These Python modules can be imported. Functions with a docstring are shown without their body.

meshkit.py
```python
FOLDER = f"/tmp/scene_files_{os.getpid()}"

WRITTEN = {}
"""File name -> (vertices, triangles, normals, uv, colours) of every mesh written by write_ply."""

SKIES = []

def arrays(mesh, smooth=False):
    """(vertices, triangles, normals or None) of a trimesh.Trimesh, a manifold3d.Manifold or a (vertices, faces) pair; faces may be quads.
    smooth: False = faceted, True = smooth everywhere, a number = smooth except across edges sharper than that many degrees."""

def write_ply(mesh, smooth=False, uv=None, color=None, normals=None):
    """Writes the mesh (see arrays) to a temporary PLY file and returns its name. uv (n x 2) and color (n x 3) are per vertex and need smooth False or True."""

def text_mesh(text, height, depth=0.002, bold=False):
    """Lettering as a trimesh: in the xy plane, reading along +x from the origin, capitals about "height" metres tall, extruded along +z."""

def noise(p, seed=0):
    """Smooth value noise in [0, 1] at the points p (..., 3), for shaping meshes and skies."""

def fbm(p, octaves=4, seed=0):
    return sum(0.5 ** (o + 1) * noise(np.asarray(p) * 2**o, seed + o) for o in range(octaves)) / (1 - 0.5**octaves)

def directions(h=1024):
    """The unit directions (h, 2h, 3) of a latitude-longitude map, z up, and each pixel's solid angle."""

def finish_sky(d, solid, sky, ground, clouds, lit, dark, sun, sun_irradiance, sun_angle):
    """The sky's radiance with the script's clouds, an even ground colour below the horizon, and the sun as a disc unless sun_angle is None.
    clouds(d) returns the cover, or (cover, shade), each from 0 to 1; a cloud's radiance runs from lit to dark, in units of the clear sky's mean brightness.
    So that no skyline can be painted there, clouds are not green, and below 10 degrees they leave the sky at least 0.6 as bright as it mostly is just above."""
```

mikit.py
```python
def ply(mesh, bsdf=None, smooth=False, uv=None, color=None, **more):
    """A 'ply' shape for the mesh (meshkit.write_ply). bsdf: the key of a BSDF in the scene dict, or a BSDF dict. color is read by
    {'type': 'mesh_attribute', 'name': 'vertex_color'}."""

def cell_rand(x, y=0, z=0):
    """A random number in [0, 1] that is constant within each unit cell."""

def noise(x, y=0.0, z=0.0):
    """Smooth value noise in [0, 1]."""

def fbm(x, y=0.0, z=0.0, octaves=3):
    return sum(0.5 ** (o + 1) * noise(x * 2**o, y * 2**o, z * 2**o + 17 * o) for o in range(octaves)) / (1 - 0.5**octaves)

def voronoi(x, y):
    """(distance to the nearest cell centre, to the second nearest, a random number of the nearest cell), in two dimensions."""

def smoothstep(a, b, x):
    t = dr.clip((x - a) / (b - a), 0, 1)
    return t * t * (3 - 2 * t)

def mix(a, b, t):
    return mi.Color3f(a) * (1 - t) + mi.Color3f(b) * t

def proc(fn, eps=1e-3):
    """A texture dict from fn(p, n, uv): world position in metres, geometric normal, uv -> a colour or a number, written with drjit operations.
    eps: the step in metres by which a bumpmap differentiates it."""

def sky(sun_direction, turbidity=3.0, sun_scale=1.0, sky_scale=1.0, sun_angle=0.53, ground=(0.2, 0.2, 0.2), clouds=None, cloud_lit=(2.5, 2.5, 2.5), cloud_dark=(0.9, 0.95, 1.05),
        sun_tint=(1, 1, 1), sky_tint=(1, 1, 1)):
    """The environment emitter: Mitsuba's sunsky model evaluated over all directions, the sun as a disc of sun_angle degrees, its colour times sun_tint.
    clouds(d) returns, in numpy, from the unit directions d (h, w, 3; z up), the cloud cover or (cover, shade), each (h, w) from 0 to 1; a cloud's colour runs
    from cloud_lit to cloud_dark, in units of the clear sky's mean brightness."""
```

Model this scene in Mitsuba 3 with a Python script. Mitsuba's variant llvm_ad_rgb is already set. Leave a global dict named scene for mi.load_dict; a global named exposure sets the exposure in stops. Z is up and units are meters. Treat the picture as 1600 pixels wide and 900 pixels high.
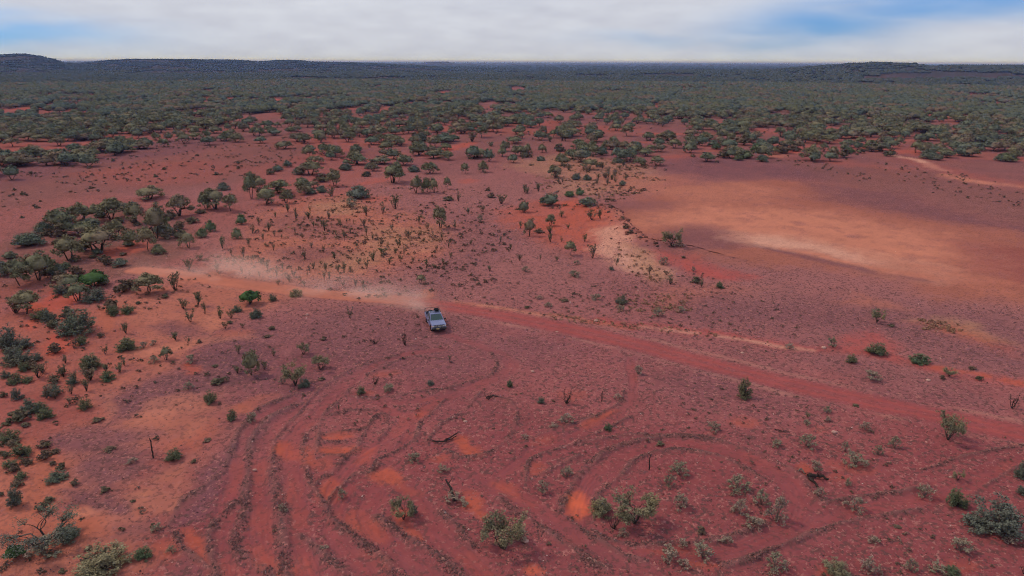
import math, random
import numpy as np
import trimesh
import drjit as dr
import mitsuba as mi
import meshkit, mikit
from mikit import noise, fbm, smoothstep, mix, proc

T = mi.ScalarTransform4f
scene, labels = {}, {}
rng = np.random.default_rng(11)

# ------------------------------------------------------------------ camera, sky, air, exposure
EYE = (0.0, 0.0, 32.0)
PITCH, ROLL, HFOV = 17.8722, -0.1900, 72.0547
_p, _r = math.radians(PITCH), math.radians(ROLL)
_fwd = np.array([0, math.cos(_p), -math.sin(_p)])
_up0 = np.array([0, math.sin(_p), math.cos(_p)])
_rt0 = np.array([1.0, 0, 0])
_up = _up0 * math.cos(_r) + _rt0 * math.sin(_r)
HAZE = [2.6e-5, 4.3e-5, 1.0e-4]
scene['haze_medium'] = {'type': 'homogeneous', 'albedo': {'type': 'rgb', 'value': [0.95, 0.95, 0.95]}, 'sigma_t': {'type': 'rgb', 'value': HAZE}}
scene['camera'] = {'type': 'perspective', 'fov': HFOV, 'fov_axis': 'x', 'near_clip': 0.5, 'far_clip': 40000.0,
                   'to_world': T().look_at(origin=list(EYE), target=list(np.array(EYE) + _fwd * 100), up=list(_up)),
                   'medium': {'type': 'ref', 'id': 'haze_medium'}}


def clouds(d):
    az, el = np.degrees(np.arctan2(d[..., 0], d[..., 1])), np.degrees(np.arcsin(np.clip(d[..., 2], -1, 1)))
    # a high thin sheet: noise on the plane of the sheet, so that it runs into streaks towards the skyline
    s = 1.0 / (np.maximum(d[..., 2], 0) + 0.06)
    p = np.stack([d[..., 0] * s * 0.5 + 3.1, d[..., 1] * s * 0.5 + 1.7, np.zeros_like(az)], -1)
    n = meshkit.fbm(p, 5, 2)
    fine = meshkit.fbm(np.stack([az / 2.2, el / 0.42, az * 0], -1), 5, 7)
    w = meshkit.fbm(np.stack([az / 6, el / 1.0, az * 0], -1), 4, 5) - 0.5

    def hole(a0, e0, ra, re, tilt=0.0):
        e = el - e0 - tilt * (az - a0) + w * 1.5
        return np.exp(-(np.abs((az - a0 + w * 4) / ra) ** 2.2 + np.abs(e / re) ** 2.0))

    gap = np.maximum.reduce([hole(-37, 1.8, 9.5, 1.0, -0.02), 0.95 * hole(22.5, 2.6, 7.0, 1.4, 0.07), hole(31.5, 4.2, 10.0, 1.5, 0.05), 0.35 * hole(11, 1.6, 6, 0.6),
                             sstep(0.62, 0.8, n) * sstep(8, 16, el)])
    cover = np.clip(1.0 - 1.0 * gap, 0, 1) * (0.93 + 0.07 * fine)
    shade = np.clip(0.36 + 0.7 * (0.5 - n) * sstep(3, 10, el) + 0.75 * (fine - 0.5) + 0.55 * w * sstep(0.8, 3, el) + 0.20 * sstep(2.4, 0.3, el), 0, 1)
    return cover, shade


def seg_dist(px, py, a, b):
    ax, ay = a; bx, by = b
    dx, dy = bx - ax, by - ay
    t = np.clip(((px - ax) * dx + (py - ay) * dy) / (dx * dx + dy * dy + 1e-9), 0, 1)
    return np.hypot(px - ax - t * dx, py - ay - t * dy), t


def line_dist(px, py, pts):
    d, z = np.full(px.shape, 1e9), np.zeros(px.shape)
    for i, (a, b) in enumerate(zip(pts[:-1], pts[1:])):
        e, t = seg_dist(px, py, a[:2], b[:2])
        near = e < d
        if len(a) > 2:
            z = np.where(near, a[2] + (b[2] - a[2]) * t, z)
        d = np.where(near, e, d)
    return (d, z)


def poly_sd(px, py, pts):
    """signed distance, positive inside"""
    d, inside = np.full(px.shape, 1e9), np.zeros(px.shape, bool)
    for a, b in zip(pts, pts[1:] + pts[:1]):
        d = np.minimum(d, seg_dist(px, py, a, b)[0])
        c = (a[1] > py) != (b[1] > py)
        inside ^= c & (px < (b[0] - a[0]) * (py - a[1]) / (b[1] - a[1] + 1e-12) + a[0])
    return np.where(inside, d, -d)


def sstep(a, b, x):
    t = np.clip((x - a) / (b - a), 0, 1)
    return t * t * (3 - 2 * t)


def nz(x, y, s, octaves=3, seed=0):
    return meshkit.fbm(np.stack([x / s, y / s, np.full(np.shape(x), 0.37)], -1), octaves, seed)


def height(x, y):
    """the lie of the land: plain, claypan below its scarp, the far ridges"""
    x, y = np.asarray(x, float), np.asarray(y, float)
    r = np.hypot(x, y)
    z = (nz(x, y, 90, 2, 3) - 0.5) * 2.2 * sstep(110, 260, r)
    z = z + (nz(x, y, 420, 2, 4) - 0.5) * 10 * sstep(500, 1600, r) * (1 - 0.8 * sstep(1500, 2400, r))
    m = r < 420
    if np.any(m):
        q = np.zeros(x.shape)
        sd = poly_sd(x[m], y[m], PAN)
        w = 1.1 + 0.32 * np.maximum(0, np.hypot(x[m] - PAN_MID[0], y[m] - PAN_MID[1]) - 22)
        q[m] = sstep(0, 1, sd / w)
        z = z * (1 - q) - 2.8 * q
        if len(SCARP):
            d = line_dist(x[m], y[m], SCARP)[0]
            q[m] = np.exp(-(d / 9.0) ** 2)
            z = z + 1.7 * q * (z > -0.8)
    for crest, width in CRESTS:
        m = r > 900
        if np.any(m):
            d, h = line_dist(x[m], y[m], crest)
            q = np.zeros(x.shape)
            q[m] = h * np.exp(-((d / width) ** 2))
            z = np.maximum(z, q)
    return z


SUN = (-0.62, 0.22, 0.80)
scene['sky'] = mikit.sky(SUN, turbidity=3, sun_scale=0.34, sky_scale=1.0, sun_angle=7, ground=(0.16, 0.09, 0.075), clouds=clouds,
                         cloud_lit=(2.95, 3.0, 3.2), cloud_dark=(2.05, 2.12, 2.5), sky_tint=(0.38, 0.68, 1.02), sun_tint=(1.0, 0.95, 0.9))
exposure = 1.85

# ------------------------------------------------------------------ where things lie, in metres east (x) and north (y) of the point under the camera
PAN = [(19.7, 159.2),(23.3, 150.2),(22.9, 141.4),(23.4, 133.6),(24.6, 123.7),(29.3, 120.2),(34.1, 116.8),(39.4, 114.4),(44.1, 102.9),(54.1, 97.4),(62.9, 93.5),(70.4, 91.4),(82.5, 88.9),(110.7, 123.0),(115.9, 157.1),(113.4, 191.5),(88.3, 216.7),(57.3, 210.8),(32.9, 180.1)]
PAN_MID = (26.3, 131.0)
SCARP = [(20.6, 153.5),(22.8, 148.8),(22.8, 140.2),(23.2, 132.5),(24.3, 123.7),(26.8, 121.0),(29.3, 120.2)]
CRESTS = [([(-1964.0, 2133.7, 37.9),(-1810.0, 2265.8, 35.3),(-1654.4, 2381.8, 43.2),(-1604.6, 2415.7, 47.4),(-1575.1, 2435.0, 42.1),(-1544.9, 2454.2, 33.1),(-1509.4, 2476.2, 20.8),(-1474.5, 2497.2, 16.8),(-1442.0, 2516.1, 20.0),(-1391.8, 2544.2, 27.3),(-1322.4, 2581.0, 32.1),(-1155.2, 2660.0, 31.8),(-1014.9, 2716.6, 30.5),(-947.8, 2740.7, 24.2),(-866.0, 2767.7, 30.0),(-810.9, 2784.3, 29.7),(-754.8, 2800.1, 24.2),(-616.5, 2833.7, 22.1),(-473.7, 2861.1, 16.8),(-253.1, 2888.9, 6.3),(47.3, 2899.6, 0.0),(395.0, 2873.0, 0.0)], 620.0),([(636.1, 1843.3, 10.8),(759.5, 1796.0, 21.4),(823.8, 1767.5, 27.1),(866.9, 1746.7, 29.6),(920.1, 1719.3, 27.4),(948.6, 1703.7, 21.4),(1008.5, 1668.9, 23.6),(1108.2, 1604.5, 24.4),(1236.6, 1507.8, 25.9)], 420.0),([(-753.5, 5952.5, 7.5),(-687.4, 5960.5, 25.0),(-523.6, 5977.1, 25.0),(-461.9, 5982.2, 7.5)], 150.0)]
SOIL = [
 ('poly', [(-30.27, 24.75),(-71.81, 72.71),(-66.02, 85.08),(-57.99, 92.8),(-54.33, 101.8),(-47.0, 105.2),(-30.16, 95.3),(-37.05, 80.85),(-36.02, 73.01),(-31.18, 66.44),(-26.91, 55.97),(-25.18, 48.0),(-24.83, 41.05),(-19.96, 32.55),(-18.15, 24.8)], 3, 4, 'pink', 0.85, 0.35),
 ('poly', [(-109.6, 130.3),(-114.0, 154.2),(-111.1, 178.4),(-78.29, 170.4),(-54.35, 154.8),(-46.16, 116.7),(-49.99, 105.2),(-59.93, 105.1),(-70.74, 80.54)], 4, 8, 'farred', 0.45, None),
 ('poly', [(-141.2, 152.8),(-234.0, 259.9),(-157.9, 217.7),(-160.2, 274.3),(-142.2, 317.9),(-92.0, 321.0),(-68.94, 238.2),(-74.52, 194.4),(-98.5, 179.1),(-105.7, 154.6)], 8, 10, 'plain', 0.8, 0.5),
 ('poly', [(-186.4, 205.1),(-157.9, 217.7),(-158.0, 270.3),(-139.8, 312.4),(-110.7, 325.6),(-114.4, 253.8),(-134.4, 228.4),(-135.9, 185.9),(-159.2, 173.8)], 8, 10, 'purple', 0.7, 0.6),
 ('poly', [(-132.5, 208.3),(-122.0, 224.5),(-99.8, 240.1),(-84.07, 220.7),(-88.64, 194.3),(-104.2, 183.6)], 6, 10, 'farred', 0.6, None),
 ('poly', [(-47.0, 105.2),(-53.96, 141.7),(-51.73, 170.5),(-39.57, 179.8),(-22.98, 155.2),(-13.24, 142.2),(-12.14, 117.1),(-20.06, 105.6),(-30.68, 100.5),(-38.87, 102.0)], 6, 8, 'pink', 0.95, 0.5),
 ('poly', [(-52.65, 141.7),(-47.23, 154.9),(-26.4, 142.0),(-28.81, 128.3),(-42.71, 130.6)], 3, 6, 'purple', 0.5, 0.8),
 ('poly', [(-43.59, 118.8),(-37.04, 123.4),(-25.76, 119.0),(-29.84, 112.8),(-39.14, 111.9)], 3, 6, 'purple', 0.55, 0.8),
 ('poly', [(-14.4, 155.4),(-5.55, 148.6),(-1.12, 117.2),(-3.9, 102.4),(-10.13, 96.1),(-15.14, 99.1),(-11.04, 117.1)], 5, 6, 'purple', 0.4, 0.9),
 ('poly', [(-49.0, 166.4),(-41.81, 175.1),(-34.48, 162.6),(-33.67, 151.5),(-42.04, 151.4)], 2, 3, 'straw', 0.7, 0.4),
 ('poly', [(-27.72, 142.0),(-15.56, 139.2),(-13.0, 126.0),(-19.84, 117.0),(-24.8, 109.1),(-33.56, 110.8),(-27.33, 121.2)], 3, 5, 'straw', 0.6, 0.4),
 ('poly', [(-2.93, 155.6),(9.38, 171.6),(19.88, 154.8),(22.7, 132.3),(21.76, 122.7),(14.23, 116.5),(6.82, 121.5),(-0.03, 131.2)], 4, 5, 'orange', 0.6, 0.4),
 ('poly', [(10.4, 162.5),(15.67, 171.6),(21.29, 144.4),(21.71, 138.1),(16.89, 140.6)], 2, 3, 'orange', 0.9, 0.3),
 ('poly', [(2.7, 148.7),(13.9, 151.3),(19.97, 134.7),(19.68, 128.2),(12.01, 129.0),(5.04, 136.5)], 2, 4, 'orange', 0.55, 0.3),
 ('poly', [(15.46, 133.2),(20.71, 135.5),(21.98, 127.8),(22.98, 117.9),(22.97, 111.7),(22.47, 105.2),(19.35, 107.5),(15.95, 112.7),(13.74, 122.4)], 2.5, 4, 'pale', 0.8, 0.4),
 ('poly', [(20.94, 121.1),(23.29, 118.5),(23.68, 108.8),(22.64, 101.0),(20.09, 105.8)], 2, 2.5, 'straw', 0.8, 0.4),
 ('poly', [(24.03, 117.6),(28.23, 115.7),(31.2, 114.4),(33.32, 110.2),(38.03, 105.4),(31.27, 102.6),(26.73, 108.6),(23.94, 113.0)], 2, 3, 'redmound', 0.9, 0.3),
 ('poly', [(13.77, 107.6),(24.42, 102.6),(33.28, 99.6),(27.0, 93.7),(17.08, 88.3),(11.68, 93.5)], 4, 6, 'gravel', 0.5, 0.8),
 ('poly', [(18.99, 99.4),(29.15, 102.0),(36.14, 99.6),(23.08, 92.3),(18.4, 90.9)], 3, 5, 'pink', 0.5, 0.6),
 ('poly', [(-0.13, 230.0),(18.69, 261.9),(40.93, 227.0),(42.69, 195.7),(25.1, 171.5),(13.15, 180.8)], 5, 8, 'straw', 0.65, 0.5),
 ('poly', [(24.46, 208.1),(49.6, 210.7),(53.49, 195.8),(36.06, 179.3),(24.72, 180.7)], 4, 8, 'pink', 0.6, 0.4),
 ('poly', [(-89.95, 116.4),(-97.4, 141.7),(-94.4, 154.8),(-78.68, 154.8),(-67.13, 144.7),(-58.19, 116.5),(-60.12, 101.8),(-71.16, 89.99)], 2.5, 5, 'duff', 0.45, 0.3),
 ('poly', [(-83.28, 101.6),(-63.02, 101.7),(-53.55, 92.8),(-43.2, 72.95),(-38.51, 58.24),(-42.33, 55.87),(-52.77, 60.65)], 3, 5, 'farred', 0.55, 0.3),
 ('poly', [(-54.3, 66.27),(-42.08, 63.44),(-35.45, 54.8),(-37.49, 51.66),(-45.34, 53.66)], 2, 4, 'redsoil', 0.4, 0.4),
 ('poly', [(-82.72, 217.0),(-71.34, 264.0),(-43.04, 225.8),(-37.69, 170.8),(-52.93, 154.8),(-67.34, 170.4)], 4, 6, 'farred', 0.5, 0.3),
 ('poly', [(19.68, 153.2),(43.15, 189.5),(74.03, 203.5),(95.8, 190.5),(105.3, 163.2),(110.3, 122.6),(76.59, 81.87),(70.83, 92.0),(61.39, 94.0),(59.11, 106.6),(48.22, 112.6),(39.01, 113.4),(28.23, 115.7),(22.4, 126.7)], 5, 6, 'pan', 0.9, 0.25),
 ('poly', [(19.68, 153.2),(28.71, 169.2),(42.82, 165.8),(34.51, 155.2),(27.11, 158.4)], 3, 5, 'purple', 0.5, 0.3),
 ('poly', [(20.48, 138.5),(45.89, 165.8),(72.2, 155.8),(83.91, 135.8),(83.65, 116.0),(64.01, 112.1),(53.37, 125.9),(43.57, 132.7),(31.77, 141.9)], 9, 6, 'pansand', 0.85, 0.1),
 ('poly', [(23.93, 118.9),(34.68, 143.1),(42.41, 142.1),(46.53, 130.4),(42.65, 125.8),(28.23, 115.7)], 3, 4, 'purple', 0.7, 0.3),
 ('poly', [(44.46, 223.9),(66.93, 248.2),(91.7, 242.7),(106.6, 222.6),(90.4, 198.4),(70.25, 203.3),(52.75, 200.2)], 6, 8, 'purple', 0.8, 0.7),
 ('poly', [(86.24, 239.4),(120.8, 222.7),(133.2, 182.3),(139.0, 157.1),(114.3, 127.3),(108.2, 146.0),(101.1, 177.7),(89.45, 196.1)], 8, 10, 'plain', 0.75, 0.6),
 ('poly', [(81.49, 198.5),(99.7, 181.2),(106.5, 151.4),(106.5, 126.4),(98.0, 137.9),(86.76, 156.0),(78.39, 170.1)], 6, 8, 'purple', 0.8, 0.6),
 ('line', [(45.21, 130.8),(49.45, 129.9),(53.54, 126.3),(57.29, 121.2),(60.41, 115.7),(63.64, 111.4),(67.04, 108.0)], 4.5, 3, 'pale', 0.62, 0.2, 4.5),
 ('line', [(47.29, 129.0),(52.35, 126.3),(55.96, 120.8),(58.95, 115.0),(62.91, 110.0)], 1.2, 2.5, 'pale', 0.8, 0.1, 1.6),
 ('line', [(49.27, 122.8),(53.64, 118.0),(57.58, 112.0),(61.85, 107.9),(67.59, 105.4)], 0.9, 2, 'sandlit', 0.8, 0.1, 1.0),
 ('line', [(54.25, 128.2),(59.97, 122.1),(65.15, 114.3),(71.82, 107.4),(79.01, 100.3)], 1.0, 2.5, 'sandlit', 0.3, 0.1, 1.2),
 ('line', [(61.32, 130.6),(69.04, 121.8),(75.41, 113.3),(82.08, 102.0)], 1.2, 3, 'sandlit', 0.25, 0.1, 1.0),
 ('line', [(45.03, 125.8),(48.93, 120.3),(53.15, 114.2),(58.2, 108.9),(64.19, 104.7)], 1.2, 2.5, 'purple', 0.75, 0.3, 1.2),
 ('poly', [(44.69, 130.4),(51.01, 130.9),(58.14, 126.0),(60.0, 119.6),(51.86, 122.0),(45.03, 125.8)], 3, 3, 'pale', 0.7, 0.2),
 ('poly', [(58.55, 116.5),(69.38, 112.2),(73.68, 107.1),(78.8, 102.6),(72.53, 94.3),(67.49, 103.5),(59.78, 107.9)], 2, 4, 'pink', 0.6, 0.3),
 ('poly', [(82.19, 128.5),(94.8, 122.5),(91.7, 100.1),(80.39, 86.45),(79.45, 100.9),(74.75, 112.2)], 5, 6, 'redsoil', 0.5, 0.3),
 ('poly', [(32.96, 180.6),(62.6, 196.0),(75.29, 178.1),(61.3, 166.1),(43.73, 169.6)], 5, 6, 'pansand', 0.45, 0.3),
 ('poly', [(23.9, 95.9),(36.81, 96.0),(44.48, 92.5),(39.08, 83.75),(31.68, 86.0),(23.92, 88.37)], 4, 5, 'purple', 0.55, 0.9),
 ('poly', [(41.66, 96.7),(54.87, 95.4),(67.76, 87.55),(73.13, 77.7),(59.64, 61.44),(54.7, 68.66),(49.47, 73.71),(43.24, 80.5),(38.38, 86.07)], 5, 6, 'purple', 0.5, 0.9),
 ('poly', [(45.07, 93.9),(49.79, 98.2),(52.6, 94.5),(54.49, 91.2),(51.57, 90.7),(48.05, 92.5)], 2, 3, 'pink', 0.6, 0.3),
 ('poly', [(51.79, 86.19),(55.4, 88.17),(58.51, 86.26),(59.84, 80.65),(60.41, 78.59),(56.92, 78.56),(54.79, 82.77)], 2, 3, 'straw', 0.8, 0.3),
 ('poly', [(51.98, 85.02),(56.13, 85.06),(59.15, 79.6),(60.19, 76.61),(58.88, 74.71),(55.38, 78.54)], 2, 2.5, 'orange', 0.5, 0.3),
 ('line', [(135.0, 251.9),(137.1, 243.6),(136.2, 234.2),(132.9, 222.7),(133.1, 217.6)], 1.2, 1.5, 'pale', 0.9, 0.2, 1.6),
 ('line', [(128.4, 208.3),(129.6, 200.8),(133.6, 195.7),(138.3, 189.7),(146.2, 181.8)], 2.5, 4, 'pansand', 0.8, 0.3, 3),
 ('line', [(133.5, 231.2),(134.6, 206.0),(140.9, 193.5),(146.2, 181.8)], 3, 3, 'farred', 0.6, 0.4, 4),
 ('line', [(-7.53, 92.2),(-3.49, 90.7),(0.01, 89.66),(4.25, 87.68),(8.37, 86.26),(11.52, 84.64),(14.56, 83.07)], 0.7, 1, 'pink', 0.75, 0.4, 0.7),
 ('line', [(11.66, 85.81),(15.48, 83.76),(20.94, 82.68),(26.63, 80.14),(30.49, 77.72),(34.53, 76.39),(38.71, 75.66),(42.53, 74.39),(47.42, 70.23),(53.5, 66.93),(58.6, 64.89)], 1.0, 1.5, 'redmound', 0.7, 0.3, 1.1),
 ('line', [(16.22, 83.31),(19.28, 82.45),(23.03, 81.39)], 0.6, 0.8, 'pale', 0.6, 0.3, 0.5),
 ('line', [(25.4, 79.92),(27.88, 79.12),(31.05, 77.14),(34.75, 76.01)], 0.6, 0.8, 'pale', 0.7, 0.3, 0.5),
 ('poly', [(42.95, 81.57),(45.89, 82.69),(46.88, 78.47),(44.0, 74.4),(39.94, 75.11),(38.04, 75.84)], 1.5, 2, 'redmound', 0.7, 0.3),
 ('line', [(46.7, 71.4),(49.52, 70.25),(51.23, 69.11)], 0.5, 0.8, 'orange', 0.7, 0.2, 0.6),
 ('line', [(52.34, 67.69),(54.52, 66.48)], 0.6, 0.8, 'orange', 0.8, 0.2, 0.8),
 ('poly', [(-33.11, 85.39),(-21.03, 91.0),(-12.05, 89.28),(-4.97, 85.66),(-6.16, 79.02),(-14.42, 73.19),(-23.79, 73.11),(-26.54, 66.48),(-29.35, 63.53),(-34.56, 71.26),(-37.05, 80.85)], 4, 4, 'purple', 0.5, 0.9),
 ('poly', [(-37.3, 57.64),(-40.3, 63.45),(-38.22, 67.94),(-36.41, 73.91),(-36.62, 79.79),(-29.98, 80.91),(-25.73, 68.03),(-30.28, 64.23),(-33.49, 60.14)], 1.5, 2, 'purple', 0.85, 0.9),
 ('poly', [(-40.11, 53.69),(-40.76, 56.1),(-37.39, 57.29),(-32.28, 56.39),(-33.21, 53.73),(-37.43, 52.46)], 1.2, 1.5, 'purple', 0.75, 0.9),
 ('poly', [(-36.82, 49.28),(-36.84, 51.46),(-34.31, 53.73),(-28.33, 53.98),(-27.28, 52.22),(-29.42, 48.42),(-32.72, 47.96)], 1.2, 1.5, 'purple', 0.8, 0.9),
 ('poly', [(-33.61, 44.64),(-34.81, 47.25),(-32.12, 47.78),(-29.29, 46.69),(-28.49, 44.67),(-31.25, 44.5)], 1, 1.2, 'purple', 0.85, 0.9),
 ('poly', [(-46.39, 82.96),(-43.83, 85.29),(-39.37, 82.58),(-38.95, 79.77),(-43.34, 80.79)], 1.2, 1.5, 'purple', 0.7, 0.8),
 ('poly', [(-24.37, 42.45),(-24.8, 47.14),(-24.51, 52.75),(-23.89, 57.14),(-22.75, 60.86),(-21.07, 63.59),(-22.53, 58.34),(-23.04, 51.75),(-22.32, 44.7)], 1.2, 1.5, 'purple', 0.75, 0.9),
 ('poly', [(-22.6, 39.09),(-22.31, 40.39),(-19.54, 37.88),(-17.79, 34.54),(-20.89, 34.53)], 1, 1.2, 'purple', 0.7, 0.8),
 ('poly', [(-29.2, 41.71),(-28.36, 43.52),(-26.12, 44.68),(-25.51, 42.44),(-27.49, 41.03)], 1, 1.5, 'purple', 0.5, 0.8),
 ('poly', [(-2.87, 73.28),(7.27, 73.37),(17.4, 69.99),(20.45, 61.17),(11.56, 56.22),(3.74, 61.05),(-1.25, 63.73)], 4, 4, 'gravel2', 0.5, 0.9),
 ('poly', [(13.37, 66.78),(24.37, 70.05),(32.18, 63.98),(26.91, 58.68),(17.94, 58.62)], 4, 4, 'purple', 0.35, 0.9),
 ('poly', [(33.49, 59.97),(40.32, 61.31),(45.48, 55.32),(48.85, 48.43),(40.33, 38.16),(35.36, 40.68),(34.54, 46.63),(32.44, 52.09)], 5, 4, 'redsoil', 0.5, 0.8),  # this patch and the next: vignette darkness laid into the lower right soil
 ('poly', [(14.71, 38.04),(22.09, 40.61),(30.3, 43.46),(35.83, 41.35),(33.63, 32.78),(11.23, 32.68)], 4, 4, 'redsoil', 0.45, 0.9),
 ('poly', [(-32.08, 54.82),(-29.2, 55.95),(-28.37, 59.54),(-26.57, 53.78),(-28.48, 50.74),(-29.9, 48.86)], 1.2, 2, 'orange', 0.35, 0.3),
 ('poly', [(-32.75, 45.44),(-30.86, 44.66),(-28.27, 42.07),(-29.7, 41.02),(-31.76, 43.14)], 0.8, 1.2, 'pinkor', 0.8, 0.3),
 ('poly', [(-44.42, 54.74),(-42.33, 55.87),(-38.06, 52.15),(-36.24, 47.93),(-36.11, 45.42),(-39.75, 47.91)], 1.5, 2, 'pinkor', 0.7, 0.3),
 ('poly', [(-37.97, 44.62),(-36.15, 46.23),(-33.23, 44.64),(-31.06, 40.34),(-34.13, 41.0),(-36.83, 41.67)], 1.5, 2, 'pinkor', 0.6, 0.3),
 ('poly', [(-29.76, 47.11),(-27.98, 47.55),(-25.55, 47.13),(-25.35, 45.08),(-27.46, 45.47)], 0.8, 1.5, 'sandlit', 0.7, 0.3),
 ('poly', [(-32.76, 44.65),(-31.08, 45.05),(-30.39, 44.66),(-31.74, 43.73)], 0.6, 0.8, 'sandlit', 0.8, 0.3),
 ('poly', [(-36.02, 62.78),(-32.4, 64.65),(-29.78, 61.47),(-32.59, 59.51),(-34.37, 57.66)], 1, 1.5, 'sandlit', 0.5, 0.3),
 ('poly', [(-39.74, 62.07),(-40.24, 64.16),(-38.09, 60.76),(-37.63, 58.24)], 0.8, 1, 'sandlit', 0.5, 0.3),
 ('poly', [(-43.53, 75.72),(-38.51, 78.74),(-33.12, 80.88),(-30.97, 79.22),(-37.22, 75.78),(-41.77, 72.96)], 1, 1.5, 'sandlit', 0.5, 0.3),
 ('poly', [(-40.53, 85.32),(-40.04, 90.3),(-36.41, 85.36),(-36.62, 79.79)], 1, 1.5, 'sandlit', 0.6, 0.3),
 ('poly', [(-34.13, 70.25),(-33.96, 69.6),(-34.02, 69.09),(-34.31, 68.8),(-34.77, 68.8),(-35.3, 69.08),(-35.82, 69.59),(-36.21, 70.23),(-36.4, 70.89),(-36.35, 71.43),(-36.06, 71.73),(-35.59, 71.74),(-35.03, 71.44),(-34.51, 70.91)], 0.5, 0.7, 'orange', 0.85, 0.1),
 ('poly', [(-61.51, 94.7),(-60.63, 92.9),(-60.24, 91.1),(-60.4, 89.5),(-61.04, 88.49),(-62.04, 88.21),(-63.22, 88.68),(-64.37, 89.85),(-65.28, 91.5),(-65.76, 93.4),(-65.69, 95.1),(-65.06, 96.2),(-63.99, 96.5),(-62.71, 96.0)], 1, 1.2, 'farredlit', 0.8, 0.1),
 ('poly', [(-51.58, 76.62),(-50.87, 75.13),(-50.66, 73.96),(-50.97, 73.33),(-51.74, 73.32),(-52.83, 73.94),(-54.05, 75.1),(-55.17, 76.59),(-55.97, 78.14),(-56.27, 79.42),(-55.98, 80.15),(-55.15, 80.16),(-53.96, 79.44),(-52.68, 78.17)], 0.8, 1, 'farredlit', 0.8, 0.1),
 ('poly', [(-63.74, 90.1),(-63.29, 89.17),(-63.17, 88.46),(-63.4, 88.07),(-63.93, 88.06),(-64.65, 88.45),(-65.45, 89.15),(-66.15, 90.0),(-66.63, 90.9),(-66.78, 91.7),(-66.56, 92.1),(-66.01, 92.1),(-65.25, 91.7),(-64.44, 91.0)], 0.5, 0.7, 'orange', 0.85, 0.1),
 ('poly', [(-50.79, 84.1),(-50.2, 82.37),(-50.05, 81.23),(-50.37, 80.86),(-51.09, 81.31),(-52.08, 82.52),(-53.18, 84.3),(-54.19, 86.33),(-54.88, 88.22),(-55.1, 89.54),(-54.78, 89.99),(-53.97, 89.45),(-52.88, 88.05),(-51.74, 86.13)], 0.5, 0.7, 'pinkor', 0.6, 0.1),
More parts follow.
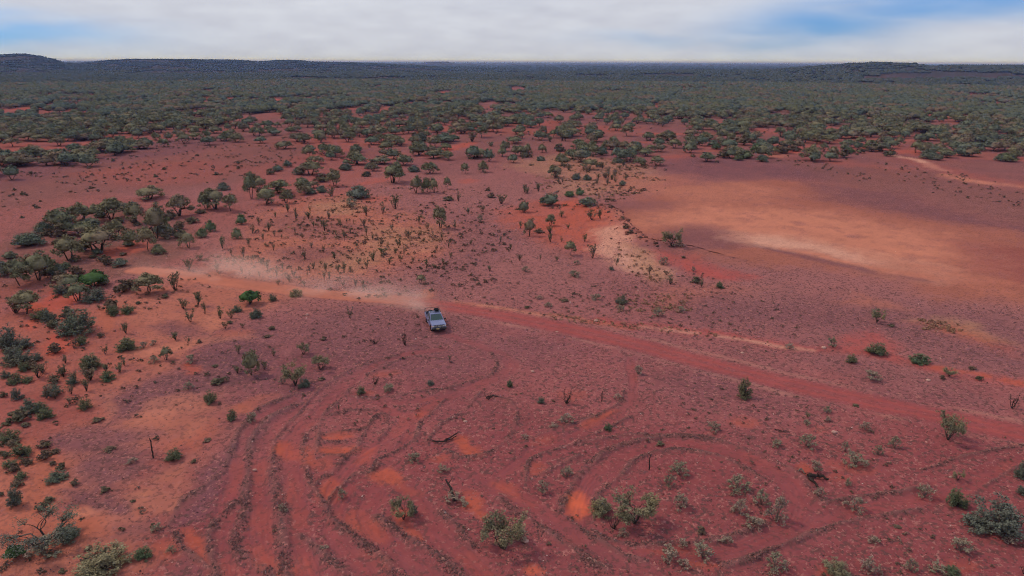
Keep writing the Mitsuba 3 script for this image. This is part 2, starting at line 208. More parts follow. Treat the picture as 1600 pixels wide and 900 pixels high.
 ('poly', [(-60.0, 83.28),(-59.61, 82.51),(-59.52, 81.89),(-59.75, 81.55),(-60.24, 81.55),(-60.91, 81.88),(-61.62, 82.49),(-62.25, 83.26),(-62.66, 84.05),(-62.77, 84.7),(-62.55, 85.06),(-62.04, 85.07),(-61.35, 84.71),(-60.62, 84.07)], 0.5, 0.7, 'farredlit', 0.6, 0.1),
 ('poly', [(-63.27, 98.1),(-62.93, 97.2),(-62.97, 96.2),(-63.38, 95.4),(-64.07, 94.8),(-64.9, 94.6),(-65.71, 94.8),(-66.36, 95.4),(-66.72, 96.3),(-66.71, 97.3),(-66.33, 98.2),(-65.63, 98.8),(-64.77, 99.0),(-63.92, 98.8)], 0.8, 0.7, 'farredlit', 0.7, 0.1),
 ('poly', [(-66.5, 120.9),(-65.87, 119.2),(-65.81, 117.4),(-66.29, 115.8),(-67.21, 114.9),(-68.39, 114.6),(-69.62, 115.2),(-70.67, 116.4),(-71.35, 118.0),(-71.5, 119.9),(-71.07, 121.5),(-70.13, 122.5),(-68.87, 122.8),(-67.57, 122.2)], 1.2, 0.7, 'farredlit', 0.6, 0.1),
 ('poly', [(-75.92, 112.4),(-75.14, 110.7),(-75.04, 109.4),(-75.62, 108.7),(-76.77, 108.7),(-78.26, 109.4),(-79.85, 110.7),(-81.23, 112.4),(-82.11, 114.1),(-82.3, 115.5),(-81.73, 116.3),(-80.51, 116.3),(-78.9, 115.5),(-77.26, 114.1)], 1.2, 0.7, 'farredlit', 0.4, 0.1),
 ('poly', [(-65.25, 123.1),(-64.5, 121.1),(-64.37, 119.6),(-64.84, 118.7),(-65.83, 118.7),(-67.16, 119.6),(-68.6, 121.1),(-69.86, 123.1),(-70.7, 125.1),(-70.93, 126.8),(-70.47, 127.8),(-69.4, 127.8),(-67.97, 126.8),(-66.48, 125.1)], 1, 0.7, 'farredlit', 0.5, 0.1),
 ('poly', [(-18.17, 53.3),(-18.08, 52.63),(-18.22, 52.1),(-18.54, 51.81),(-18.99, 51.81),(-19.49, 52.09),(-19.94, 52.62),(-20.26, 53.29),(-20.38, 53.98),(-20.26, 54.54),(-19.93, 54.86),(-19.45, 54.86),(-18.93, 54.55),(-18.48, 53.99)], 0.5, 0.7, 'orange', 0.85, 0.1),
 ('poly', [(-16.66, 52.59),(-16.53, 51.89),(-16.53, 51.34),(-16.66, 51.04),(-16.9, 51.04),(-17.19, 51.34),(-17.5, 51.89),(-17.75, 52.58),(-17.9, 53.3),(-17.91, 53.89),(-17.78, 54.22),(-17.53, 54.22),(-17.22, 53.89),(-16.91, 53.31)], 0.5, 0.7, 'orange', 0.7, 0.1),
 ('poly', [(-13.21, 53.54),(-13.32, 53.23),(-13.75, 52.97),(-14.42, 52.83),(-15.2, 52.82),(-15.94, 52.96),(-16.49, 53.21),(-16.75, 53.52),(-16.65, 53.84),(-16.23, 54.11),(-15.55, 54.25),(-14.75, 54.26),(-14.01, 54.12),(-13.46, 53.86)], 0.5, 0.7, 'orange', 0.85, 0.1),
 ('poly', [(-14.13, 55.99),(-14.23, 55.76),(-14.62, 55.53),(-15.2, 55.33),(-15.88, 55.21),(-16.51, 55.18),(-16.97, 55.25),(-17.18, 55.42),(-17.09, 55.64),(-16.72, 55.87),(-16.13, 56.08),(-15.45, 56.2),(-14.81, 56.23),(-14.34, 56.15)], 0.5, 0.7, 'orange', 0.85, 0.1),
 ('poly', [(-13.79, 56.85),(-13.88, 56.67),(-14.18, 56.49),(-14.65, 56.33),(-15.19, 56.23),(-15.7, 56.21),(-16.07, 56.26),(-16.23, 56.39),(-16.15, 56.56),(-15.85, 56.74),(-15.38, 56.9),(-14.83, 57.01),(-14.32, 57.03),(-13.95, 56.97)], 0.5, 0.7, 'orange', 0.5, 0.1),
 ('poly', [(-13.43, 47.25),(-13.46, 46.58),(-13.66, 46.12),(-13.99, 45.96),(-14.39, 46.12),(-14.78, 46.57),(-15.09, 47.24),(-15.26, 48.0),(-15.25, 48.71),(-15.05, 49.21),(-14.7, 49.39),(-14.28, 49.21),(-13.88, 48.72),(-13.57, 48.01)], 0.5, 0.7, 'orange', 0.85, 0.1),
 ('poly', [(-14.88, 51.3),(-14.88, 50.96),(-15.03, 50.7),(-15.31, 50.55),(-15.66, 50.54),(-16.02, 50.69),(-16.31, 50.96),(-16.48, 51.29),(-16.49, 51.63),(-16.34, 51.91),(-16.06, 52.07),(-15.7, 52.07),(-15.33, 51.92),(-15.04, 51.64)], 0.5, 0.7, 'orange', 0.5, 0.1),
 ('poly', [(-11.68, 53.62),(-11.59, 53.19),(-11.67, 52.6),(-11.89, 51.96),(-12.21, 51.4),(-12.56, 51.03),(-12.89, 50.91),(-13.12, 51.06),(-13.22, 51.46),(-13.16, 52.03),(-12.95, 52.67),(-12.63, 53.25),(-12.26, 53.65),(-11.92, 53.79)], 0.5, 0.7, 'orange', 0.85, 0.1),
 ('poly', [(-8.5, 48.64),(-8.63, 48.2),(-9.03, 47.95),(-9.6, 47.94),(-10.26, 48.16),(-10.86, 48.59),(-11.31, 49.13),(-11.5, 49.69),(-11.38, 50.15),(-10.98, 50.42),(-10.38, 50.43),(-9.7, 50.19),(-9.09, 49.75),(-8.66, 49.19)], 0.5, 0.7, 'orange', 0.85, 0.1),
 ('poly', [(-6.82, 47.08),(-6.92, 46.86),(-7.23, 46.75),(-7.67, 46.76),(-8.17, 46.9),(-8.62, 47.14),(-8.94, 47.44),(-9.07, 47.73),(-8.97, 47.95),(-8.67, 48.07),(-8.21, 48.06),(-7.71, 47.91),(-7.25, 47.67),(-6.93, 47.37)], 0.5, 0.7, 'orange', 0.6, 0.1),
 ('poly', [(-8.9, 41.9),(-9.02, 41.43),(-9.3, 41.16),(-9.68, 41.12),(-10.09, 41.33),(-10.46, 41.74),(-10.71, 42.29),(-10.79, 42.87),(-10.68, 43.36),(-10.4, 43.66),(-10.0, 43.7),(-9.57, 43.47),(-9.2, 43.03),(-8.96, 42.47)], 0.5, 0.7, 'orange', 0.7, 0.1),
 ('poly', [(-10.69, 43.35),(-10.74, 42.76),(-10.91, 42.35),(-11.16, 42.18),(-11.46, 42.3),(-11.75, 42.67),(-11.96, 43.23),(-12.07, 43.88),(-12.04, 44.5),(-11.87, 44.95),(-11.6, 45.13),(-11.29, 45.0),(-10.99, 44.6),(-10.78, 44.0)], 0.5, 0.7, 'orange', 0.45, 0.1),
 ('poly', [(-6.24, 41.57),(-6.4, 41.49),(-6.72, 41.61),(-7.15, 41.92),(-7.61, 42.35),(-8.01, 42.83),(-8.26, 43.25),(-8.32, 43.54),(-8.16, 43.62),(-7.82, 43.49),(-7.37, 43.17),(-6.9, 42.72),(-6.52, 42.25),(-6.28, 41.84)], 0.5, 0.7, 'orange', 0.7, 0.1),
 ('poly', [(-7.66, 44.4),(-7.68, 44.13),(-7.8, 43.92),(-8.01, 43.8),(-8.26, 43.8),(-8.51, 43.91),(-8.7, 44.12),(-8.8, 44.39),(-8.78, 44.66),(-8.66, 44.88),(-8.45, 45.0),(-8.19, 45.0),(-7.95, 44.88),(-7.76, 44.66)], 0.5, 0.7, 'orange', 0.85, 0.1),
 ('poly', [(-16.42, 47.18),(-16.27, 46.45),(-16.3, 45.88),(-16.48, 45.57),(-16.78, 45.57),(-17.14, 45.88),(-17.51, 46.45),(-17.81, 47.18),(-17.97, 47.92),(-17.96, 48.54),(-17.78, 48.89),(-17.46, 48.89),(-17.07, 48.54),(-16.7, 47.93)], 0.5, 0.7, 'orange', 0.35, 0.1),
 ('poly', [(-1.72, 44.35),(-1.94, 44.21),(-2.31, 44.34),(-2.77, 44.71),(-3.24, 45.27),(-3.62, 45.91),(-3.84, 46.5),(-3.83, 46.92),(-3.61, 47.07),(-3.21, 46.93),(-2.73, 46.52),(-2.25, 45.94),(-1.89, 45.3),(-1.7, 44.74)], 0.5, 0.7, 'orange', 0.85, 0.1),
 ('poly', [(0.85, 46.88),(0.67, 46.72),(0.3, 46.76),(-0.2, 46.98),(-0.74, 47.34),(-1.21, 47.79),(-1.51, 48.22),(-1.58, 48.55),(-1.41, 48.72),(-1.02, 48.68),(-0.5, 48.45),(0.05, 48.07),(0.51, 47.62),(0.79, 47.2)], 0.5, 0.7, 'orange', 0.75, 0.1),
 ('poly', [(-2.59, 47.27),(-2.7, 47.1),(-3.01, 47.0),(-3.44, 46.98),(-3.93, 47.05),(-4.38, 47.19),(-4.69, 47.38),(-4.8, 47.59),(-4.7, 47.76),(-4.39, 47.86),(-3.95, 47.88),(-3.45, 47.81),(-3.01, 47.66),(-2.7, 47.47)], 0.5, 0.7, 'orange', 0.5, 0.1),
 ('poly', [(-3.58, 55.22),(-3.66, 54.94),(-3.89, 54.71),(-4.25, 54.58),(-4.65, 54.58),(-5.02, 54.7),(-5.28, 54.92),(-5.4, 55.21),(-5.33, 55.5),(-5.1, 55.74),(-4.74, 55.87),(-4.33, 55.87),(-3.96, 55.74),(-3.69, 55.51)], 0.5, 0.7, 'orange', 0.85, 0.1),
 ('poly', [(-2.71, 52.8),(-2.87, 52.51),(-3.15, 52.41),(-3.51, 52.52),(-3.88, 52.83),(-4.19, 53.27),(-4.37, 53.76),(-4.39, 54.21),(-4.24, 54.52),(-3.95, 54.63),(-3.57, 54.51),(-3.19, 54.19),(-2.89, 53.73),(-2.72, 53.24)], 0.5, 0.7, 'orange', 0.85, 0.1),
 ('poly', [(-8.2, 60.19),(-8.21, 59.86),(-8.33, 59.59),(-8.53, 59.45),(-8.77, 59.44),(-9.01, 59.59),(-9.19, 59.85),(-9.29, 60.18),(-9.28, 60.52),(-9.17, 60.79),(-8.96, 60.94),(-8.72, 60.94),(-8.48, 60.79),(-8.29, 60.52)], 0.5, 0.7, 'orange', 0.75, 0.1),
 ('poly', [(-5.16, 52.36),(-5.21, 52.14),(-5.41, 51.96),(-5.7, 51.86),(-6.04, 51.86),(-6.35, 51.96),(-6.58, 52.13),(-6.68, 52.35),(-6.62, 52.57),(-6.43, 52.75),(-6.13, 52.85),(-5.79, 52.85),(-5.48, 52.75),(-5.25, 52.58)], 0.5, 0.7, 'orange', 0.5, 0.1),
 ('poly', [(5.93, 45.97),(5.85, 45.13),(5.63, 44.42),(5.31, 43.98),(4.95, 43.88),(4.62, 44.13),(4.37, 44.7),(4.27, 45.49),(4.32, 46.34),(4.54, 47.1),(4.87, 47.6),(5.26, 47.71),(5.61, 47.42),(5.85, 46.8)], 0.4, 0.5, 'orangelit', 0.95, 0.1),
 ('poly', [(10.6, 60.66),(10.39, 60.19),(9.8, 59.53),(8.96, 58.81),(8.04, 58.18),(7.21, 57.74),(6.63, 57.59),(6.41, 57.74),(6.58, 58.17),(7.13, 58.81),(7.95, 59.53),(8.89, 60.19),(9.76, 60.66),(10.37, 60.83)], 0.5, 0.7, 'orange', 0.7, 0.1),
 ('poly', [(-21.05, 40.99),(-20.67, 40.24),(-20.48, 39.6),(-20.51, 39.19),(-20.74, 39.08),(-21.13, 39.29),(-21.62, 39.77),(-22.11, 40.46),(-22.5, 41.22),(-22.73, 41.9),(-22.72, 42.36),(-22.48, 42.48),(-22.06, 42.25),(-21.54, 41.71)], 0.5, 0.7, 'orange', 0.85, 0.1),
 ('poly', [(-22.17, 42.1),(-22.1, 41.74),(-22.22, 41.44),(-22.51, 41.28),(-22.91, 41.28),(-23.34, 41.44),(-23.72, 41.73),(-23.98, 42.09),(-24.06, 42.46),(-23.94, 42.77),(-23.65, 42.94),(-23.24, 42.94),(-22.8, 42.77),(-22.41, 42.47)], 0.5, 0.7, 'orange', 0.6, 0.1),
 ('poly', [(-22.88, 40.38),(-22.72, 39.82),(-22.78, 39.37),(-23.04, 39.12),(-23.46, 39.12),(-23.96, 39.36),(-24.44, 39.81),(-24.81, 40.37),(-25.0, 40.96),(-24.96, 41.43),(-24.69, 41.7),(-24.25, 41.7),(-23.73, 41.44),(-23.24, 40.96)], 0.5, 0.7, 'orange', 0.45, 0.1),
 ('poly', [(-16.6, 40.3),(-16.16, 39.64),(-15.9, 38.99),(-15.86, 38.48),(-16.05, 38.19),(-16.41, 38.19),(-16.9, 38.47),(-17.41, 38.97),(-17.86, 39.62),(-18.15, 40.29),(-18.21, 40.84),(-18.03, 41.15),(-17.64, 41.16),(-17.13, 40.85)], 0.5, 0.7, 'orange', 0.55, 0.1),
 ('poly', [(-15.15, 38.51),(-15.06, 38.14),(-15.06, 37.84),(-15.15, 37.68),(-15.29, 37.68),(-15.48, 37.84),(-15.67, 38.13),(-15.82, 38.5),(-15.91, 38.88),(-15.91, 39.19),(-15.83, 39.36),(-15.68, 39.36),(-15.49, 39.19),(-15.3, 38.88)], 0.5, 0.7, 'orange', 0.7, 0.1),
 ('poly', [(-18.22, 38.49),(-18.12, 37.97),(-18.21, 37.55),(-18.49, 37.32),(-18.89, 37.32),(-19.35, 37.55),(-19.77, 37.96),(-20.08, 38.48),(-20.21, 39.02),(-20.13, 39.46),(-19.85, 39.71),(-19.42, 39.71),(-18.95, 39.47),(-18.52, 39.03)], 0.5, 0.7, 'orange', 0.45, 0.1),
 ('poly', [(-13.42, 39.17),(-13.24, 38.68),(-13.2, 38.22),(-13.31, 37.89),(-13.55, 37.75),(-13.87, 37.81),(-14.21, 38.07),(-14.51, 38.48),(-14.7, 38.97),(-14.76, 39.44),(-14.65, 39.79),(-14.41, 39.95),(-14.07, 39.88),(-13.72, 39.6)], 0.5, 0.7, 'orange', 0.5, 0.1),
 ('poly', [(-8.09, 38.24),(-8.28, 38.01),(-8.69, 38.0),(-9.22, 38.22),(-9.79, 38.63),(-10.28, 39.15),(-10.6, 39.68),(-10.67, 40.12),(-10.48, 40.36),(-10.06, 40.37),(-9.5, 40.13),(-8.91, 39.7),(-8.43, 39.17),(-8.14, 38.65)], 0.5, 0.7, 'orange', 0.3, 0.1),
 ('poly', [(-1.07, 37.7),(-1.32, 37.52),(-1.76, 37.6),(-2.3, 37.93),(-2.85, 38.45),(-3.3, 39.07),(-3.55, 39.67),(-3.56, 40.12),(-3.3, 40.32),(-2.83, 40.23),(-2.26, 39.87),(-1.7, 39.31),(-1.27, 38.69),(-1.05, 38.11)], 0.5, 0.7, 'orange', 0.45, 0.1),
 ('poly', [(2.14, 38.71),(2.07, 38.47),(1.9, 38.28),(1.66, 38.17),(1.4, 38.17),(1.17, 38.28),(1.01, 38.47),(0.95, 38.71),(1.02, 38.95),(1.19, 39.15),(1.43, 39.26),(1.7, 39.26),(1.93, 39.15),(2.09, 38.96)], 0.5, 0.7, 'orangelit', 0.75, 0.1),
 ('poly', [(4.11, 55.68),(4.02, 55.25),(3.7, 54.78),(3.22, 54.36),(2.68, 54.09),(2.18, 54.0),(1.82, 54.12),(1.66, 54.42),(1.73, 54.84),(2.04, 55.31),(2.52, 55.74),(3.07, 56.03),(3.59, 56.12),(3.96, 56.0)], 0.5, 0.7, 'orange', 0.35, 0.1),
 ('poly', [(2.62, 51.02),(2.68, 50.53),(2.62, 50.03),(2.44, 49.62),(2.2, 49.37),(1.92, 49.33),(1.67, 49.51),(1.49, 49.87),(1.42, 50.35),(1.47, 50.86),(1.64, 51.29),(1.89, 51.55),(2.18, 51.59),(2.44, 51.4)], 0.5, 0.7, 'orange', 0.5, 0.1),
 ('poly', [(25.03, 50.31),(24.74, 49.97),(24.42, 49.79),(24.11, 49.8),(23.89, 50.0),(23.78, 50.35),(23.82, 50.78),(24.0, 51.23),(24.29, 51.58),(24.63, 51.77),(24.94, 51.76),(25.17, 51.56),(25.27, 51.19),(25.22, 50.75)], 0.5, 0.7, 'orange', 0.6, 0.1),
 ('poly', [(22.66, 58.19),(22.36, 57.77),(21.9, 57.53),(21.36, 57.5),(20.86, 57.7),(20.48, 58.08),(20.3, 58.59),(20.36, 59.1),(20.66, 59.54),(21.13, 59.8),(21.69, 59.82),(22.21, 59.61),(22.58, 59.21),(22.75, 58.7)], 0.5, 0.7, 'orange', 0.45, 0.1),
 ('poly', [(28.63, 57.25),(28.44, 57.0),(28.13, 56.8),(27.76, 56.68),(27.4, 56.68),(27.12, 56.79),(26.97, 56.99),(26.99, 57.24),(27.17, 57.5),(27.49, 57.71),(27.86, 57.83),(28.23, 57.83),(28.52, 57.72),(28.66, 57.51)], 0.5, 0.7, 'orange', 0.5, 0.1),
 ('poly', [(29.97, 50.42),(29.61, 50.16),(28.98, 50.08),(28.19, 50.2),(27.4, 50.48),(26.76, 50.89),(26.4, 51.34),(26.39, 51.75),(26.75, 52.02),(27.41, 52.1),(28.22, 51.98),(29.02, 51.68),(29.66, 51.26),(29.99, 50.81)], 0.5, 0.7, 'orange', 0.3, 0.1),
 ('poly', [(27.87, 49.66),(27.62, 49.42),(27.16, 49.22),(26.57, 49.12),(25.98, 49.11),(25.49, 49.21),(25.19, 49.4),(25.16, 49.64),(25.4, 49.88),(25.86, 50.08),(26.45, 50.19),(27.06, 50.2),(27.55, 50.09),(27.84, 49.9)], 0.5, 0.7, 'orange', 0.4, 0.1),
 ('poly', [(20.17, 49.35),(19.35, 48.41),(17.86, 47.8),(15.98, 47.63),(14.05, 47.92),(12.41, 48.63),(11.37, 49.64),(11.17, 50.77),(11.88, 51.79),(13.41, 52.49),(15.43, 52.69),(17.52, 52.35),(19.19, 51.55),(20.13, 50.47)], 2, 0.7, 'redsoil', 0.3, 0.1),
 ('poly', [(13.74, 40.7),(13.48, 40.53),(12.83, 40.38),(11.94, 40.3),(10.96, 40.3),(10.1, 40.37),(9.51, 40.51),(9.33, 40.68),(9.58, 40.85),(10.22, 41.0),(11.13, 41.08),(12.12, 41.09),(12.99, 41.01),(13.57, 40.87)], 0.5, 0.7, 'orange', 0.4, 0.1),
 ('poly', [(14.01, 39.15),(13.86, 38.98),(13.51, 38.85),(13.05, 38.78),(12.56, 38.77),(12.13, 38.84),(11.86, 38.97),(11.79, 39.13),(11.93, 39.3),(12.28, 39.43),(12.75, 39.51),(13.24, 39.51),(13.67, 39.44),(13.95, 39.31)], 0.5, 0.7, 'orange', 0.5, 0.1),
 ('poly', [(5.2, 40.76),(5.03, 40.65),(4.77, 40.7),(4.46, 40.93),(4.16, 41.27),(3.94, 41.68),(3.83, 42.06),(3.87, 42.34),(4.04, 42.46),(4.32, 42.4),(4.64, 42.17),(4.93, 41.81),(5.15, 41.4),(5.25, 41.03)], 0.5, 0.7, 'orange', 0.3, 0.1),
 ('poly', [(21.55, 38.38),(21.36, 38.14),(21.05, 37.95),(20.67, 37.85),(20.3, 37.84),(20.0, 37.95),(19.85, 38.13),(19.86, 38.37),(20.04, 38.61),(20.36, 38.8),(20.74, 38.91),(21.12, 38.92),(21.42, 38.81),(21.57, 38.62)], 0.5, 0.7, 'orange', 0.45, 0.1),
 ('poly', [(31.24, 39.04),(30.94, 38.77),(30.45, 38.55),(29.87, 38.43),(29.31, 38.43),(28.87, 38.55),(28.64, 38.76),(28.67, 39.03),(28.95, 39.3),(29.44, 39.53),(30.04, 39.65),(30.62, 39.66),(31.06, 39.53),(31.28, 39.31)], 0.5, 0.7, 'orange', 0.4, 0.1),
 ('poly', [(-12.2, 69.76),(-12.28, 69.4),(-12.64, 68.95),(-13.2, 68.5),(-13.84, 68.14),(-14.46, 67.94),(-14.92, 67.93),(-15.13, 68.12),(-15.07, 68.47),(-14.73, 68.91),(-14.17, 69.37),(-13.52, 69.74),(-12.89, 69.95),(-12.42, 69.95)], 0.5, 0.7, 'orange', 0.5, 0.1),
 ('poly', [(-14.0, 64.79),(-14.04, 64.53),(-14.26, 64.33),(-14.6, 64.22),(-15.0, 64.22),(-15.38, 64.32),(-15.67, 64.52),(-15.82, 64.77),(-15.78, 65.03),(-15.57, 65.23),(-15.23, 65.35),(-14.82, 65.35),(-14.43, 65.24),(-14.14, 65.04)], 0.5, 0.7, 'orange', 0.45, 0.1),
 ('poly', [(7.5, 64.08),(7.28, 63.47),(6.77, 62.98),(6.09, 62.71),(5.36, 62.7),(4.72, 62.96),(4.29, 63.45),(4.15, 64.06),(4.36, 64.68),(4.86, 65.19),(5.56, 65.48),(6.32, 65.49),(6.98, 65.21),(7.4, 64.7)], 0.5, 0.7, 'orange', 0.3, 0.1),
 ('poly', [(-11.05, 96.1),(-11.05, 95.1),(-11.27, 94.3),(-11.65, 93.9),(-12.14, 93.9),(-12.62, 94.3),(-13.02, 95.1),(-13.26, 96.1),(-13.27, 97.1),(-13.07, 98.0),(-12.67, 98.4),(-12.17, 98.4),(-11.67, 98.0),(-11.27, 97.1)], 0.8, 0.8, 'pink', 0.8, 0.3),
 ('poly', [(-32.15, 81.46),(-32.15, 80.84),(-32.57, 80.24),(-33.33, 79.77),(-34.27, 79.52),(-35.21, 79.53),(-35.98, 79.81),(-36.43, 80.29),(-36.46, 80.9),(-36.06, 81.51),(-35.3, 82.0),(-34.34, 82.27),(-33.36, 82.25),(-32.58, 81.96)], 0.5, 0.7, 'pinkor', 0.5, 0.1),
 ('poly', [(-23.08, 63.62),(-23.05, 62.95),(-23.42, 62.14),(-24.09, 61.36),(-24.94, 60.75),(-25.81, 60.42),(-26.52, 60.43),(-26.95, 60.79),(-27.01, 61.42),(-26.69, 62.21),(-26.03, 63.02),(-25.17, 63.67),(-24.26, 64.03),(-23.51, 64.01)], 0.5, 0.7, 'pinkor', 0.5, 0.1),
 ('poly', [(-25.21, 60.85),(-25.19, 60.45),(-25.41, 60.14),(-25.84, 59.96),(-26.38, 59.96),(-26.93, 60.13),(-27.39, 60.44),(-27.66, 60.83),(-27.7, 61.23),(-27.48, 61.55),(-27.05, 61.74),(-26.49, 61.74),(-25.93, 61.56),(-25.47, 61.24)], 0.5, 0.7, 'pinkor', 0.5, 0.1),
 ('poly', [(108.3, 266.0),(106.3, 261.8),(104.2, 258.6),(102.2, 256.8),(100.7, 256.7),(100.1, 258.5),(100.4, 261.8),(101.6, 266.0),(103.5, 270.3),(105.8, 274.0),(108.0, 276.1),(109.6, 276.1),(110.2, 274.1),(109.7, 270.4)], 2, 0.7, 'farredlit', 0.8, 0.1),
 ('poly', [(96.6, 251.1),(95.1, 248.1),(93.1, 245.8),(91.1, 244.5),(89.27, 244.4),(88.11, 245.7),(87.79, 248.0),(88.4, 251.0),(89.85, 254.0),(91.9, 256.6),(94.0, 258.0),(95.9, 258.1),(97.1, 256.7),(97.3, 254.2)], 2, 0.7, 'pink', 0.8, 0.1),
 ('poly', [(-15.14, 295.1),(-15.76, 288.1),(-18.11, 277.8),(-21.49, 266.2),(-25.17, 256.2),(-28.49, 249.3),(-30.94, 246.3),(-32.19, 247.7),(-32.04, 253.3),(-30.41, 262.5),(-27.47, 273.9),(-23.61, 285.2),(-19.63, 293.5),(-16.53, 297.0)], 2, 3, 'farredlit', 0.7, 0.1),
 ('poly', [(-37.96, 249.7),(-37.91, 246.0),(-38.8, 243.1),(-40.45, 241.3),(-42.53, 241.0),(-44.67, 242.3),(-46.48, 244.9),(-47.6, 248.3),(-47.78, 252.0),(-46.96, 255.2),(-45.27, 257.2),(-43.06, 257.5),(-40.8, 256.1),(-38.98, 253.3)], 2, 3, 'pink', 0.6, 0.1),
 ('poly', [(-9.75, 196.2),(-9.94, 194.2),(-10.64, 192.7),(-11.72, 191.8),(-12.96, 191.8),(-14.14, 192.6),(-15.03, 194.1),(-15.46, 196.0),(-15.32, 198.0),(-14.64, 199.7),(-13.53, 200.6),(-12.24, 200.7),(-11.02, 199.8),(-10.13, 198.2)], 1.5, 2, 'farredlit', 0.5, 0.1),
 ('poly', [(-29.29, 169.2),(-29.38, 167.8),(-30.12, 166.6),(-31.35, 165.9),(-32.84, 165.9),(-34.3, 166.5),(-35.47, 167.6),(-36.09, 169.1),(-36.05, 170.6),(-35.34, 171.8),(-34.08, 172.5),(-32.54, 172.6),(-31.03, 171.9),(-29.87, 170.7)], 1.5, 2, 'farredlit', 0.45, 0.1),
 ('poly', [(-33.51, 203.5),(-33.58, 200.9),(-34.49, 197.7),(-36.03, 194.5),(-37.88, 191.9),(-39.69, 190.4),(-41.13, 190.3),(-41.95, 191.6),(-41.98, 193.9),(-41.19, 197.0),(-39.71, 200.3),(-37.8, 203.1),(-35.87, 204.7),(-34.33, 204.9)], 1.5, 2, 'farredlit', 0.5, 0.1)]
LANES = [
 ([(-20.28, 61.94),(-21.13, 58.6),(-21.73, 54.89),(-21.17, 51.76),(-19.94, 48.03),(-18.76, 44.72),(-17.37, 41.08),(-16.0, 37.9),(-14.49, 34.56)], 0.9),
 ([(-21.94, 63.3),(-23.42, 59.58),(-23.76, 55.99),(-23.15, 52.75),(-21.85, 48.02),(-21.37, 44.71),(-20.44, 41.76),(-18.62, 37.88),(-17.01, 34.55)], 0.74),
 ([(-16.42, 68.91),(-17.81, 63.33),(-18.98, 58.37),(-19.42, 54.9),(-18.19, 50.8),(-16.76, 47.18),(-15.32, 43.22),(-14.17, 40.43),(-13.04, 37.91),(-11.59, 34.57)], 0.82),
 ([(-12.83, 48.07),(-13.05, 44.75),(-12.74, 42.51),(-11.07, 40.11),(-9.39, 38.23),(-7.4, 35.11)], 0.74),
 ([(-10.4, 47.22),(-10.67, 44.77),(-9.48, 42.17),(-7.39, 40.33),(-5.4, 38.25),(-3.52, 35.67)], 0.9),
 ([(-7.91, 47.23),(-6.52, 44.79),(-5.17, 42.19),(-3.78, 40.15),(-2.03, 37.96),(-0.33, 35.41)], 0.98),
 ([(-3.6, 49.94),(-0.96, 48.31),(1.27, 46.03),(2.9, 44.45),(4.81, 42.03),(7.03, 40.01),(9.68, 38.02)], 0.74),
 ([(4.83, 44.85),(5.44, 47.31),(6.71, 49.81),(8.83, 52.34),(11.79, 54.34),(14.72, 54.9),(17.37, 54.27),(19.71, 52.82),(21.65, 50.56),(22.44, 47.84),(22.11, 45.34),(20.69, 43.27),(18.1, 41.82),(15.51, 40.71),(12.32, 40.3),(8.84, 40.41),(6.3, 41.2),(5.11, 42.74),(4.83, 44.85)], 0.9),
 ([(13.43, 73.42),(12.71, 66.77),(11.75, 62.44),(10.05, 59.81),(7.39, 57.58),(4.0, 55.05),(1.97, 53.33),(0.05, 50.91),(-1.97, 48.13)], 0.57),
 ([(-1.33, 68.54),(-4.55, 65.44),(-6.94, 62.99),(-9.56, 59.05),(-11.25, 54.95),(-12.96, 52.31),(-13.64, 49.41),(-13.82, 45.95)], 0.74),
 ([(-8.68, 81.1),(-4.56, 78.02),(-1.08, 74.76),(0.03, 71.2),(-0.99, 68.55)], 0.66),
 ([(-17.5, 64.76),(-12.52, 62.27),(-8.86, 63.12),(-5.17, 64.85)], 0.49),
 ([(-12.29, 60.94),(-9.65, 59.67),(-8.73, 57.24),(-9.67, 53.88),(-11.06, 50.84)], 0.57),
 ([(19.0, 40.59),(22.53, 43.8),(26.0, 45.2),(30.37, 46.19),(35.48, 48.17),(44.95, 52.97)], 0.74),
 ([(-8.19, 76.02),(-11.74, 74.67),(-14.36, 72.83),(-15.9, 69.73)], 0.57),
 ([(14.99, 38.96),(17.63, 40.45),(19.83, 41.62)], 0.66)]
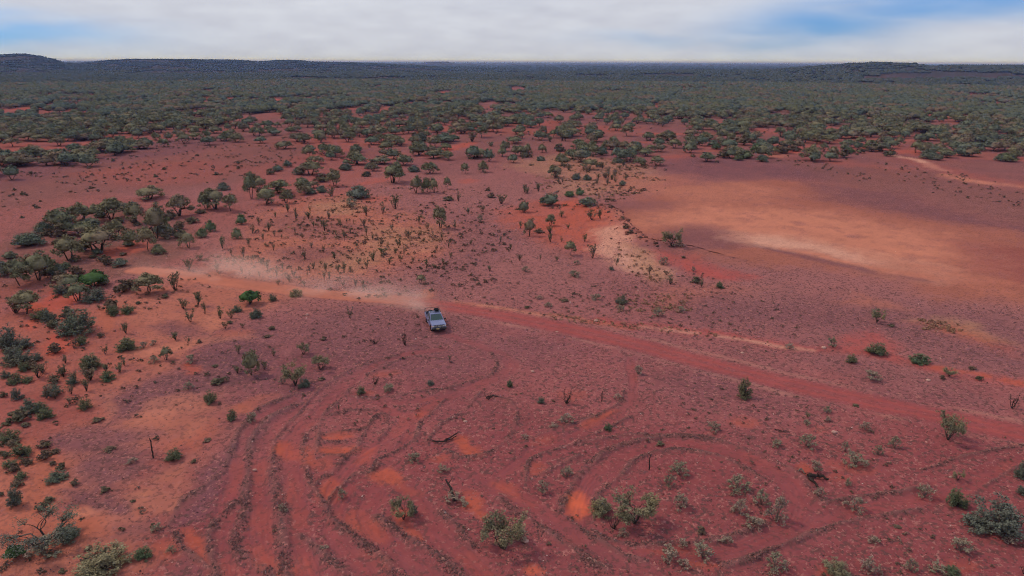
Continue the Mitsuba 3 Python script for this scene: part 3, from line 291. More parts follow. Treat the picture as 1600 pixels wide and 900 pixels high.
BERMS = [
 ([(-13.09, 73.92),(-14.42, 73.19),(-16.16, 71.76),(-16.94, 70.72),(-18.36, 68.41),(-19.6, 65.33),(-20.04, 62.21),(-20.24, 59.85),(-20.73, 57.87),(-20.87, 56.46),(-20.9, 55.11),(-20.65, 53.81),(-19.93, 51.76)], 0.212),
 ([(-20.1, 52.26),(-19.42, 49.84),(-18.63, 48.04),(-17.89, 46.34),(-17.09, 45.05),(-16.62, 43.22),(-16.12, 41.78),(-15.57, 40.42),(-15.08, 39.13),(-14.53, 37.61),(-13.77, 35.62)], 0.425),
 ([(-16.33, 65.95),(-16.79, 64.48),(-17.1, 62.51),(-17.81, 59.87),(-17.79, 58.38),(-17.29, 56.03),(-16.83, 53.84),(-16.34, 51.99)], 0.212),
 ([(-17.73, 58.13),(-18.45, 56.48),(-18.16, 53.83),(-17.25, 51.78),(-16.51, 49.86),(-15.71, 48.05),(-15.03, 47.02),(-14.1, 45.7)], 0.238),
 ([(-20.55, 62.21),(-22.05, 60.61),(-22.78, 59.08),(-23.11, 56.91),(-22.94, 55.77),(-22.74, 54.23),(-22.08, 51.75),(-21.39, 49.83),(-20.95, 48.02),(-20.38, 46.32),(-19.75, 44.72),(-19.65, 43.65),(-19.53, 42.33),(-19.2, 41.21),(-18.54, 40.14),(-17.83, 39.63),(-16.88, 38.87),(-15.75, 38.02),(-14.01, 36.17)], 0.34),
 ([(-21.57, 64.44),(-23.26, 62.46),(-24.44, 61.11),(-24.67, 57.37),(-24.62, 55.98),(-24.3, 54.22),(-23.76, 51.94),(-23.51, 50.19),(-23.74, 49.45),(-24.04, 48.18),(-24.6, 47.14),(-25.0, 46.46),(-25.0, 45.16),(-24.71, 42.88)], 0.255),
 ([(-20.93, 45.83),(-21.25, 44.4),(-21.42, 43.19),(-21.41, 42.03),(-20.8, 40.66),(-20.1, 39.36),(-19.2, 37.88),(-17.97, 35.6)], 0.34),
 ([(-23.89, 42.31),(-22.7, 40.65),(-21.65, 39.87),(-20.36, 38.85),(-19.73, 38.36)], 0.238),
 ([(-14.86, 41.93),(-14.29, 41.51),(-13.11, 40.43),(-12.16, 39.4),(-11.04, 38.28),(-9.19, 36.19)], 0.34),
 ([(-14.06, 45.54),(-13.32, 44.13),(-12.11, 42.95),(-10.83, 41.67),(-9.63, 40.58),(-8.57, 39.54),(-7.89, 38.54),(-7.18, 37.82),(-5.57, 36.21)], 0.383),
 ([(-9.84, 44.15),(-8.2, 42.68),(-6.92, 41.41),(-5.76, 40.6),(-4.8, 39.82),(-3.84, 38.69),(-3.19, 37.84),(-1.95, 36.23)], 0.357),
 ([(-5.19, 44.8),(-3.82, 42.99),(-3.08, 41.57),(-2.37, 40.75)], 0.34),
 ([(-0.93, 46.43),(0.05, 45.3),(1.0, 44.21),(1.91, 43.17),(3.14, 42.02),(3.63, 41.33),(4.46, 40.52),(5.23, 39.48),(6.26, 38.73)], 0.323),
 ([(-11.06, 51.42),(-11.55, 50.08),(-12.56, 49.88),(-13.32, 48.24),(-13.84, 47.03),(-13.96, 45.54)], 0.255),
 ([(-12.6, 59.9),(-13.09, 58.65),(-13.26, 56.51),(-13.37, 54.29),(-13.84, 52.61),(-14.62, 50.25),(-15.39, 48.77),(-15.51, 47.71)], 0.212),
 ([(-12.57, 60.42),(-11.66, 59.41),(-11.3, 57.94),(-11.37, 56.3),(-11.78, 55.39)], 0.17),
 ([(-17.74, 59.11),(-16.45, 60.26),(-14.85, 60.79),(-13.01, 60.8)], 0.17),
 ([(-17.29, 56.03),(-15.57, 56.5),(-13.66, 57.09)], 0.17),
 ([(-16.83, 54.7),(-14.63, 54.93)], 0.17),
 ([(-16.42, 52.69),(-14.09, 52.5),(-13.3, 53.44)], 0.212),
 ([(-2.33, 74.75),(-1.7, 72.93),(-1.52, 71.19),(-2.3, 68.86),(-3.88, 67.57),(-6.52, 65.43),(-9.08, 64.97),(-11.25, 63.8),(-13.35, 63.36),(-15.29, 63.49),(-17.11, 64.47)], 0.187),
 ([(-15.57, 68.75),(-14.0, 70.75),(-12.26, 73.2),(-10.52, 73.76),(-8.65, 73.23),(-7.14, 72.53),(-5.47, 71.16)], 0.128),
 ([(-3.2, 64.58),(-3.97, 62.06),(-5.07, 59.96),(-6.58, 57.97),(-7.26, 55.64),(-7.39, 54.76)], 0.187),
 ([(-6.57, 63.13),(-7.74, 59.94),(-8.58, 58.44),(-8.46, 56.09),(-8.57, 55.19),(-9.51, 53.88),(-11.28, 52.02),(-11.59, 50.26)], 0.212),
 ([(-2.02, 64.01),(-0.47, 63.18),(0.53, 61.03),(0.52, 58.99),(0.04, 56.37),(-0.74, 54.58),(-1.93, 53.09),(-3.21, 52.47),(-4.39, 52.26),(-5.58, 53.49)], 0.187),
 ([(11.37, 64.97),(10.95, 62.98),(9.71, 61.35),(8.05, 59.79),(5.74, 58.29),(4.14, 57.33),(2.64, 56.39),(1.64, 55.48)], 0.187),
 ([(11.17, 59.56),(9.51, 58.08),(7.92, 56.65),(6.08, 55.51)], 0.17),
 ([(12.04, 56.34),(9.93, 56.09),(8.01, 55.41),(6.27, 55.07),(4.38, 53.97),(2.79, 53.12),(1.56, 52.1),(1.21, 50.91),(1.18, 48.86)], 0.212),
 ([(5.76, 52.53),(4.21, 51.32),(2.66, 49.97),(1.28, 48.68)], 0.212),
 ([(3.69, 45.0),(4.44, 47.3),(5.32, 49.43),(6.45, 51.33),(7.96, 53.16),(9.2, 54.22),(11.4, 55.32),(13.36, 56.0),(14.99, 56.13),(17.21, 55.8),(18.74, 55.15),(19.88, 54.07),(21.79, 52.83),(23.12, 50.57),(23.6, 49.36),(23.49, 47.33),(23.82, 46.08)], 0.297),
 ([(4.02, 44.23),(5.52, 42.32),(6.52, 41.21),(7.68, 40.01),(9.11, 39.5)], 0.255),
 ([(23.82, 46.08),(25.95, 46.58),(28.27, 47.1),(30.63, 47.62),(33.04, 48.33)], 0.212),
 ([(6.31, 46.14),(7.05, 47.49),(7.87, 48.37),(9.27, 50.2),(10.43, 52.15),(12.15, 53.29),(14.03, 53.82),(15.54, 53.62),(17.52, 52.8),(19.16, 51.02),(20.18, 49.34)], 0.255),
 ([(5.84, 42.75),(6.4, 42.04),(7.39, 41.35),(8.97, 41.15),(10.78, 41.3),(12.58, 41.37),(13.98, 41.59),(15.34, 41.94),(16.51, 42.52),(18.61, 43.55)], 0.255),
 ([(14.11, 38.9),(16.06, 39.66),(17.65, 40.52),(19.28, 41.34),(21.45, 42.4),(23.24, 43.28),(26.0, 44.19),(28.22, 44.67),(30.81, 45.23)], 0.255),
 ([(33.8, 50.63),(38.17, 52.63),(42.34, 54.0),(46.23, 54.78)], 0.17),
 ([(37.62, 48.36),(41.21, 50.68),(44.73, 52.67)], 0.17)]
ROAD = [(-59.87, 107.9),(-55.79, 106.9),(-50.83, 104.9),(-43.71, 101.9),(-38.21, 100.1),(-29.66, 96.8),(-21.83, 94.9),(-14.33, 93.2),(-6.94, 90.1),(-0.83, 87.14),(4.91, 83.89),(10.25, 80.63),(15.17, 77.2),(21.5, 72.41),(27.18, 68.13),(32.49, 64.69),(37.49, 61.82),(42.12, 59.15),(46.42, 56.68),(51.46, 54.27)]
DENSE = [(-166.4, 173.0),(-236.9, 250.3),(-157.9, 217.7),(-149.9, 223.7),(-148.3, 245.3),(-157.2, 292.0),(-152.8, 328.8),(-153.0, 373.5),(-140.5, 394.8),(-115.9, 394.7),(-94.8, 444.6),(-44.7, 417.0),(-0.4, 454.5),(24.9, 476.6),(52.4, 424.6),(81.7, 464.1),(93.1, 375.3),(104.1, 334.3),(115.0, 322.8),(132.5, 323.4),(136.9, 288.9),(173.0, 323.3),(186.7, 307.3),(181.5, 266.0),(190.3, 251.8),(215.2, 226.8),(1013.2, 1108.6),(893.3, 1285.4),(-1.6, 1644.7),(-1012.6, 1451.1),(-1255.4, 1370.8)]
SPARSE = [(-141.1, 285.8),(-165.7, 396.2),(-130.4, 445.1),(-39.5, 442.7),(26.0, 498.1),(85.1, 483.8),(106.9, 343.5),(136.9, 288.9),(184.4, 294.5),(188.3, 261.9),(160.7, 222.3),(147.4, 240.6),(138.9, 266.9),(94.9, 239.6),(73.5, 247.8),(43.5, 242.0),(20.0, 221.8),(-8.3, 226.6),(-41.0, 226.0),(-71.3, 264.0),(-99.6, 292.2)]
GAPS = [(-204.4, 461.4, 10.1, 22.2),(-154.3, 428.9, 10.6, 25.0),(-132.2, 412.9, 6.7, 24.5),(-113.2, 455.5, 4.0, 38.4),(-104.5, 501.6, 6.1, 24.1),(-85.1, 456.0, 3.2, 50.4),(-17.2, 543.5, 6.7, 50.3),(-69.9, 752.2, 9.2, 43.9),(-78.0, 550.0, 5.6, 27.9),(16.5, 376.8, 3.3, 31.3),(63.4, 357.6, 4.5, 37.7),(43.2, 376.0, 4.7, 34.1),(104.6, 529.3, 3.8, 28.4),(681.1, 1108.7, 19.4, 101.6),(447.6, 658.0, 9.6, 47.5),(478.6, 738.1, 17.3, 22.2),(848.6, 1227.5, 11.4, 30.7),(127.0, 344.1, 8.2, 16.4),(114.7, 405.2, 9.2, 19.2),(-441.4, 687.7, 3.8, 23.1),(-448.4, 773.8, 4.4, 50.3),(-305.1, 613.8, 3.3, 19.3),(-427.4, 928.9, 5.3, 39.1),(-328.3, 812.9, 3.8, 47.1),(-226.2, 446.1, 2.8, 9.9),(-308.3, 783.4, 2.0, 69.2),(6.8, 859.4, 10.5, 62.9),(248.5, 1192.0, 21.0, 49.9),(285.7, 993.4, 26.7, 25.2),(-184.5, 262.8, 2.8, 9.6),(-199.0, 332.6, 3.7, 13.1),(217.2, 320.4, 7.7, 17.4),(159.3, 366.2, 6.4, 15.1),(-233.1, 533.0, 3.7, 23.3),(27.3, 445.6, 7.2, 28.1),(50.2, 313.7, 5.6, 20.3),(79.1, 342.6, 3.7, 19.1)]
REGS = ['just right of the left grove', 'in the left grove', 'beside the dusty end of the track', 'on the bare plain behind the left grove', 'on the sand below the dusty track', 'on purple gravel left of the ruts', 'in the middle grove', 'on the pale stony flat behind the dust trail', 'on the red slope beside the scarp', 'on the gravel between scarp and road', 'among the dead wood left of the claypan', 'beyond the far side of the claypan', 'on the open claypan', 'along the red gully at right', 'on the red slope at left', 'in the bottom left corner', 'around the upper wheel ruts', 'on the red gravel at lower right', 'inside the oval wheel track', 'among the lower wheel ruts']
ORD = ['leftmost', 'second', 'third', 'fourth', 'fifth', 'sixth', 'seventh', 'eighth', 'ninth', 'tenth', 'eleventh', 'twelfth']
KINDS = {'T': ('scrub_tree', 'tree', 'olive flat-topped tree', 'olive flat-topped trees'), 'B': ('round_bush', 'bush', 'dark rounded bush', 'dark rounded bushes'), 'G': ('green_shrub', 'shrub', 'green leafy shrub', 'green leafy shrubs'), 'V': ('stunted_shrub', 'shrub', 'small stunted shrub', 'small stunted shrubs'), 'S': ('saltbush', 'shrub', 'grey twiggy shrub', 'grey twiggy shrubs'), 'A': ('airy_tree', 'tree', 'thin-crowned tree', 'thin-crowned trees'), 'D': ('dead_shrub', 'dead shrub', 'dead twiggy shrub', 'dead twiggy shrubs'), 'L': ('low_shrub', 'shrub', 'low dark shrub', 'low dark shrubs')}
PLANTS = [
('T',-87.7,167.9,7.2,3.3,'dark flat-topped tree standing apart at the back of the left grove'),
('T',-86.6,131.8,5.5,5.0,'dark green tree with one thin trunk at the upper left end of the left grove'),
('T',-71.7,148.8,4.8,4.5,'round-headed tree at the right end of the left grove, over bare red earth'),
('B',-74.7,181.1,3.1,2.3,'small dark round bush behind the three thin-stemmed trees right of the left grove'),
('T',-66.7,156.2,5.8,4.8,(0,2)),
('T',-62.3,153.9,3.4,4.1,(0,3)),
('T',-68.9,156.2,3.2,3.9,(0,1)),
('T',-89.6,143.6,5.0,3.8,(1,-1)),
('T',-84.7,146.1,6.1,4.5,(1,-1)),
('T',-86.2,143.3,3.7,3.8,(1,-1)),
('T',-76.9,140.9,3.6,4.5,(1,-1)),
('T',-67.0,129.2,4.5,6.5,(1,-1)),
('T',-71.8,117.9,6.4,4.3,'wide spreading tree with a forked trunk, front of the left grove'),
('T',-73.9,113.2,4.5,4.3,'dense olive tree left of the wide spreading tree in the left grove'),
('B',-90.3,132.6,3.4,2.6,(1,-1)),
('T',-85.0,131.1,3.7,3.0,(1,-1)),
('T',-82.5,131.5,4.9,2.5,(1,-1)),
('T',-74.8,129.4,3.9,3.5,(1,-1)),
('B',-87.2,123.2,5.0,2.5,'grey-green sprawling bush with pale stems at the left edge of the left grove'),
('T',-63.9,119.5,3.4,4.4,'thin brownish tree with a bare trunk at the right front of the left grove'),
('T',-68.7,123.1,3.2,3.0,(1,-1)),
('G',-61.2,117.9,2.3,1.7,'round green bush at the foot of the thin brownish tree in the left grove'),
('T',-72.1,102.3,4.4,4.3,(1,-1)),
('T',-71.3,103.5,2.2,3.5,(1,-1)),
('T',-73.1,99.7,3.6,4.0,(1,-1)),
('B',-78.9,104.9,3.0,2.4,(1,-1)),
('B',-84.7,114.5,2.3,1.4,(1,-1)),
('B',-70.5,104.7,2.0,2.0,(1,-1)),
('G',-61.9,99.2,3.9,2.4,'bright green rounded bush below the left grove near the left edge'),
('T',-64.8,97.9,4.2,2.2,(1,-1)),
('T',-52.4,96.4,4.2,2.8,'large grey-green bushy tree at the left end of the dusty track'),
('V',-49.2,97.6,2.7,2.8,(2,0)),
('T',-58.0,122.2,2.7,3.0,(0,0)),
('G',-58.8,130.0,2.2,1.8,(0,0)),
('G',-59.2,134.8,2.3,2.2,(0,1)),
('G',-51.8,129.0,2.0,2.0,(0,2)),
('G',-55.4,141.0,2.2,2.1,(0,3)),
('V',-51.6,121.5,1.8,2.5,(0,3)),
('V',-47.3,122.7,1.0,1.7,(0,7)),
('V',-45.8,115.8,1.3,1.9,(0,6)),
('V',-48.2,116.6,1.1,1.5,(0,4)),
('V',-50.3,133.2,1.9,1.8,(0,8)),
('V',-46.8,107.0,1.5,1.5,(0,2)),
('V',-51.6,107.8,1.8,2.0,(0,0)),
('V',-52.3,113.5,1.6,1.3,(0,1)),
('V',-42.5,106.0,0.8,1.2,(0,5)),
('V',-40.8,104.9,0.7,1.1,(2,1)),
('L',-68.4,152.0,2.8,1.3,(0,4)),
('L',-65.9,136.5,2.8,1.8,(0,2)),
('L',-66.2,142.5,3.3,1.5,(0,3)),
('L',-68.1,113.0,2.4,1.2,(1,-1)),
('L',-71.3,115.4,2.2,0.7,(1,-1)),
('L',-66.9,116.8,1.4,0.7,(1,-1)),
('L',-72.8,112.9,2.1,1.2,(1,-1)),
('L',-65.0,128.7,3.0,2.1,(1,-1)),
('L',-76.1,139.9,1.9,0.9,(1,-1)),
('L',-88.5,228.7,2.1,1.2,(3,8)),
('L',-84.6,218.0,1.7,1.1,(3,9)),
('L',-86.8,206.2,2.1,1.1,(3,7)),
('L',-109.5,247.1,1.9,0.8,(3,6)),
('L',-106.4,216.0,1.8,0.9,(3,5)),
('L',-102.4,201.8,1.8,1.1,(3,4)),
('L',-131.3,232.8,1.8,1.1,(3,2)),
('L',-140.2,205.2,2.0,0.9,(3,0)),
('L',-121.4,173.2,1.7,1.0,(1,-1)),
('L',-127.2,178.8,1.2,0.9,(1,-1)),
('L',-107.6,157.0,1.6,0.9,(1,-1)),
('L',-123.3,171.1,0.9,0.6,(1,-1)),
('L',-111.7,164.6,1.1,0.6,(1,-1)),
('L',-110.0,182.5,1.7,0.9,(1,-1)),
('L',-129.8,216.8,1.5,0.9,(3,1)),
('L',-103.8,195.4,1.2,0.7,(3,3)),
('L',-103.9,146.5,1.2,0.8,(1,-1)),
('T',-63.4,169.4,3.9,6.3,(0,4)),
('T',-58.8,176.7,6.9,4.0,(4,1)),
('T',-65.4,181.8,3.7,3.6,(2,1)),
('T',-57.1,161.9,4.8,4.2,(2,2)),
('T',-53.2,163.9,3.2,3.7,(4,2)),
('T',-53.2,178.4,4.7,4.4,(5,2)),
('T',-59.1,206.9,8.5,4.6,'broad dark tree left of centre at the top of the middle grove'),
('B',-62.7,207.9,4.4,2.7,(5,0)),
('B',-70.8,222.7,3.2,2.6,'small dark round bush alone on bare ground left of the middle grove'),
('B',-74.0,259.5,5.7,3.1,(5,1)),
('T',-61.1,246.0,6.9,4.4,'large round dark tree on a short trunk above the middle grove'),
('B',-56.9,260.0,5.4,2.5,(6,1)),
('T',-49.7,228.8,8.1,3.6,(6,-1)),
('T',-47.5,187.5,5.4,5.2,(6,-1)),
('B',-44.5,219.0,3.1,2.3,'small dark green ball of a bush between two trees of the middle grove'),
('T',-32.8,192.6,6.6,6.1,'tree with two bare trunks at the centre of the middle grove'),
('T',-31.8,195.9,3.3,6.2,(6,-1)),
('B',-30.0,213.9,4.3,2.6,(6,2)),
('T',-24.3,210.7,5.3,4.1,(6,-1)),
('T',-24.4,177.4,4.1,5.1,(6,-1)),
('T',-21.9,179.1,2.9,4.4,(6,-1)),
('T',-19.9,177.5,2.8,4.4,(6,-1)),
('T',-16.9,183.3,2.3,3.8,(6,-1)),
('T',-25.1,268.9,5.6,3.1,(6,-1)),
('T',-22.1,240.4,5.4,3.8,(6,-1)),
('T',-12.4,247.9,10.1,4.5,(6,-1)),
('T',-8.9,213.4,4.1,4.3,(6,-1)),
('T',-14.3,210.1,2.9,4.0,(6,-1)),
('V',-44.9,173.3,2.6,2.4,(5,-1)),
('B',-37.6,170.2,6.2,3.6,'tangled grey-green bush with dark foliage at the lower edge of the middle grove'),
('S',-37.0,158.8,4.0,2.7,(7,-2)),
('V',-26.5,157.4,3.3,3.4,(7,-1)),
('V',-28.3,151.6,1.8,2.7,(7,-1)),
('V',-31.5,149.5,2.2,2.5,(7,-1)),
('L',-15.3,167.7,2.9,1.5,(6,7)),
('V',-13.0,167.5,2.2,2.3,(6,1)),
('L',-5.3,171.7,2.6,1.6,(6,10)),
('V',-2.6,163.6,2.6,2.5,(7,-1)),
('L',-6.2,181.1,1.9,1.2,(6,9)),
('T',-14.4,138.1,3.6,4.7,'yellow-green small tree with a thin dark trunk on the pale stony flat'),
('V',-11.4,137.5,1.7,1.8,(7,-1)),
('S',-6.7,144.0,1.9,1.8,'single grey ball-shaped shrub on the purple stony ground right of the pale flat'),
('V',-6.7,154.8,1.5,1.6,(7,-1)),
('V',-9.7,151.6,1.2,1.7,(7,-1)),
('T',-13.8,101.3,1.6,1.5,'small round-headed tree alone on purple gravel just above the dust trail'),
('V',-49.5,153.1,1.6,2.1,(4,-1)),
('V',-44.9,143.3,1.0,3.0,(5,-1)),
('V',-50.7,148.0,0.8,1.3,(4,-1)),
('V',-45.1,154.9,1.0,1.4,(5,-1)),
('V',-43.1,146.4,2.0,1.6,(5,-1)),
('V',-36.9,135.3,1.3,2.5,(5,-1)),
('V',-51.5,140.2,1.3,1.9,(2,2)),
('V',-47.9,135.2,1.6,1.8,(4,-1)),
('V',-46.6,128.0,1.3,1.4,(2,5)),
('V',-45.3,130.6,0.9,1.2,(4,-1)),
('V',-43.5,129.3,0.8,0.9,(4,-1)),
('V',-44.5,123.3,0.9,0.7,(2,6)),
('V',-42.2,120.5,1.1,1.4,(4,-1)),
('V',-42.1,133.2,0.9,1.2,(5,-1)),
('V',-39.6,129.4,0.8,0.9,(5,-1)),
('V',-40.0,138.8,1.0,1.3,(5,-1)),
('V',-38.4,138.9,0.8,1.6,(5,-1)),
('V',-34.7,138.9,1.1,1.9,(7,-1)),
('V',-38.9,146.5,1.2,1.7,(5,-1)),
('V',-34.0,141.9,0.7,1.3,(7,-1)),
('V',-32.7,141.9,0.5,1.0,(7,-1)),
('V',-33.4,130.7,0.9,1.2,(7,-1)),
('V',-31.1,127.0,0.7,2.4,(7,-1)),
('V',-31.4,133.4,0.6,1.2,(7,-1)),
('V',-29.9,139.0,1.5,1.9,(7,-1)),
('V',-28.1,132.1,0.9,1.5,(7,-1)),
('V',-26.1,128.3,0.7,1.2,(7,-1)),
('V',-23.8,123.5,1.7,1.5,(7,-1)),
('V',-20.4,122.4,1.7,2.2,(7,-1)),
('V',-19.6,129.6,1.5,1.8,(7,-1)),
('V',-19.2,142.1,1.5,1.9,(7,-1)),
('V',-23.8,136.2,1.6,1.5,(7,-1)),
('V',-24.3,135.5,0.5,0.5,(7,-1)),
('V',-17.0,137.7,1.0,1.2,(7,-1)),
('V',-15.0,129.7,0.7,1.2,(7,-1)),
('V',-13.1,128.5,1.2,1.8,(7,-1)),
('V',-16.4,127.2,0.9,0.7,(7,-1)),
('V',-18.3,123.6,0.7,0.7,(7,-1)),
('V',-28.1,123.5,0.8,0.6,(7,-1)),
('V',-13.4,120.8,0.7,1.0,(7,-1)),
('V',-17.6,132.2,0.8,0.7,(7,-1)),
('V',-11.4,122.5,0.5,1.1,(7,-1)),
('V',-10.4,115.5,0.7,1.2,(7,-1)),
('V',-7.5,124.9,1.0,1.0,(7,-1)),
('V',-3.6,131.8,0.7,0.7,(7,-1)),
('V',-2.1,126.8,0.7,1.2,(7,-1)),
('V',-0.3,121.5,0.9,1.1,(8,-1)),
('V',-4.5,119.3,0.6,0.5,(7,-1)),
('V',-35.9,122.2,1.0,1.1,(5,-1)),
('V',-32.9,118.9,0.8,1.4,(5,-1)),
('V',-30.0,114.8,1.0,1.3,(7,-1)),
('V',-35.0,114.7,1.1,1.3,(5,-1)),
('V',-36.5,107.6,0.7,1.3,(4,-1)),
('V',-39.0,108.0,1.0,1.5,(2,7)),
('V',-41.4,111.7,0.9,1.0,(2,4)),
('V',-32.0,109.0,1.0,1.1,(5,-1)),
('V',-31.5,111.8,0.9,0.6,(5,-1)),
('V',-29.5,107.2,1.0,1.5,(5,-1)),
('V',-28.7,102.9,0.9,1.5,(5,-1)),
('V',-27.9,102.9,0.6,1.5,(5,-1)),
('V',-33.8,104.5,1.2,1.4,(5,-1)),
('V',-33.8,102.0,1.0,1.2,(4,-1)),
('V',-36.5,104.5,0.6,1.2,(4,-1)),
('V',-39.2,104.5,0.7,1.0,(2,3)),
('V',-35.0,100.4,0.7,0.9,(4,-1)),
('V',-31.8,104.6,0.4,0.9,(5,-1)),
('V',-30.9,99.7,0.7,0.9,(5,-1)),
('V',-26.5,106.4,1.5,2.0,(7,-1)),
('V',-27.6,107.2,0.8,1.3,(7,-1)),
('V',-25.7,107.2,0.9,1.0,(7,-1)),
('V',-25.3,111.9,1.2,1.0,(7,-1)),
('V',-23.5,109.1,1.2,1.8,(7,-1)),
('V',-23.3,113.9,1.3,1.8,(7,-1)),
('V',-22.5,118.0,1.7,1.2,(7,-1)),
('V',-20.2,111.9,1.5,1.1,(7,-1)),
('V',-20.3,118.0,1.0,1.1,(7,-1)),
('V',-18.6,113.4,0.9,1.3,(7,-1)),
('V',-18.6,117.0,0.7,1.7,(7,-1)),
('V',-16.5,113.0,1.1,1.0,(7,-1)),
('V',-13.9,109.7,1.3,1.8,(7,-1)),
('V',-12.7,109.7,0.9,0.7,(7,-1)),
('V',-11.4,112.1,0.9,1.0,(7,-1)),
('V',-3.6,108.0,1.2,1.0,(7,-1)),
('V',-23.3,99.8,0.8,1.2,(7,-1)),
('V',-22.3,100.6,1.0,0.7,(7,-1)),
('V',-25.0,99.4,0.9,1.0,(7,-1)),
('V',-24.3,146.4,1.4,1.0,(7,-1)),
('B',8.7,161.9,5.2,3.3,'large dense olive bush on the orange bank left of the scarp'),
('G',14.2,173.3,3.0,1.8,'low bright green bush behind the large olive bush'),
('G',17.0,175.4,2.6,2.1,(8,-2)),
('B',16.7,155.2,4.8,2.4,'grey-brown rounded bush at the top of the scarp'),
('B',2.6,154.1,2.7,3.2,'dark upright bush at the left edge of the orange bank'),
('T',3.3,131.7,2.5,3.9,'slim tree with a straight bare trunk on the red slope left of the scarp'),
('V',1.7,138.0,1.3,1.7,(8,-1)),
('T',7.8,140.2,2.5,2.6,(8,-2)),
('V',7.3,132.8,1.9,1.6,(8,-1)),
('L',5.3,134.3,2.3,1.0,(8,0)),
('V',10.5,147.7,2.0,1.4,(8,-1)),
('V',16.3,141.8,3.6,2.5,(8,-1)),
('V',18.0,141.3,1.6,2.1,(8,-1)),
('T',10.1,117.2,2.4,2.9,'V-shaped dark tree with splayed stems on the red slope'),
('V',13.7,115.3,2.1,2.5,'second V-shaped tree with splayed stems, right of the dark one on the red slope'),
('V',7.1,127.0,1.3,1.7,(8,-1)),
('V',11.1,136.6,1.1,1.1,(8,-1)),
('V',9.1,126.8,1.0,1.0,(8,-1)),
('V',13.3,125.7,1.2,1.7,(8,-1)),
('V',17.1,111.2,1.3,1.6,(8,-1)),
('B',16.0,108.7,1.0,0.8,'small dark bush in the pale eroded soil below the scarp'),
('V',1.3,114.0,1.2,1.3,(8,-1)),
('S',2.2,107.6,1.6,1.0,(9,0)),
('V',4.8,114.8,0.7,1.0,(8,-1)),
('V',7.5,113.8,0.9,0.9,(8,-1)),
('S',10.7,111.9,1.2,0.8,(8,0)),
('S',9.7,105.0,2.1,1.2,'lone grey shrub on the purple gravel below the red slope'),
('S',24.7,110.5,1.7,1.6,(8,1)),
('V',21.7,106.3,1.1,1.5,(9,0)),
('V',24.3,105.9,1.1,0.8,(9,1)),
('V',23.9,101.3,2.0,1.4,(9,2)),
('S',28.8,107.5,0.9,0.9,(9,7)),
('L',27.9,102.1,1.8,1.0,(9,2)),
('V',28.3,100.1,1.2,1.2,(9,3)),
('G',30.9,99.6,1.5,1.1,'small yellow-green shrub on the gravel right below the red mound'),
('A',27.6,118.1,3.6,3.6,'yellow-green weeping tree with a leaning dark trunk at the edge of the claypan'),
('S',28.8,118.2,2.3,1.2,(8,2)),
('B',31.9,254.7,5.1,3.9,'dark grey-green dome-shaped bush alone on the purple ground'),
('B',27.2,268.1,5.0,3.0,(10,2)),
('T',11.0,261.4,3.8,3.8,(10,1)),
('B',9.5,239.8,3.5,2.6,(10,0)),
('T',16.8,244.0,3.0,2.9,(10,2)),
('T',12.5,203.0,4.8,4.4,'leafy olive tree above the orange bank, left of the dead wood'),
('B',34.9,235.3,4.4,2.2,(10,4)),
('T',44.7,258.3,6.7,3.6,(10,6)),
('T',40.8,226.3,4.8,3.2,(10,7)),
('V',3.4,244.6,1.8,2.8,(10,-1)),
('V',3.1,179.6,1.9,2.2,(8,-1)),
('V',6.7,180.3,1.8,2.4,(8,-1)),
('V',3.7,177.3,2.4,1.9,(8,-1)),
('B',18.1,199.4,2.9,2.5,(10,1)),
('B',21.2,199.3,2.9,1.9,(10,3)),
('V',26.7,202.4,2.9,2.1,(10,-1)),
('V',28.1,199.5,2.0,1.9,(10,-1)),
('B',29.9,190.2,2.3,1.6,(10,5)),
('L',63.0,248.3,2.5,1.0,(11,-1)),
('G',80.2,242.6,4.6,3.1,(11,3)),
('G',89.7,261.3,5.4,3.3,(11,4)),
('L',28.5,113.1,0.9,0.4,(8,6)),
('L',44.1,123.8,1.5,0.7,(12,-1)),
('L',44.8,120.6,1.3,0.4,(13,0)),
('L',21.8,131.6,1.8,0.8,(8,2)),
('L',22.0,127.7,1.5,0.7,(8,3)),
('L',22.2,139.1,1.3,0.8,(8,1)),
('L',28.1,155.7,2.2,0.6,(8,4)),
('L',28.3,148.6,2.1,0.6,(8,5)),
('T',2.8,268.0,4.2,2.5,(10,0)),
('V',6.1,227.7,2.1,1.4,(10,-1)),
('T',40.0,279.8,6.3,2.9,(10,4)),
('T',51.5,264.2,5.3,2.8,(10,8)),
('V',24.5,200.2,2.3,2.1,(10,-1)),
('V',41.9,226.2,2.7,2.0,(10,-1)),
('V',27.2,225.4,2.8,1.9,(10,-1)),
('V',17.8,199.3,1.9,1.4,(10,-1)),
('V',33.3,220.2,2.2,1.6,(10,-1)),
('V',14.0,211.8,1.9,1.6,(10,-1)),
('V',20.9,198.0,1.4,2.2,(10,-1)),
('V',17.4,218.4,2.2,2.2,(10,-1)),
('V',36.2,218.0,1.5,1.2,(10,-1)),
('V',13.6,212.5,2.4,1.7,(10,-1)),
('V',21.8,215.7,1.7,1.7,(10,-1)),
('V',23.2,212.3,1.5,2.3,(10,-1)),
('V',21.6,198.3,1.6,1.1,(10,-1)),
('V',28.8,195.8,1.4,1.3,(10,-1)),
('V',27.8,224.2,1.8,1.7,(10,-1)),
('V',12.9,202.1,1.3,1.6,(10,-1)),
('V',29.7,203.8,1.9,2.2,(10,-1)),
('V',29.1,213.5,2.0,1.9,(10,-1)),
('V',23.3,225.4,1.7,1.3,(10,-1)),
('V',28.8,196.6,1.2,1.9,(10,-1)),
('V',32.0,199.3,1.7,1.9,(10,-1)),
('V',12.7,193.7,1.2,2.1,(10,-1)),
('V',22.4,213.0,1.4,2.4,(10,-1)),
('V',23.2,192.6,1.6,1.8,(10,-1)),
('V',30.3,208.0,2.4,1.8,(10,-1)),
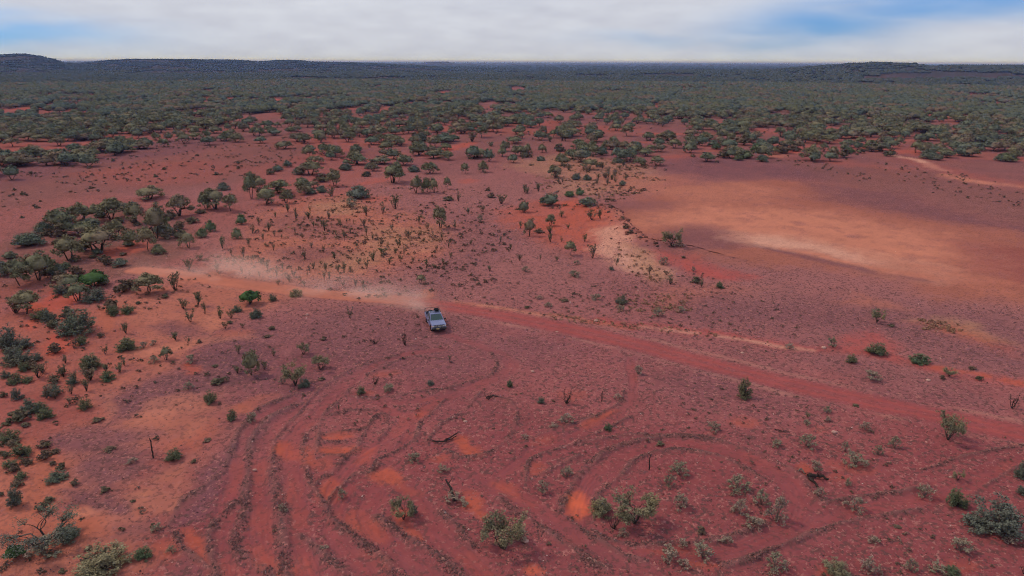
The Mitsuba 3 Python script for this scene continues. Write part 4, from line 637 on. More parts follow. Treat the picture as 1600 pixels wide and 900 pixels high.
('V',17.6,199.6,2.4,1.7,(10,-1)),
('V',14.0,195.1,1.2,1.4,(10,-1)),
('V',28.4,199.7,1.4,1.6,(10,-1)),
('V',28.1,221.7,1.8,2.3,(10,-1)),
('V',27.9,203.9,1.4,2.3,(10,-1)),
('V',17.6,217.4,2.4,2.3,(10,-1)),
('V',25.9,191.2,1.4,2.1,(10,-1)),
('V',16.5,223.8,2.3,2.1,(10,-1)),
('V',35.5,226.4,1.7,2.5,(10,-1)),
('T',93.4,253.7,3.4,2.9,(11,0)),
('T',109.9,260.3,3.2,3.4,(11,1)),
('T',114.8,262.3,3.8,3.3,(11,2)),
('G',135.7,270.3,6.6,2.7,(11,6)),
('B',143.8,240.1,4.5,2.4,(11,5)),
('B',160.2,253.0,7.9,4.0,(11,6)),
('B',164.1,238.7,4.2,2.8,'rounded dark bush alone on bare ground at the right, beyond the claypan'),
('B',176.6,268.6,3.2,2.1,(11,7)),
('L',124.1,263.3,3.8,1.3,(11,-1)),
('L',134.2,255.3,3.4,1.0,(11,-1)),
('L',144.0,246.2,3.0,1.1,(11,-1)),
('L',122.7,252.9,1.9,0.7,(11,-1)),
('L',120.8,229.2,1.1,0.8,(11,-1)),
('L',73.4,153.8,1.1,0.7,(12,-1)),
('L',76.6,151.9,0.8,0.5,(12,-1)),
('L',82.1,148.0,0.8,0.4,(12,-1)),
('L',83.3,147.3,1.4,0.5,(12,-1)),
('L',84.0,145.2,1.0,0.4,(12,-1)),
('L',72.3,140.8,0.8,0.4,(12,-1)),
('L',76.8,137.4,1.9,0.5,(12,-1)),
('L',63.3,135.0,0.8,0.4,(12,-1)),
('L',84.7,130.4,0.6,0.4,(12,-1)),
('L',83.2,125.9,0.7,0.5,(12,-1)),
('L',84.9,119.1,0.8,0.5,(13,6)),
('L',80.1,129.6,0.7,0.4,(12,-1)),
('L',113.4,241.0,1.1,0.7,(11,-1)),
('L',103.7,170.1,0.8,0.4,(12,-1)),
('T',-64.2,87.4,3.7,3.1,'big dark green tree at the left edge, beside a patch of bare red soil'),
('B',-58.3,92.9,3.7,1.9,'dark spreading bush at the foot of the bright green rounded bush'),
('T',-60.4,92.6,2.7,2.5,(2,0)),
('B',-53.4,80.7,4.8,2.9,'largest dark green bush on the left slope, between two bare red patches'),
('B',-59.2,84.4,2.0,1.7,(14,6)),
('L',-57.6,85.7,2.3,1.5,(14,-1)),
('B',-58.7,75.8,3.0,2.9,'very dark green bush cut by the left edge of the picture'),
('B',-54.8,71.6,3.1,1.8,(14,1)),
('B',-53.2,72.3,1.5,1.0,(14,5)),
('V',-51.1,76.0,1.3,1.4,(14,-1)),
('G',-50.9,87.7,1.8,1.2,'small green bush on orange sand below the large grey-green tree'),
('V',-47.4,80.6,1.3,1.4,(14,-1)),
('L',-49.8,79.3,1.0,0.7,(14,-1)),
('V',-54.6,90.3,1.1,0.9,(14,-1)),
('V',-55.5,89.2,0.9,0.7,(14,-1)),
('L',-51.4,91.6,1.0,0.4,(14,-1)),
('L',-49.0,94.3,1.3,0.6,(2,-2)),
('V',-44.3,89.5,1.6,1.5,(4,-1)),
('V',-42.9,90.8,1.6,2.0,(4,-1)),
('V',-41.2,84.6,1.7,1.8,(4,-1)),
('V',-40.6,87.6,0.9,1.7,(4,-1)),
('V',-37.9,85.8,1.5,1.7,(4,-1)),
('V',-36.6,86.1,1.1,1.3,(4,-1)),
('B',-36.7,88.6,1.4,0.9,(4,0)),
('B',-33.6,86.2,1.4,1.2,(4,1)),
('G',-36.1,91.6,2.9,2.1,'brightest green round bush, just below the dusty track'),
('V',-35.9,82.4,0.8,1.0,(4,-1)),
('V',-33.8,82.6,0.6,0.7,(4,-1)),
('L',-36.0,84.2,0.9,0.4,(4,1)),
('T',-38.7,72.5,1.2,1.5,'small thin-trunked tree on purple gravel at left, above a curved sandy edge'),
('V',-40.4,78.6,1.3,1.0,(4,-1)),
('V',-38.5,77.6,0.9,0.8,(4,-1)),
('L',-37.2,77.6,0.8,0.4,(4,0)),
('S',-42.2,76.9,1.0,0.7,(4,-2)),
('S',-42.9,75.9,1.2,0.9,(14,-2)),
('S',-39.7,71.8,1.3,0.9,(5,0)),
('S',-35.6,71.9,1.5,1.0,(5,2)),
('V',-31.2,74.3,1.0,1.1,(4,-1)),
('T',-27.7,68.6,1.9,2.8,(5,0)),
('V',-29.4,69.1,1.1,0.9,(5,-1)),
('L',-32.6,70.9,0.8,0.2,(5,0)),
('L',-30.5,66.9,2.0,0.6,'low spreading green shrub lying along a red rill'),
('S',-33.0,65.2,1.2,0.8,(5,1)),
('G',-29.5,62.2,1.3,1.3,'dark green small tree on the sandy slope, uphill of two others'),
('G',-26.1,58.8,1.0,1.1,'green ball-shaped shrub on a short stem beside the left end of the wheel tracks'),
('S',-24.2,58.6,1.1,1.1,'olive shrub right of the green ball-shaped shrub by the wheel tracks'),
('V',-45.7,68.9,1.4,1.4,(14,-1)),
('V',-44.1,67.0,1.3,1.3,(14,-1)),
('G',-42.4,67.3,1.6,1.0,(14,-1)),
('V',-45.5,66.6,1.2,1.4,(14,-1)),
('V',-47.5,68.1,1.1,1.4,(14,-1)),
('V',-47.1,65.8,1.2,1.3,(14,-1)),
('V',-46.0,62.9,1.2,1.4,(14,-1)),
('V',-45.2,62.9,1.0,1.0,(14,-1)),
('V',-44.2,64.0,1.0,1.0,(14,-1)),
('V',-43.1,64.7,1.1,1.3,(14,-1)),
('G',-41.0,60.9,1.3,1.2,'dark green bush at the lower end of the dense shrubs on the left sand'),
('V',-43.7,69.3,1.1,0.9,(14,-1)),
('V',-42.2,69.4,1.3,1.0,(14,-1)),
('V',-42.6,71.0,1.0,0.9,(14,-1)),
('V',-45.2,70.2,1.0,0.9,(14,-1)),
('G',-52.6,69.6,1.3,1.2,(14,-1)),
('G',-50.4,66.7,1.2,0.7,(14,-1)),
('B',-48.9,62.9,1.2,1.3,(14,2)),
('L',-50.7,63.3,1.0,0.6,(14,-1)),
('L',-46.6,60.6,1.0,0.4,(14,-1)),
('V',-43.1,61.9,1.0,0.8,(14,-1)),
('V',-46.4,74.1,1.0,1.1,(14,-1)),
('L',-38.5,58.5,1.2,0.4,(14,-1)),
('L',-46.5,57.8,1.0,0.3,(14,-1)),
('L',-44.5,57.4,1.0,0.4,(14,-1)),
('V',-49.4,71.6,1.1,1.0,(14,-1)),
('V',-46.3,71.6,0.9,0.7,(14,-1)),
('V',-50.9,69.5,1.0,1.0,(14,-1)),
('A',-32.2,40.6,5.2,2.8,'large spreading tree with bare dark forked trunks in the bottom left corner'),
('B',-31.1,41.6,1.8,1.2,'dark blue-green bush against the right side of the corner tree'),
('G',-33.4,39.6,1.3,0.9,'bright green bush left of the foot of the corner tree'),
('S',-31.7,40.0,2.5,1.3,'grey tangle of fallen twigs under the corner tree'),
('G',-41.5,52.4,1.7,1.2,'grey-green bush on orange sand at the left edge, above the corner tree'),
('L',-43.5,54.2,1.3,0.6,(15,-1)),
('L',-40.6,53.9,1.3,0.6,(15,-1)),
('L',-43.4,52.8,0.8,0.3,(15,-1)),
('L',-40.5,51.2,0.7,0.5,(15,-1)),
('B',-37.3,45.4,1.2,1.8,'narrow dark shrub at left edge, just above the corner tree'),
('L',-39.3,46.7,0.6,0.4,(15,-1)),
('B',-36.3,48.9,1.7,0.7,'dark low shrub between two purple gravel patches at left'),
('L',-34.6,48.2,0.9,0.5,(15,-1)),
('L',-35.2,46.0,1.0,0.3,(15,-1)),
('L',-31.7,47.3,0.9,0.4,(15,-1)),
('L',-34.6,53.4,1.2,0.3,(15,-1)),
('S',-31.6,51.3,1.0,0.5,(15,0)),
('G',-28.4,51.9,1.4,1.0,'blue-green tussocky shrub trailing dead stems across the orange sand'),
('L',-26.5,51.5,0.6,0.3,(15,-1)),
('S',-25.3,42.5,0.9,0.6,'small grey shrub at the end of a wheel rut near the bottom left'),
('G',-24.8,39.6,1.2,0.8,'dark green round bush near the bottom edge, left of the wheel tracks'),
('S',-23.2,40.2,0.7,0.6,(15,1)),
('G',-27.0,38.6,3.5,1.4,'wide olive bush cut by the bottom edge at left'),
('L',-29.5,38.2,0.7,0.2,(15,-1)),
('L',-28.8,45.9,0.5,0.2,(15,-1)),
('L',-26.8,54.9,1.0,0.2,(15,-1)),
('L',-29.0,40.5,0.7,0.2,(15,-1)),
('G',-30.8,95.2,2.2,1.3,'olive round-topped bush on the near side of the dusty track'),
('B',-33.4,93.1,1.2,1.1,(4,2)),
('B',-33.2,86.2,1.4,1.3,'dark green bush on bare gravel below the brightest green bush'),
('V',-21.0,86.0,1.2,1.7,'lone thin shrub on the purple gravel left of the pickup'),
('L',-22.6,78.6,1.0,0.5,(5,4)),
('D',-16.3,77.6,1.7,0.9,'dead black twiggy shrub on the gravel below and left of the pickup'),
('L',-29.9,82.0,1.1,0.5,(4,4)),
('D',-12.6,77.1,1.3,1.8,'bare leaning dead sapling below the pickup'),
('A',-23.8,74.2,1.5,1.6,(5,-2)),
('A',-22.4,66.3,2.8,2.8,'thin-crowned tree with a leaning bare trunk beside the dark green ball bush'),
('A',-20.8,70.2,2.2,1.8,'thin-crowned small tree right of the leaning bare-trunked tree'),
('B',-21.3,65.8,1.5,1.2,'dark green ball-shaped bush at the foot of the leaning bare-trunked tree'),
('V',-26.9,70.1,1.0,1.1,(5,-1)),
('V',-27.6,70.1,0.8,1.0,(5,-1)),
('V',-27.1,73.8,1.0,0.9,(4,-1)),
('S',-23.8,66.5,0.8,0.9,(5,3)),
('L',-20.0,67.5,0.9,0.3,(5,2)),
('G',-15.2,64.3,1.1,1.0,'green cone-shaped shrub within the wheel loop below the pickup'),
('D',-14.2,66.6,1.3,0.8,(16,0)),
('S',-12.4,64.9,1.4,0.9,'grey-green shrub right of the green cone-shaped shrub'),
('B',-8.4,66.4,0.9,0.7,'small dark blue-green bush inside the upper wheel loop'),
('V',-6.9,72.1,0.6,1.0,(16,1)),
('G',-0.2,66.0,0.8,0.9,(16,-2)),
('D',-2.3,63.2,1.3,0.7,(16,1)),
('L',-29.6,79.5,1.2,0.3,(4,2)),
('V',-16.5,60.4,0.3,0.9,(16,0)),
('B',15.2,92.4,2.1,1.3,'green-grey bush right of the pickup, across the dirt road'),
('S',14.7,89.6,1.2,0.8,(9,4)),
('S',19.2,87.3,1.8,1.2,(9,5)),
('S',11.8,94.1,1.9,1.0,(9,3)),
('S',22.8,89.1,1.4,0.8,(9,6)),
('S',5.0,90.9,1.2,0.7,(9,2)),
('L',2.1,90.4,1.0,0.4,(9,0)),
('S',3.9,94.2,1.0,0.6,(9,1)),
('L',7.4,93.3,1.4,0.4,(9,1)),
('G',23.2,63.7,1.8,2.4,'tall upright green bush casting a dark shadow just below the dirt road'),
('B',2.9,62.4,1.0,0.8,'small dark green ball bush on red gravel at the centre of the lower picture'),
('D',5.4,62.3,1.4,1.5,'leaning dead branch on red gravel right of the small dark ball bush'),
('S',5.1,58.4,1.6,1.0,'grey saltbush at the lower end of the curved red rut'),
('S',3.9,57.6,1.0,0.5,(16,0)),
('G',8.8,57.1,0.9,0.8,'small green shrub below the curved bright red rut'),
('S',18.5,57.2,1.3,1.0,'grey-green saltbush alone on gravel below the tall upright bush'),
('S',10.6,63.6,0.9,0.5,(16,1)),
('S',13.6,69.2,1.1,1.2,'pale twiggy shrub on open gravel near the road'),
('A',47.1,85.1,2.1,2.2,'grey see-through shrub with a dark leafy base on the far purple gravel at right'),
('L',48.3,83.8,0.9,0.4,(13,2)),
('S',37.9,77.1,1.5,1.3,'pale grey shrub at the left end of the red gully'),
('G',38.0,72.5,1.5,1.1,(13,-2)),
('G',42.0,75.0,2.7,1.5,'dense green dome-shaped bush in the red gully'),
('G',45.7,72.6,2.7,1.1,'low wide green bush right of the dome-shaped bush in the red gully'),
('A',46.9,69.0,1.6,1.0,(13,-2)),
('L',45.7,68.2,0.7,0.5,(13,3)),
('L',49.6,68.1,0.9,0.5,(13,5)),
('L',50.5,70.9,1.0,0.3,(13,4)),
('S',32.5,76.3,1.2,0.8,(13,0)),
('S',38.0,68.0,2.0,1.2,(13,2)),
('D',48.7,61.7,1.2,1.5,'bare dark-stemmed shrub near the right edge above the road'),
('A',38.9,55.6,2.8,3.1,'tall thin-leaved tree standing in front of the dirt road at right'),
('S',30.2,60.6,1.0,0.8,(13,1)),
('S',29.6,59.0,0.8,0.5,(17,2)),
('V',28.0,59.7,0.7,0.5,(13,-2)),
('S',27.4,58.3,0.9,0.5,(17,0)),
('S',32.3,57.3,1.1,1.0,(17,5)),
('L',33.6,62.0,0.8,0.2,(13,1)),
('S',25.9,54.3,1.8,1.2,(17,1)),
('S',23.2,54.2,1.1,0.8,(18,5)),
('S',28.8,53.6,0.9,0.9,(17,3)),
('S',31.4,53.1,0.9,0.9,(17,7)),
('S',33.4,54.2,1.2,1.1,(17,8)),
('S',28.7,51.4,2.1,1.3,'broad grey-green saltbush of two lobes on red gravel at right'),
('S',24.9,50.4,1.1,1.2,'grey shrub standing right behind the black fallen logs'),
('S',26.6,48.3,0.8,0.8,(17,4)),
('S',23.8,46.8,1.0,0.9,'grey shrub just below the black fallen logs'),
('S',25.8,45.3,1.7,1.2,'pale olive saltbush below and right of the fallen logs'),
('S',32.0,47.0,1.4,1.1,'olive-grey saltbush left of the big dark bush at right'),
('A',35.9,49.2,1.0,1.0,(17,-2)),
('G',33.8,45.8,1.8,1.6,'green outer lobe of bush at the upper left of the big dark bush at right'),
('B',34.7,42.8,4.4,3.0,'big dark blue-green sprawling bush near the right edge'),
('B',41.3,49.5,1.4,1.7,'dark bush cut by the right edge, upper one'),
('B',39.7,47.2,1.0,1.0,(17,-2)),
('S',35.0,41.5,1.2,0.6,(17,11)),
('S',30.9,40.6,1.6,1.1,'grey shrub in front of the big dark bush at right'),
('D',33.7,38.3,0.9,1.2,(17,-2)),
('S',17.5,38.6,1.7,1.4,'grey-green saltbush on the bottom edge, below the oval track'),
('G',21.4,38.4,2.0,1.0,'olive-yellow low bush at the bottom edge, right of the grey-green saltbush'),
('S',23.7,38.5,1.4,1.2,'dark grey-green saltbush at the bottom edge, between two lower shrubs'),
('S',26.4,38.6,1.0,1.0,(17,9)),
('S',28.2,38.5,1.3,0.7,(17,10)),
('G',29.0,38.3,1.2,0.6,'small bright green shrub at the bottom edge near the right corner'),
('S',19.4,43.9,1.7,2.4,'tall sparse grey shrub on the red lane right of the oval'),
('S',25.4,41.5,0.9,0.5,(17,6)),
('L',27.9,43.1,0.7,0.2,(17,-2)),
('S',13.6,49.9,1.8,1.4,'upper grey saltbush of the pair inside the oval track'),
('S',12.5,48.3,1.1,1.1,'small grey saltbush below the upper one of the pair inside the oval'),
('S',12.7,45.3,1.5,1.3,'grey saltbush right of the large olive bush inside the oval'),
('A',9.0,43.6,3.8,2.8,'large olive bushy tree inside the oval wheel track'),
('B',6.7,44.7,2.1,1.4,'brownish leaning half of the large bushy tree inside the oval'),
('D',7.4,42.9,1.1,1.2,'pale dead twigs at the foot of the large bushy tree inside the oval'),
('S',7.9,42.1,0.9,0.7,(18,0)),
('S',4.5,49.5,1.2,1.0,'grey saltbush left of the oval, beside the upper rut'),
('S',2.4,47.3,1.1,1.2,'grey saltbush left of the orange patch'),
('S',1.2,55.6,0.8,0.5,(19,6)),
('L',13.0,54.6,0.9,0.3,(18,0)),
('S',17.8,47.7,2.2,1.3,'widest grey saltbush at the right inside the oval'),
('S',19.0,45.9,1.4,1.3,(18,4)),
('S',17.0,44.7,1.4,1.3,(18,2)),
('S',17.6,43.3,1.6,0.9,(18,3)),
('L',13.5,42.4,0.8,0.6,(18,1)),
('S',15.0,41.3,1.0,0.6,'small grey saltbush on the lower rim of the oval'),
('S',10.7,39.7,1.6,1.0,'elongated grey-green shrub on the lower rim of the oval'),
('S',11.9,41.0,0.9,0.6,(18,1)),
('S',13.0,39.9,1.7,1.2,'rounded grey saltbush below the lower rim of the oval'),
('S',11.5,38.9,1.0,0.6,(19,7)),
('A',-0.6,40.7,3.3,3.1,'airy green tree with forked dark trunk among the lower wheel ruts'),
('A',-7.9,43.9,1.8,1.9,'small half-dead tree with a dark trunk on orange soil among the ruts'),
('S',-4.4,46.3,1.5,0.8,'grey shrub at the foot of the leaning black stump'),
('S',-3.6,45.6,1.0,0.5,(19,4)),
('S',-8.2,51.9,1.3,0.9,'small grey shrub on a rut crest left of the dead branches'),
('S',-5.6,50.3,1.1,0.6,(19,3)),
('S',-13.0,46.5,0.9,0.8,(19,2)),
('S',-17.0,44.8,0.8,0.7,(19,0)),
('S',-12.8,40.5,0.7,0.4,(19,1)),
('B',-7.3,44.6,0.9,1.1,(19,-2)),
('S',0.6,41.7,1.3,1.1,(19,5)),
('L',-52.2,70.3,1.6,1.1,(14,-1)),
('V',-44.2,67.3,2.2,1.5,(14,-1)),
('B',-45.5,66.3,1.2,1.0,(14,8)),
('L',-60.8,100.1,2.8,1.6,(1,-1)),
('V',-50.0,67.8,2.2,1.7,(14,-1)),
('G',-44.6,75.4,2.4,1.4,(14,-1)),
('V',-65.8,87.8,2.8,2.2,(14,-1)),
('G',-50.7,77.0,1.5,1.1,(14,-1)),
('L',-45.7,58.4,2.0,1.4,(14,-1)),
('L',-53.7,89.0,2.6,1.6,(14,-1)),
('V',-55.9,72.8,2.0,1.4,(14,-1)),
('G',-45.4,76.9,1.4,0.9,(14,-1)),
('B',-64.4,95.6,2.4,1.6,(2,-2)),
('G',-45.9,70.3,2.3,1.6,(14,-1)),
('B',-53.4,67.8,1.1,0.9,(14,0)),
('G',-60.9,85.5,2.3,1.5,(14,-1)),
('L',-52.2,74.4,1.8,1.3,(14,-1)),
('G',-44.2,54.9,1.7,1.1,(15,1)),
('G',-52.5,87.1,1.8,1.3,(14,-1)),
('L',-48.0,68.7,1.1,0.8,(14,-1)),
('G',-51.5,66.5,1.5,1.1,(14,-1)),
('B',-46.0,63.8,1.9,1.3,(14,7)),
('L',-47.6,66.7,1.4,0.9,(14,-1)),
('L',-57.4,82.3,1.8,1.1,(14,-1)),
('L',-56.2,96.8,2.8,2.0,(1,-1)),
('G',-55.6,72.5,2.0,1.2,(14,-1)),
('B',-56.7,75.7,2.1,1.5,(14,3)),
('B',-45.8,60.1,2.0,1.3,(14,4)),
('L',-58.8,87.8,1.5,1.1,(14,-1)),
('G',-43.7,59.1,1.6,1.0,(14,-1)),
('L',-55.9,98.3,2.5,1.5,(1,-1)),
('G',-45.0,60.5,1.3,0.9,(14,-1)),
('V',-50.3,68.9,1.1,0.8,(14,-1)),
('L',-46.3,55.8,1.8,1.2,(15,-1)),
('L',-88.4,142.1,2.0,1.3,(1,-1)),
('L',-68.0,105.3,2.7,1.5,(1,-1)),
('L',-88.9,131.1,2.9,1.6,(1,-1)),
('B',-63.7,110.2,2.3,1.3,(1,-1)),
('G',-71.8,108.5,1.9,1.1,(1,1)),
('B',-81.8,132.4,2.6,1.6,(1,-1)),
('L',-77.4,151.4,2.1,1.4,(1,-1)),
('B',-76.9,109.9,1.6,1.1,(1,-1)),
('G',-85.5,140.1,2.7,1.6,(1,2)),
('B',-72.0,105.8,2.4,1.3,(1,-1)),
('L',-63.9,132.0,1.8,1.2,(0,1)),
('B',-90.6,139.5,2.7,1.6,(1,-1)),
('L',-80.8,142.1,3.0,1.6,(1,-1)),
('L',-73.0,104.9,2.0,1.3,(1,-1)),
('B',-84.7,138.5,3.7,1.9,(1,-1)),
('L',-78.2,142.5,1.9,1.3,(1,-1)),
('B',-67.5,132.4,3.7,2.4,(1,-1)),
('L',-83.0,124.3,1.7,1.1,(1,-1)),
('B',-69.3,123.3,2.0,1.0,(1,-1)),
('B',-89.6,135.6,2.2,1.4,(1,-1)),
('L',-86.0,130.2,3.4,2.3,(1,-1)),
('G',-87.6,147.3,2.4,1.8,(1,3)),
('L',-63.0,129.3,2.9,2.1,(0,0)),
('L',-66.5,111.1,2.6,1.6,(1,-1)),
('L',-75.4,119.6,3.1,2.2,(1,-1)),
('B',-83.3,151.8,4.0,2.9,(1,-1)),
('L',-68.5,101.9,2.7,1.8,(1,-1)),
('L',-72.2,145.6,3.6,2.5,(1,-1)),
('G',-75.4,110.1,2.0,1.5,(1,0)),
('B',-71.7,117.5,1.6,1.1,(1,-1)),
('L',-35.0,44.8,1.0,0.7,(15,-1)),
('L',-38.1,51.1,0.7,0.3,(15,-1)),
('L',-40.1,51.2,1.0,0.5,(15,-1)),
('G',-41.4,50.8,1.2,0.6,(15,0)),
('L',-39.0,52.8,1.1,0.5,(15,-1)),
('L',-42.8,52.3,0.9,0.5,(15,-1)),
('L',-39.2,51.9,1.2,0.9,(15,-1)),
('L',-36.9,50.4,0.9,0.6,(15,-1)),
('L',-40.6,50.0,1.1,0.8,(15,-1)),
('V',-40.1,53.7,0.9,0.6,(15,-2)),
('L',-38.9,48.0,1.0,0.6,(15,-1)),
('G',-39.3,49.0,1.0,0.6,(15,2)),
('T',-66.1,233.1,3.0,2.4,(5,4)),
('T',-53.1,226.7,2.9,2.2,(6,-1)),
('B',-51.1,216.6,4.4,2.5,(6,0)),
('B',-48.7,178.1,3.0,2.2,(5,3)),
('L',-75.0,258.2,4.0,2.2,(5,1)),
('B',-50.5,175.7,2.7,1.9,(5,2)),
('B',-71.1,213.8,3.8,2.1,(4,3)),
('L',-42.2,204.5,2.9,1.8,(6,2)),
('L',-71.3,207.9,3.1,2.1,(4,3)),
('L',-42.4,204.8,3.2,1.7,(6,1)),
('L',-54.3,170.2,3.7,2.3,(4,5)),
('T',-63.3,229.8,5.2,2.8,(5,6)),
('T',-54.6,182.2,3.4,2.0,(5,1)),
('T',-51.7,175.1,4.3,2.8,(5,3)),
('L',-52.2,216.8,3.0,2.0,(6,0)),
('T',-59.4,177.5,2.8,1.7,(4,0)),
('T',-42.3,215.1,4.2,3.0,(6,-1)),
('T',-52.6,184.5,3.7,2.3,(5,5)),
('L',-43.7,221.7,4.7,3.3,(6,3)),
('L',-52.8,194.8,5.2,2.7,(5,3)),
('T',-21.7,424.4,8.7,7.2,(6,-1)),
('B',-38.6,297.0,7.1,4.1,(6,3)),
('T',-43.3,331.8,7.6,6.5,(6,-1)),
('V',15.7,297.6,4.0,2.8,(10,-1)),
('V',-26.1,301.7,4.3,3.0,(6,0)),
('B',-44.6,368.4,8.3,5.0,(6,5)),
('B',-35.1,271.7,5.3,3.8,(6,4)),
('V',5.0,262.5,4.8,3.4,(10,-1)),
('T',-31.5,411.4,9.1,6.8,(6,-1)),
('L',4.2,248.8,5.4,3.8,(10,0)),
('L',-42.6,311.6,4.5,2.8,(6,5)),
('L',17.5,265.5,5.2,3.5,(10,2)),
('T',-13.4,314.4,7.1,5.8,(6,-1)),
('T',50.9,319.6,6.6,5.3,(10,5)),
('V',-16.8,297.9,6.3,4.4,(6,3)),
('V',-8.6,281.2,3.6,2.5,(6,4)),
('L',14.5,316.8,4.8,2.9,(10,1)),
('T',-26.3,340.8,8.0,5.0,(6,-1)),
('V',-9.4,376.5,5.3,4.5,(6,5)),
('V',-22.3,334.1,5.7,4.9,(6,2)),
('B',-45.4,414.5,6.3,3.7,(6,6)),
('L',-28.0,428.6,8.1,5.7,(6,8)),
('T',22.7,311.1,6.3,4.5,(10,3)),
('V',21.1,302.2,5.3,3.7,(10,-1)),
('L',-55.3,401.4,5.8,4.0,(6,4)),
('L',-38.1,300.1,5.8,4.0,(6,6)),
('G',76.0,238.9,3.8,2.2,(11,1)),
('L',125.9,258.2,3.8,2.0,(11,-1)),
('L',98.2,258.2,7.4,4.2,(11,-1)),
('G',77.1,269.6,4.2,2.3,(11,0)),
('L',91.8,284.2,8.4,4.7,(11,-1)),
('L',115.0,246.7,5.3,3.2,(11,-1)),
('L',132.9,250.1,4.9,3.0,(11,-1)),
('B',96.3,276.6,6.3,3.7,(11,2)),
('L',132.9,263.2,7.6,3.7,(11,-1)),
('L',97.6,256.6,5.2,2.3,(11,-1)),
('B',83.0,235.5,4.5,2.6,(11,3)),
('B',80.0,247.4,5.2,2.8,(11,1)),
('L',83.3,280.0,6.3,2.8,(11,-1)),
('G',80.2,244.8,4.3,2.1,(11,2)),
('L',103.9,263.4,5.3,2.4,(11,-1)),
('G',165.5,237.6,7.2,3.2,(11,7)),
('L',73.2,245.3,5.5,3.2,(11,-1)),
('B',142.8,243.7,6.3,3.6,(11,4)),
('G',122.2,258.9,5.2,2.2,(11,5)),
('B',78.6,279.4,4.9,2.8,(11,0))]
STICKS = [('fallen_log', [(23.91, 49.36, 0.25),(24.67, 49.46, 0.3),(25.45, 49.09, 0.15)], 0.17, 'thick black fallen log lying level right of the oval track', 'log'),('fallen_log', [(23.94, 49.18, 0.15),(24.08, 48.64, 0.2),(24.23, 48.02, 0.1)], 0.13, 'shorter black log lying below the thick fallen log', 'log'),('fallen_log', [(23.12, 50.0, 0.1),(23.79, 50.38, 0.3),(23.92, 49.91, 0.1)], 0.09, 'thin curved grey log left of the thick fallen log', 'log'),('dead_branch', [(-6.96, 54.98, 0.1),(-6.14, 54.66, 0.2),(-5.39, 55.1, 0.15),(-4.87, 55.66, 0.2)], 0.07, 'dark dead branch lying on the orange patch between the ruts', 'branch'),('dead_branch', [(-5.89, 54.99, 0.1),(-5.19, 55.43, 0.35),(-4.76, 55.77, 0.5)], 0.08, 'forked dead twig beside the dark branch on the orange patch', 'branch'),('leaning_stump', [(-4.25, 46.25, 0.0),(-4.69, 46.83, 0.7),(-5.09, 47.33, 1.15)], 0.11, 'black leaning dead stump among the lower ruts', 'stump'),('dead_stick', [(-30.2, 52.1, 0.0),(-30.2, 52.1, 1.0),(-30.25, 52.1, 1.9)], 0.07, 'upright dead stick on orange sand at left', 'stick'),('dead_stick', [(8.9, 62.83, 0.0),(8.9, 62.83, 0.7),(8.96, 62.83, 1.1)], 0.06, 'thin upright dead stick on gravel right of the leaning dead branch', 'stick'),('dead_stick', [(11.33, 50.59, 0.0),(11.33, 50.59, 0.8),(11.33, 50.59, 1.4)], 0.06, 'upright dead stick just inside the oval track', 'stick'),('dead_branch', [(-2.52, 63.44, 0.1),(-1.89, 63.73, 0.15),(-1.11, 63.59, 0.1)], 0.06, 'dark dead branch lying at the top of the small circle of ruts', 'branch'),('dead_branch', [(24.0, 57.22, 0.1),(24.54, 56.76, 0.15),(25.16, 56.88, 0.1)], 0.05, 'thin dead branch on gravel left of the tall thin-leaved tree', 'branch'),('dead_branch', [(27.31, 42.0, 0.1),(27.29, 41.45, 0.15)], 0.05, 'short grey dead branch below the pale olive saltbush', 'branch'),('dead_branch', [(-34.94, 41.54, 0.1),(-33.56, 41.48, 0.5),(-32.54, 41.01, 0.3)], 0.06, 'pale fallen branch left of the corner tree trunk', 'branch'),('dead_branch', [(7.58, 166.4, 0.2),(9.78, 173.4, 0.6),(11.83, 180.8, 0.4)], 0.2, 'grey fallen trunk behind the large dense olive bush', 'branch'),('dead_branch', [(31.38, 170.9, 0.2),(33.07, 173.4, 0.4),(34.43, 175.7, 0.3)], 0.18, 'dead branch lying on the pale upper end of the claypan', 'branch')]
ROCKS = [(10.86, 85.33, 0.42, 'pale pink boulder beside the track bank, right of the pickup'),(43.96, 67.79, 0.35, 'pale boulder on the purple gravel below the red gully'),(26.6, 74.99, 0.3, 'pale stone on gravel between road and gully'),(2.25, 69.71, 0.28, 'pinkish stone on open gravel at the centre'),(5.58, 81.45, 0.25, 'small pale stone at the near edge of the dirt road'),(36.65, 76.6, 0.4, 'pale stone at the foot of the pale grey gully shrub'),(-27.04, 87.38, 0.3, 'pinkish stone among the low mounds left of the pickup'),(29.25, 56.79, 0.35, 'reddish stone on gravel at right, below the road'),(-4.31, 58.59, 0.28, 'pinkish stone inside the small circle of ruts'),(1.04, 41.45, 0.3, 'pale stone right of the airy green tree'),(-21.04, 50.3, 0.25, 'reddish lump of rock in the rut at left'),(35.57, 49.61, 0.2, 'small white stone below the tall thin-leaved tree')]
CARPOS = (-9.68, 83.55, -73)
DUSTLINE = [(-9.61, 85.61),(-10.99, 89.04),(-13.22, 91.6),(-18.1, 94.3),(-23.84, 95.7),(-29.82, 97.4),(-36.2, 99.8),(-42.99, 102.6),(-47.71, 104.6),(-52.29, 105.9),(-56.98, 107.3)]
DUSTBOX = (np.float64(-66.0), np.float64(-5.6), np.float64(78.6), np.float64(117.3), -1.5, 9.0)
DUSTSCALE = 1.25
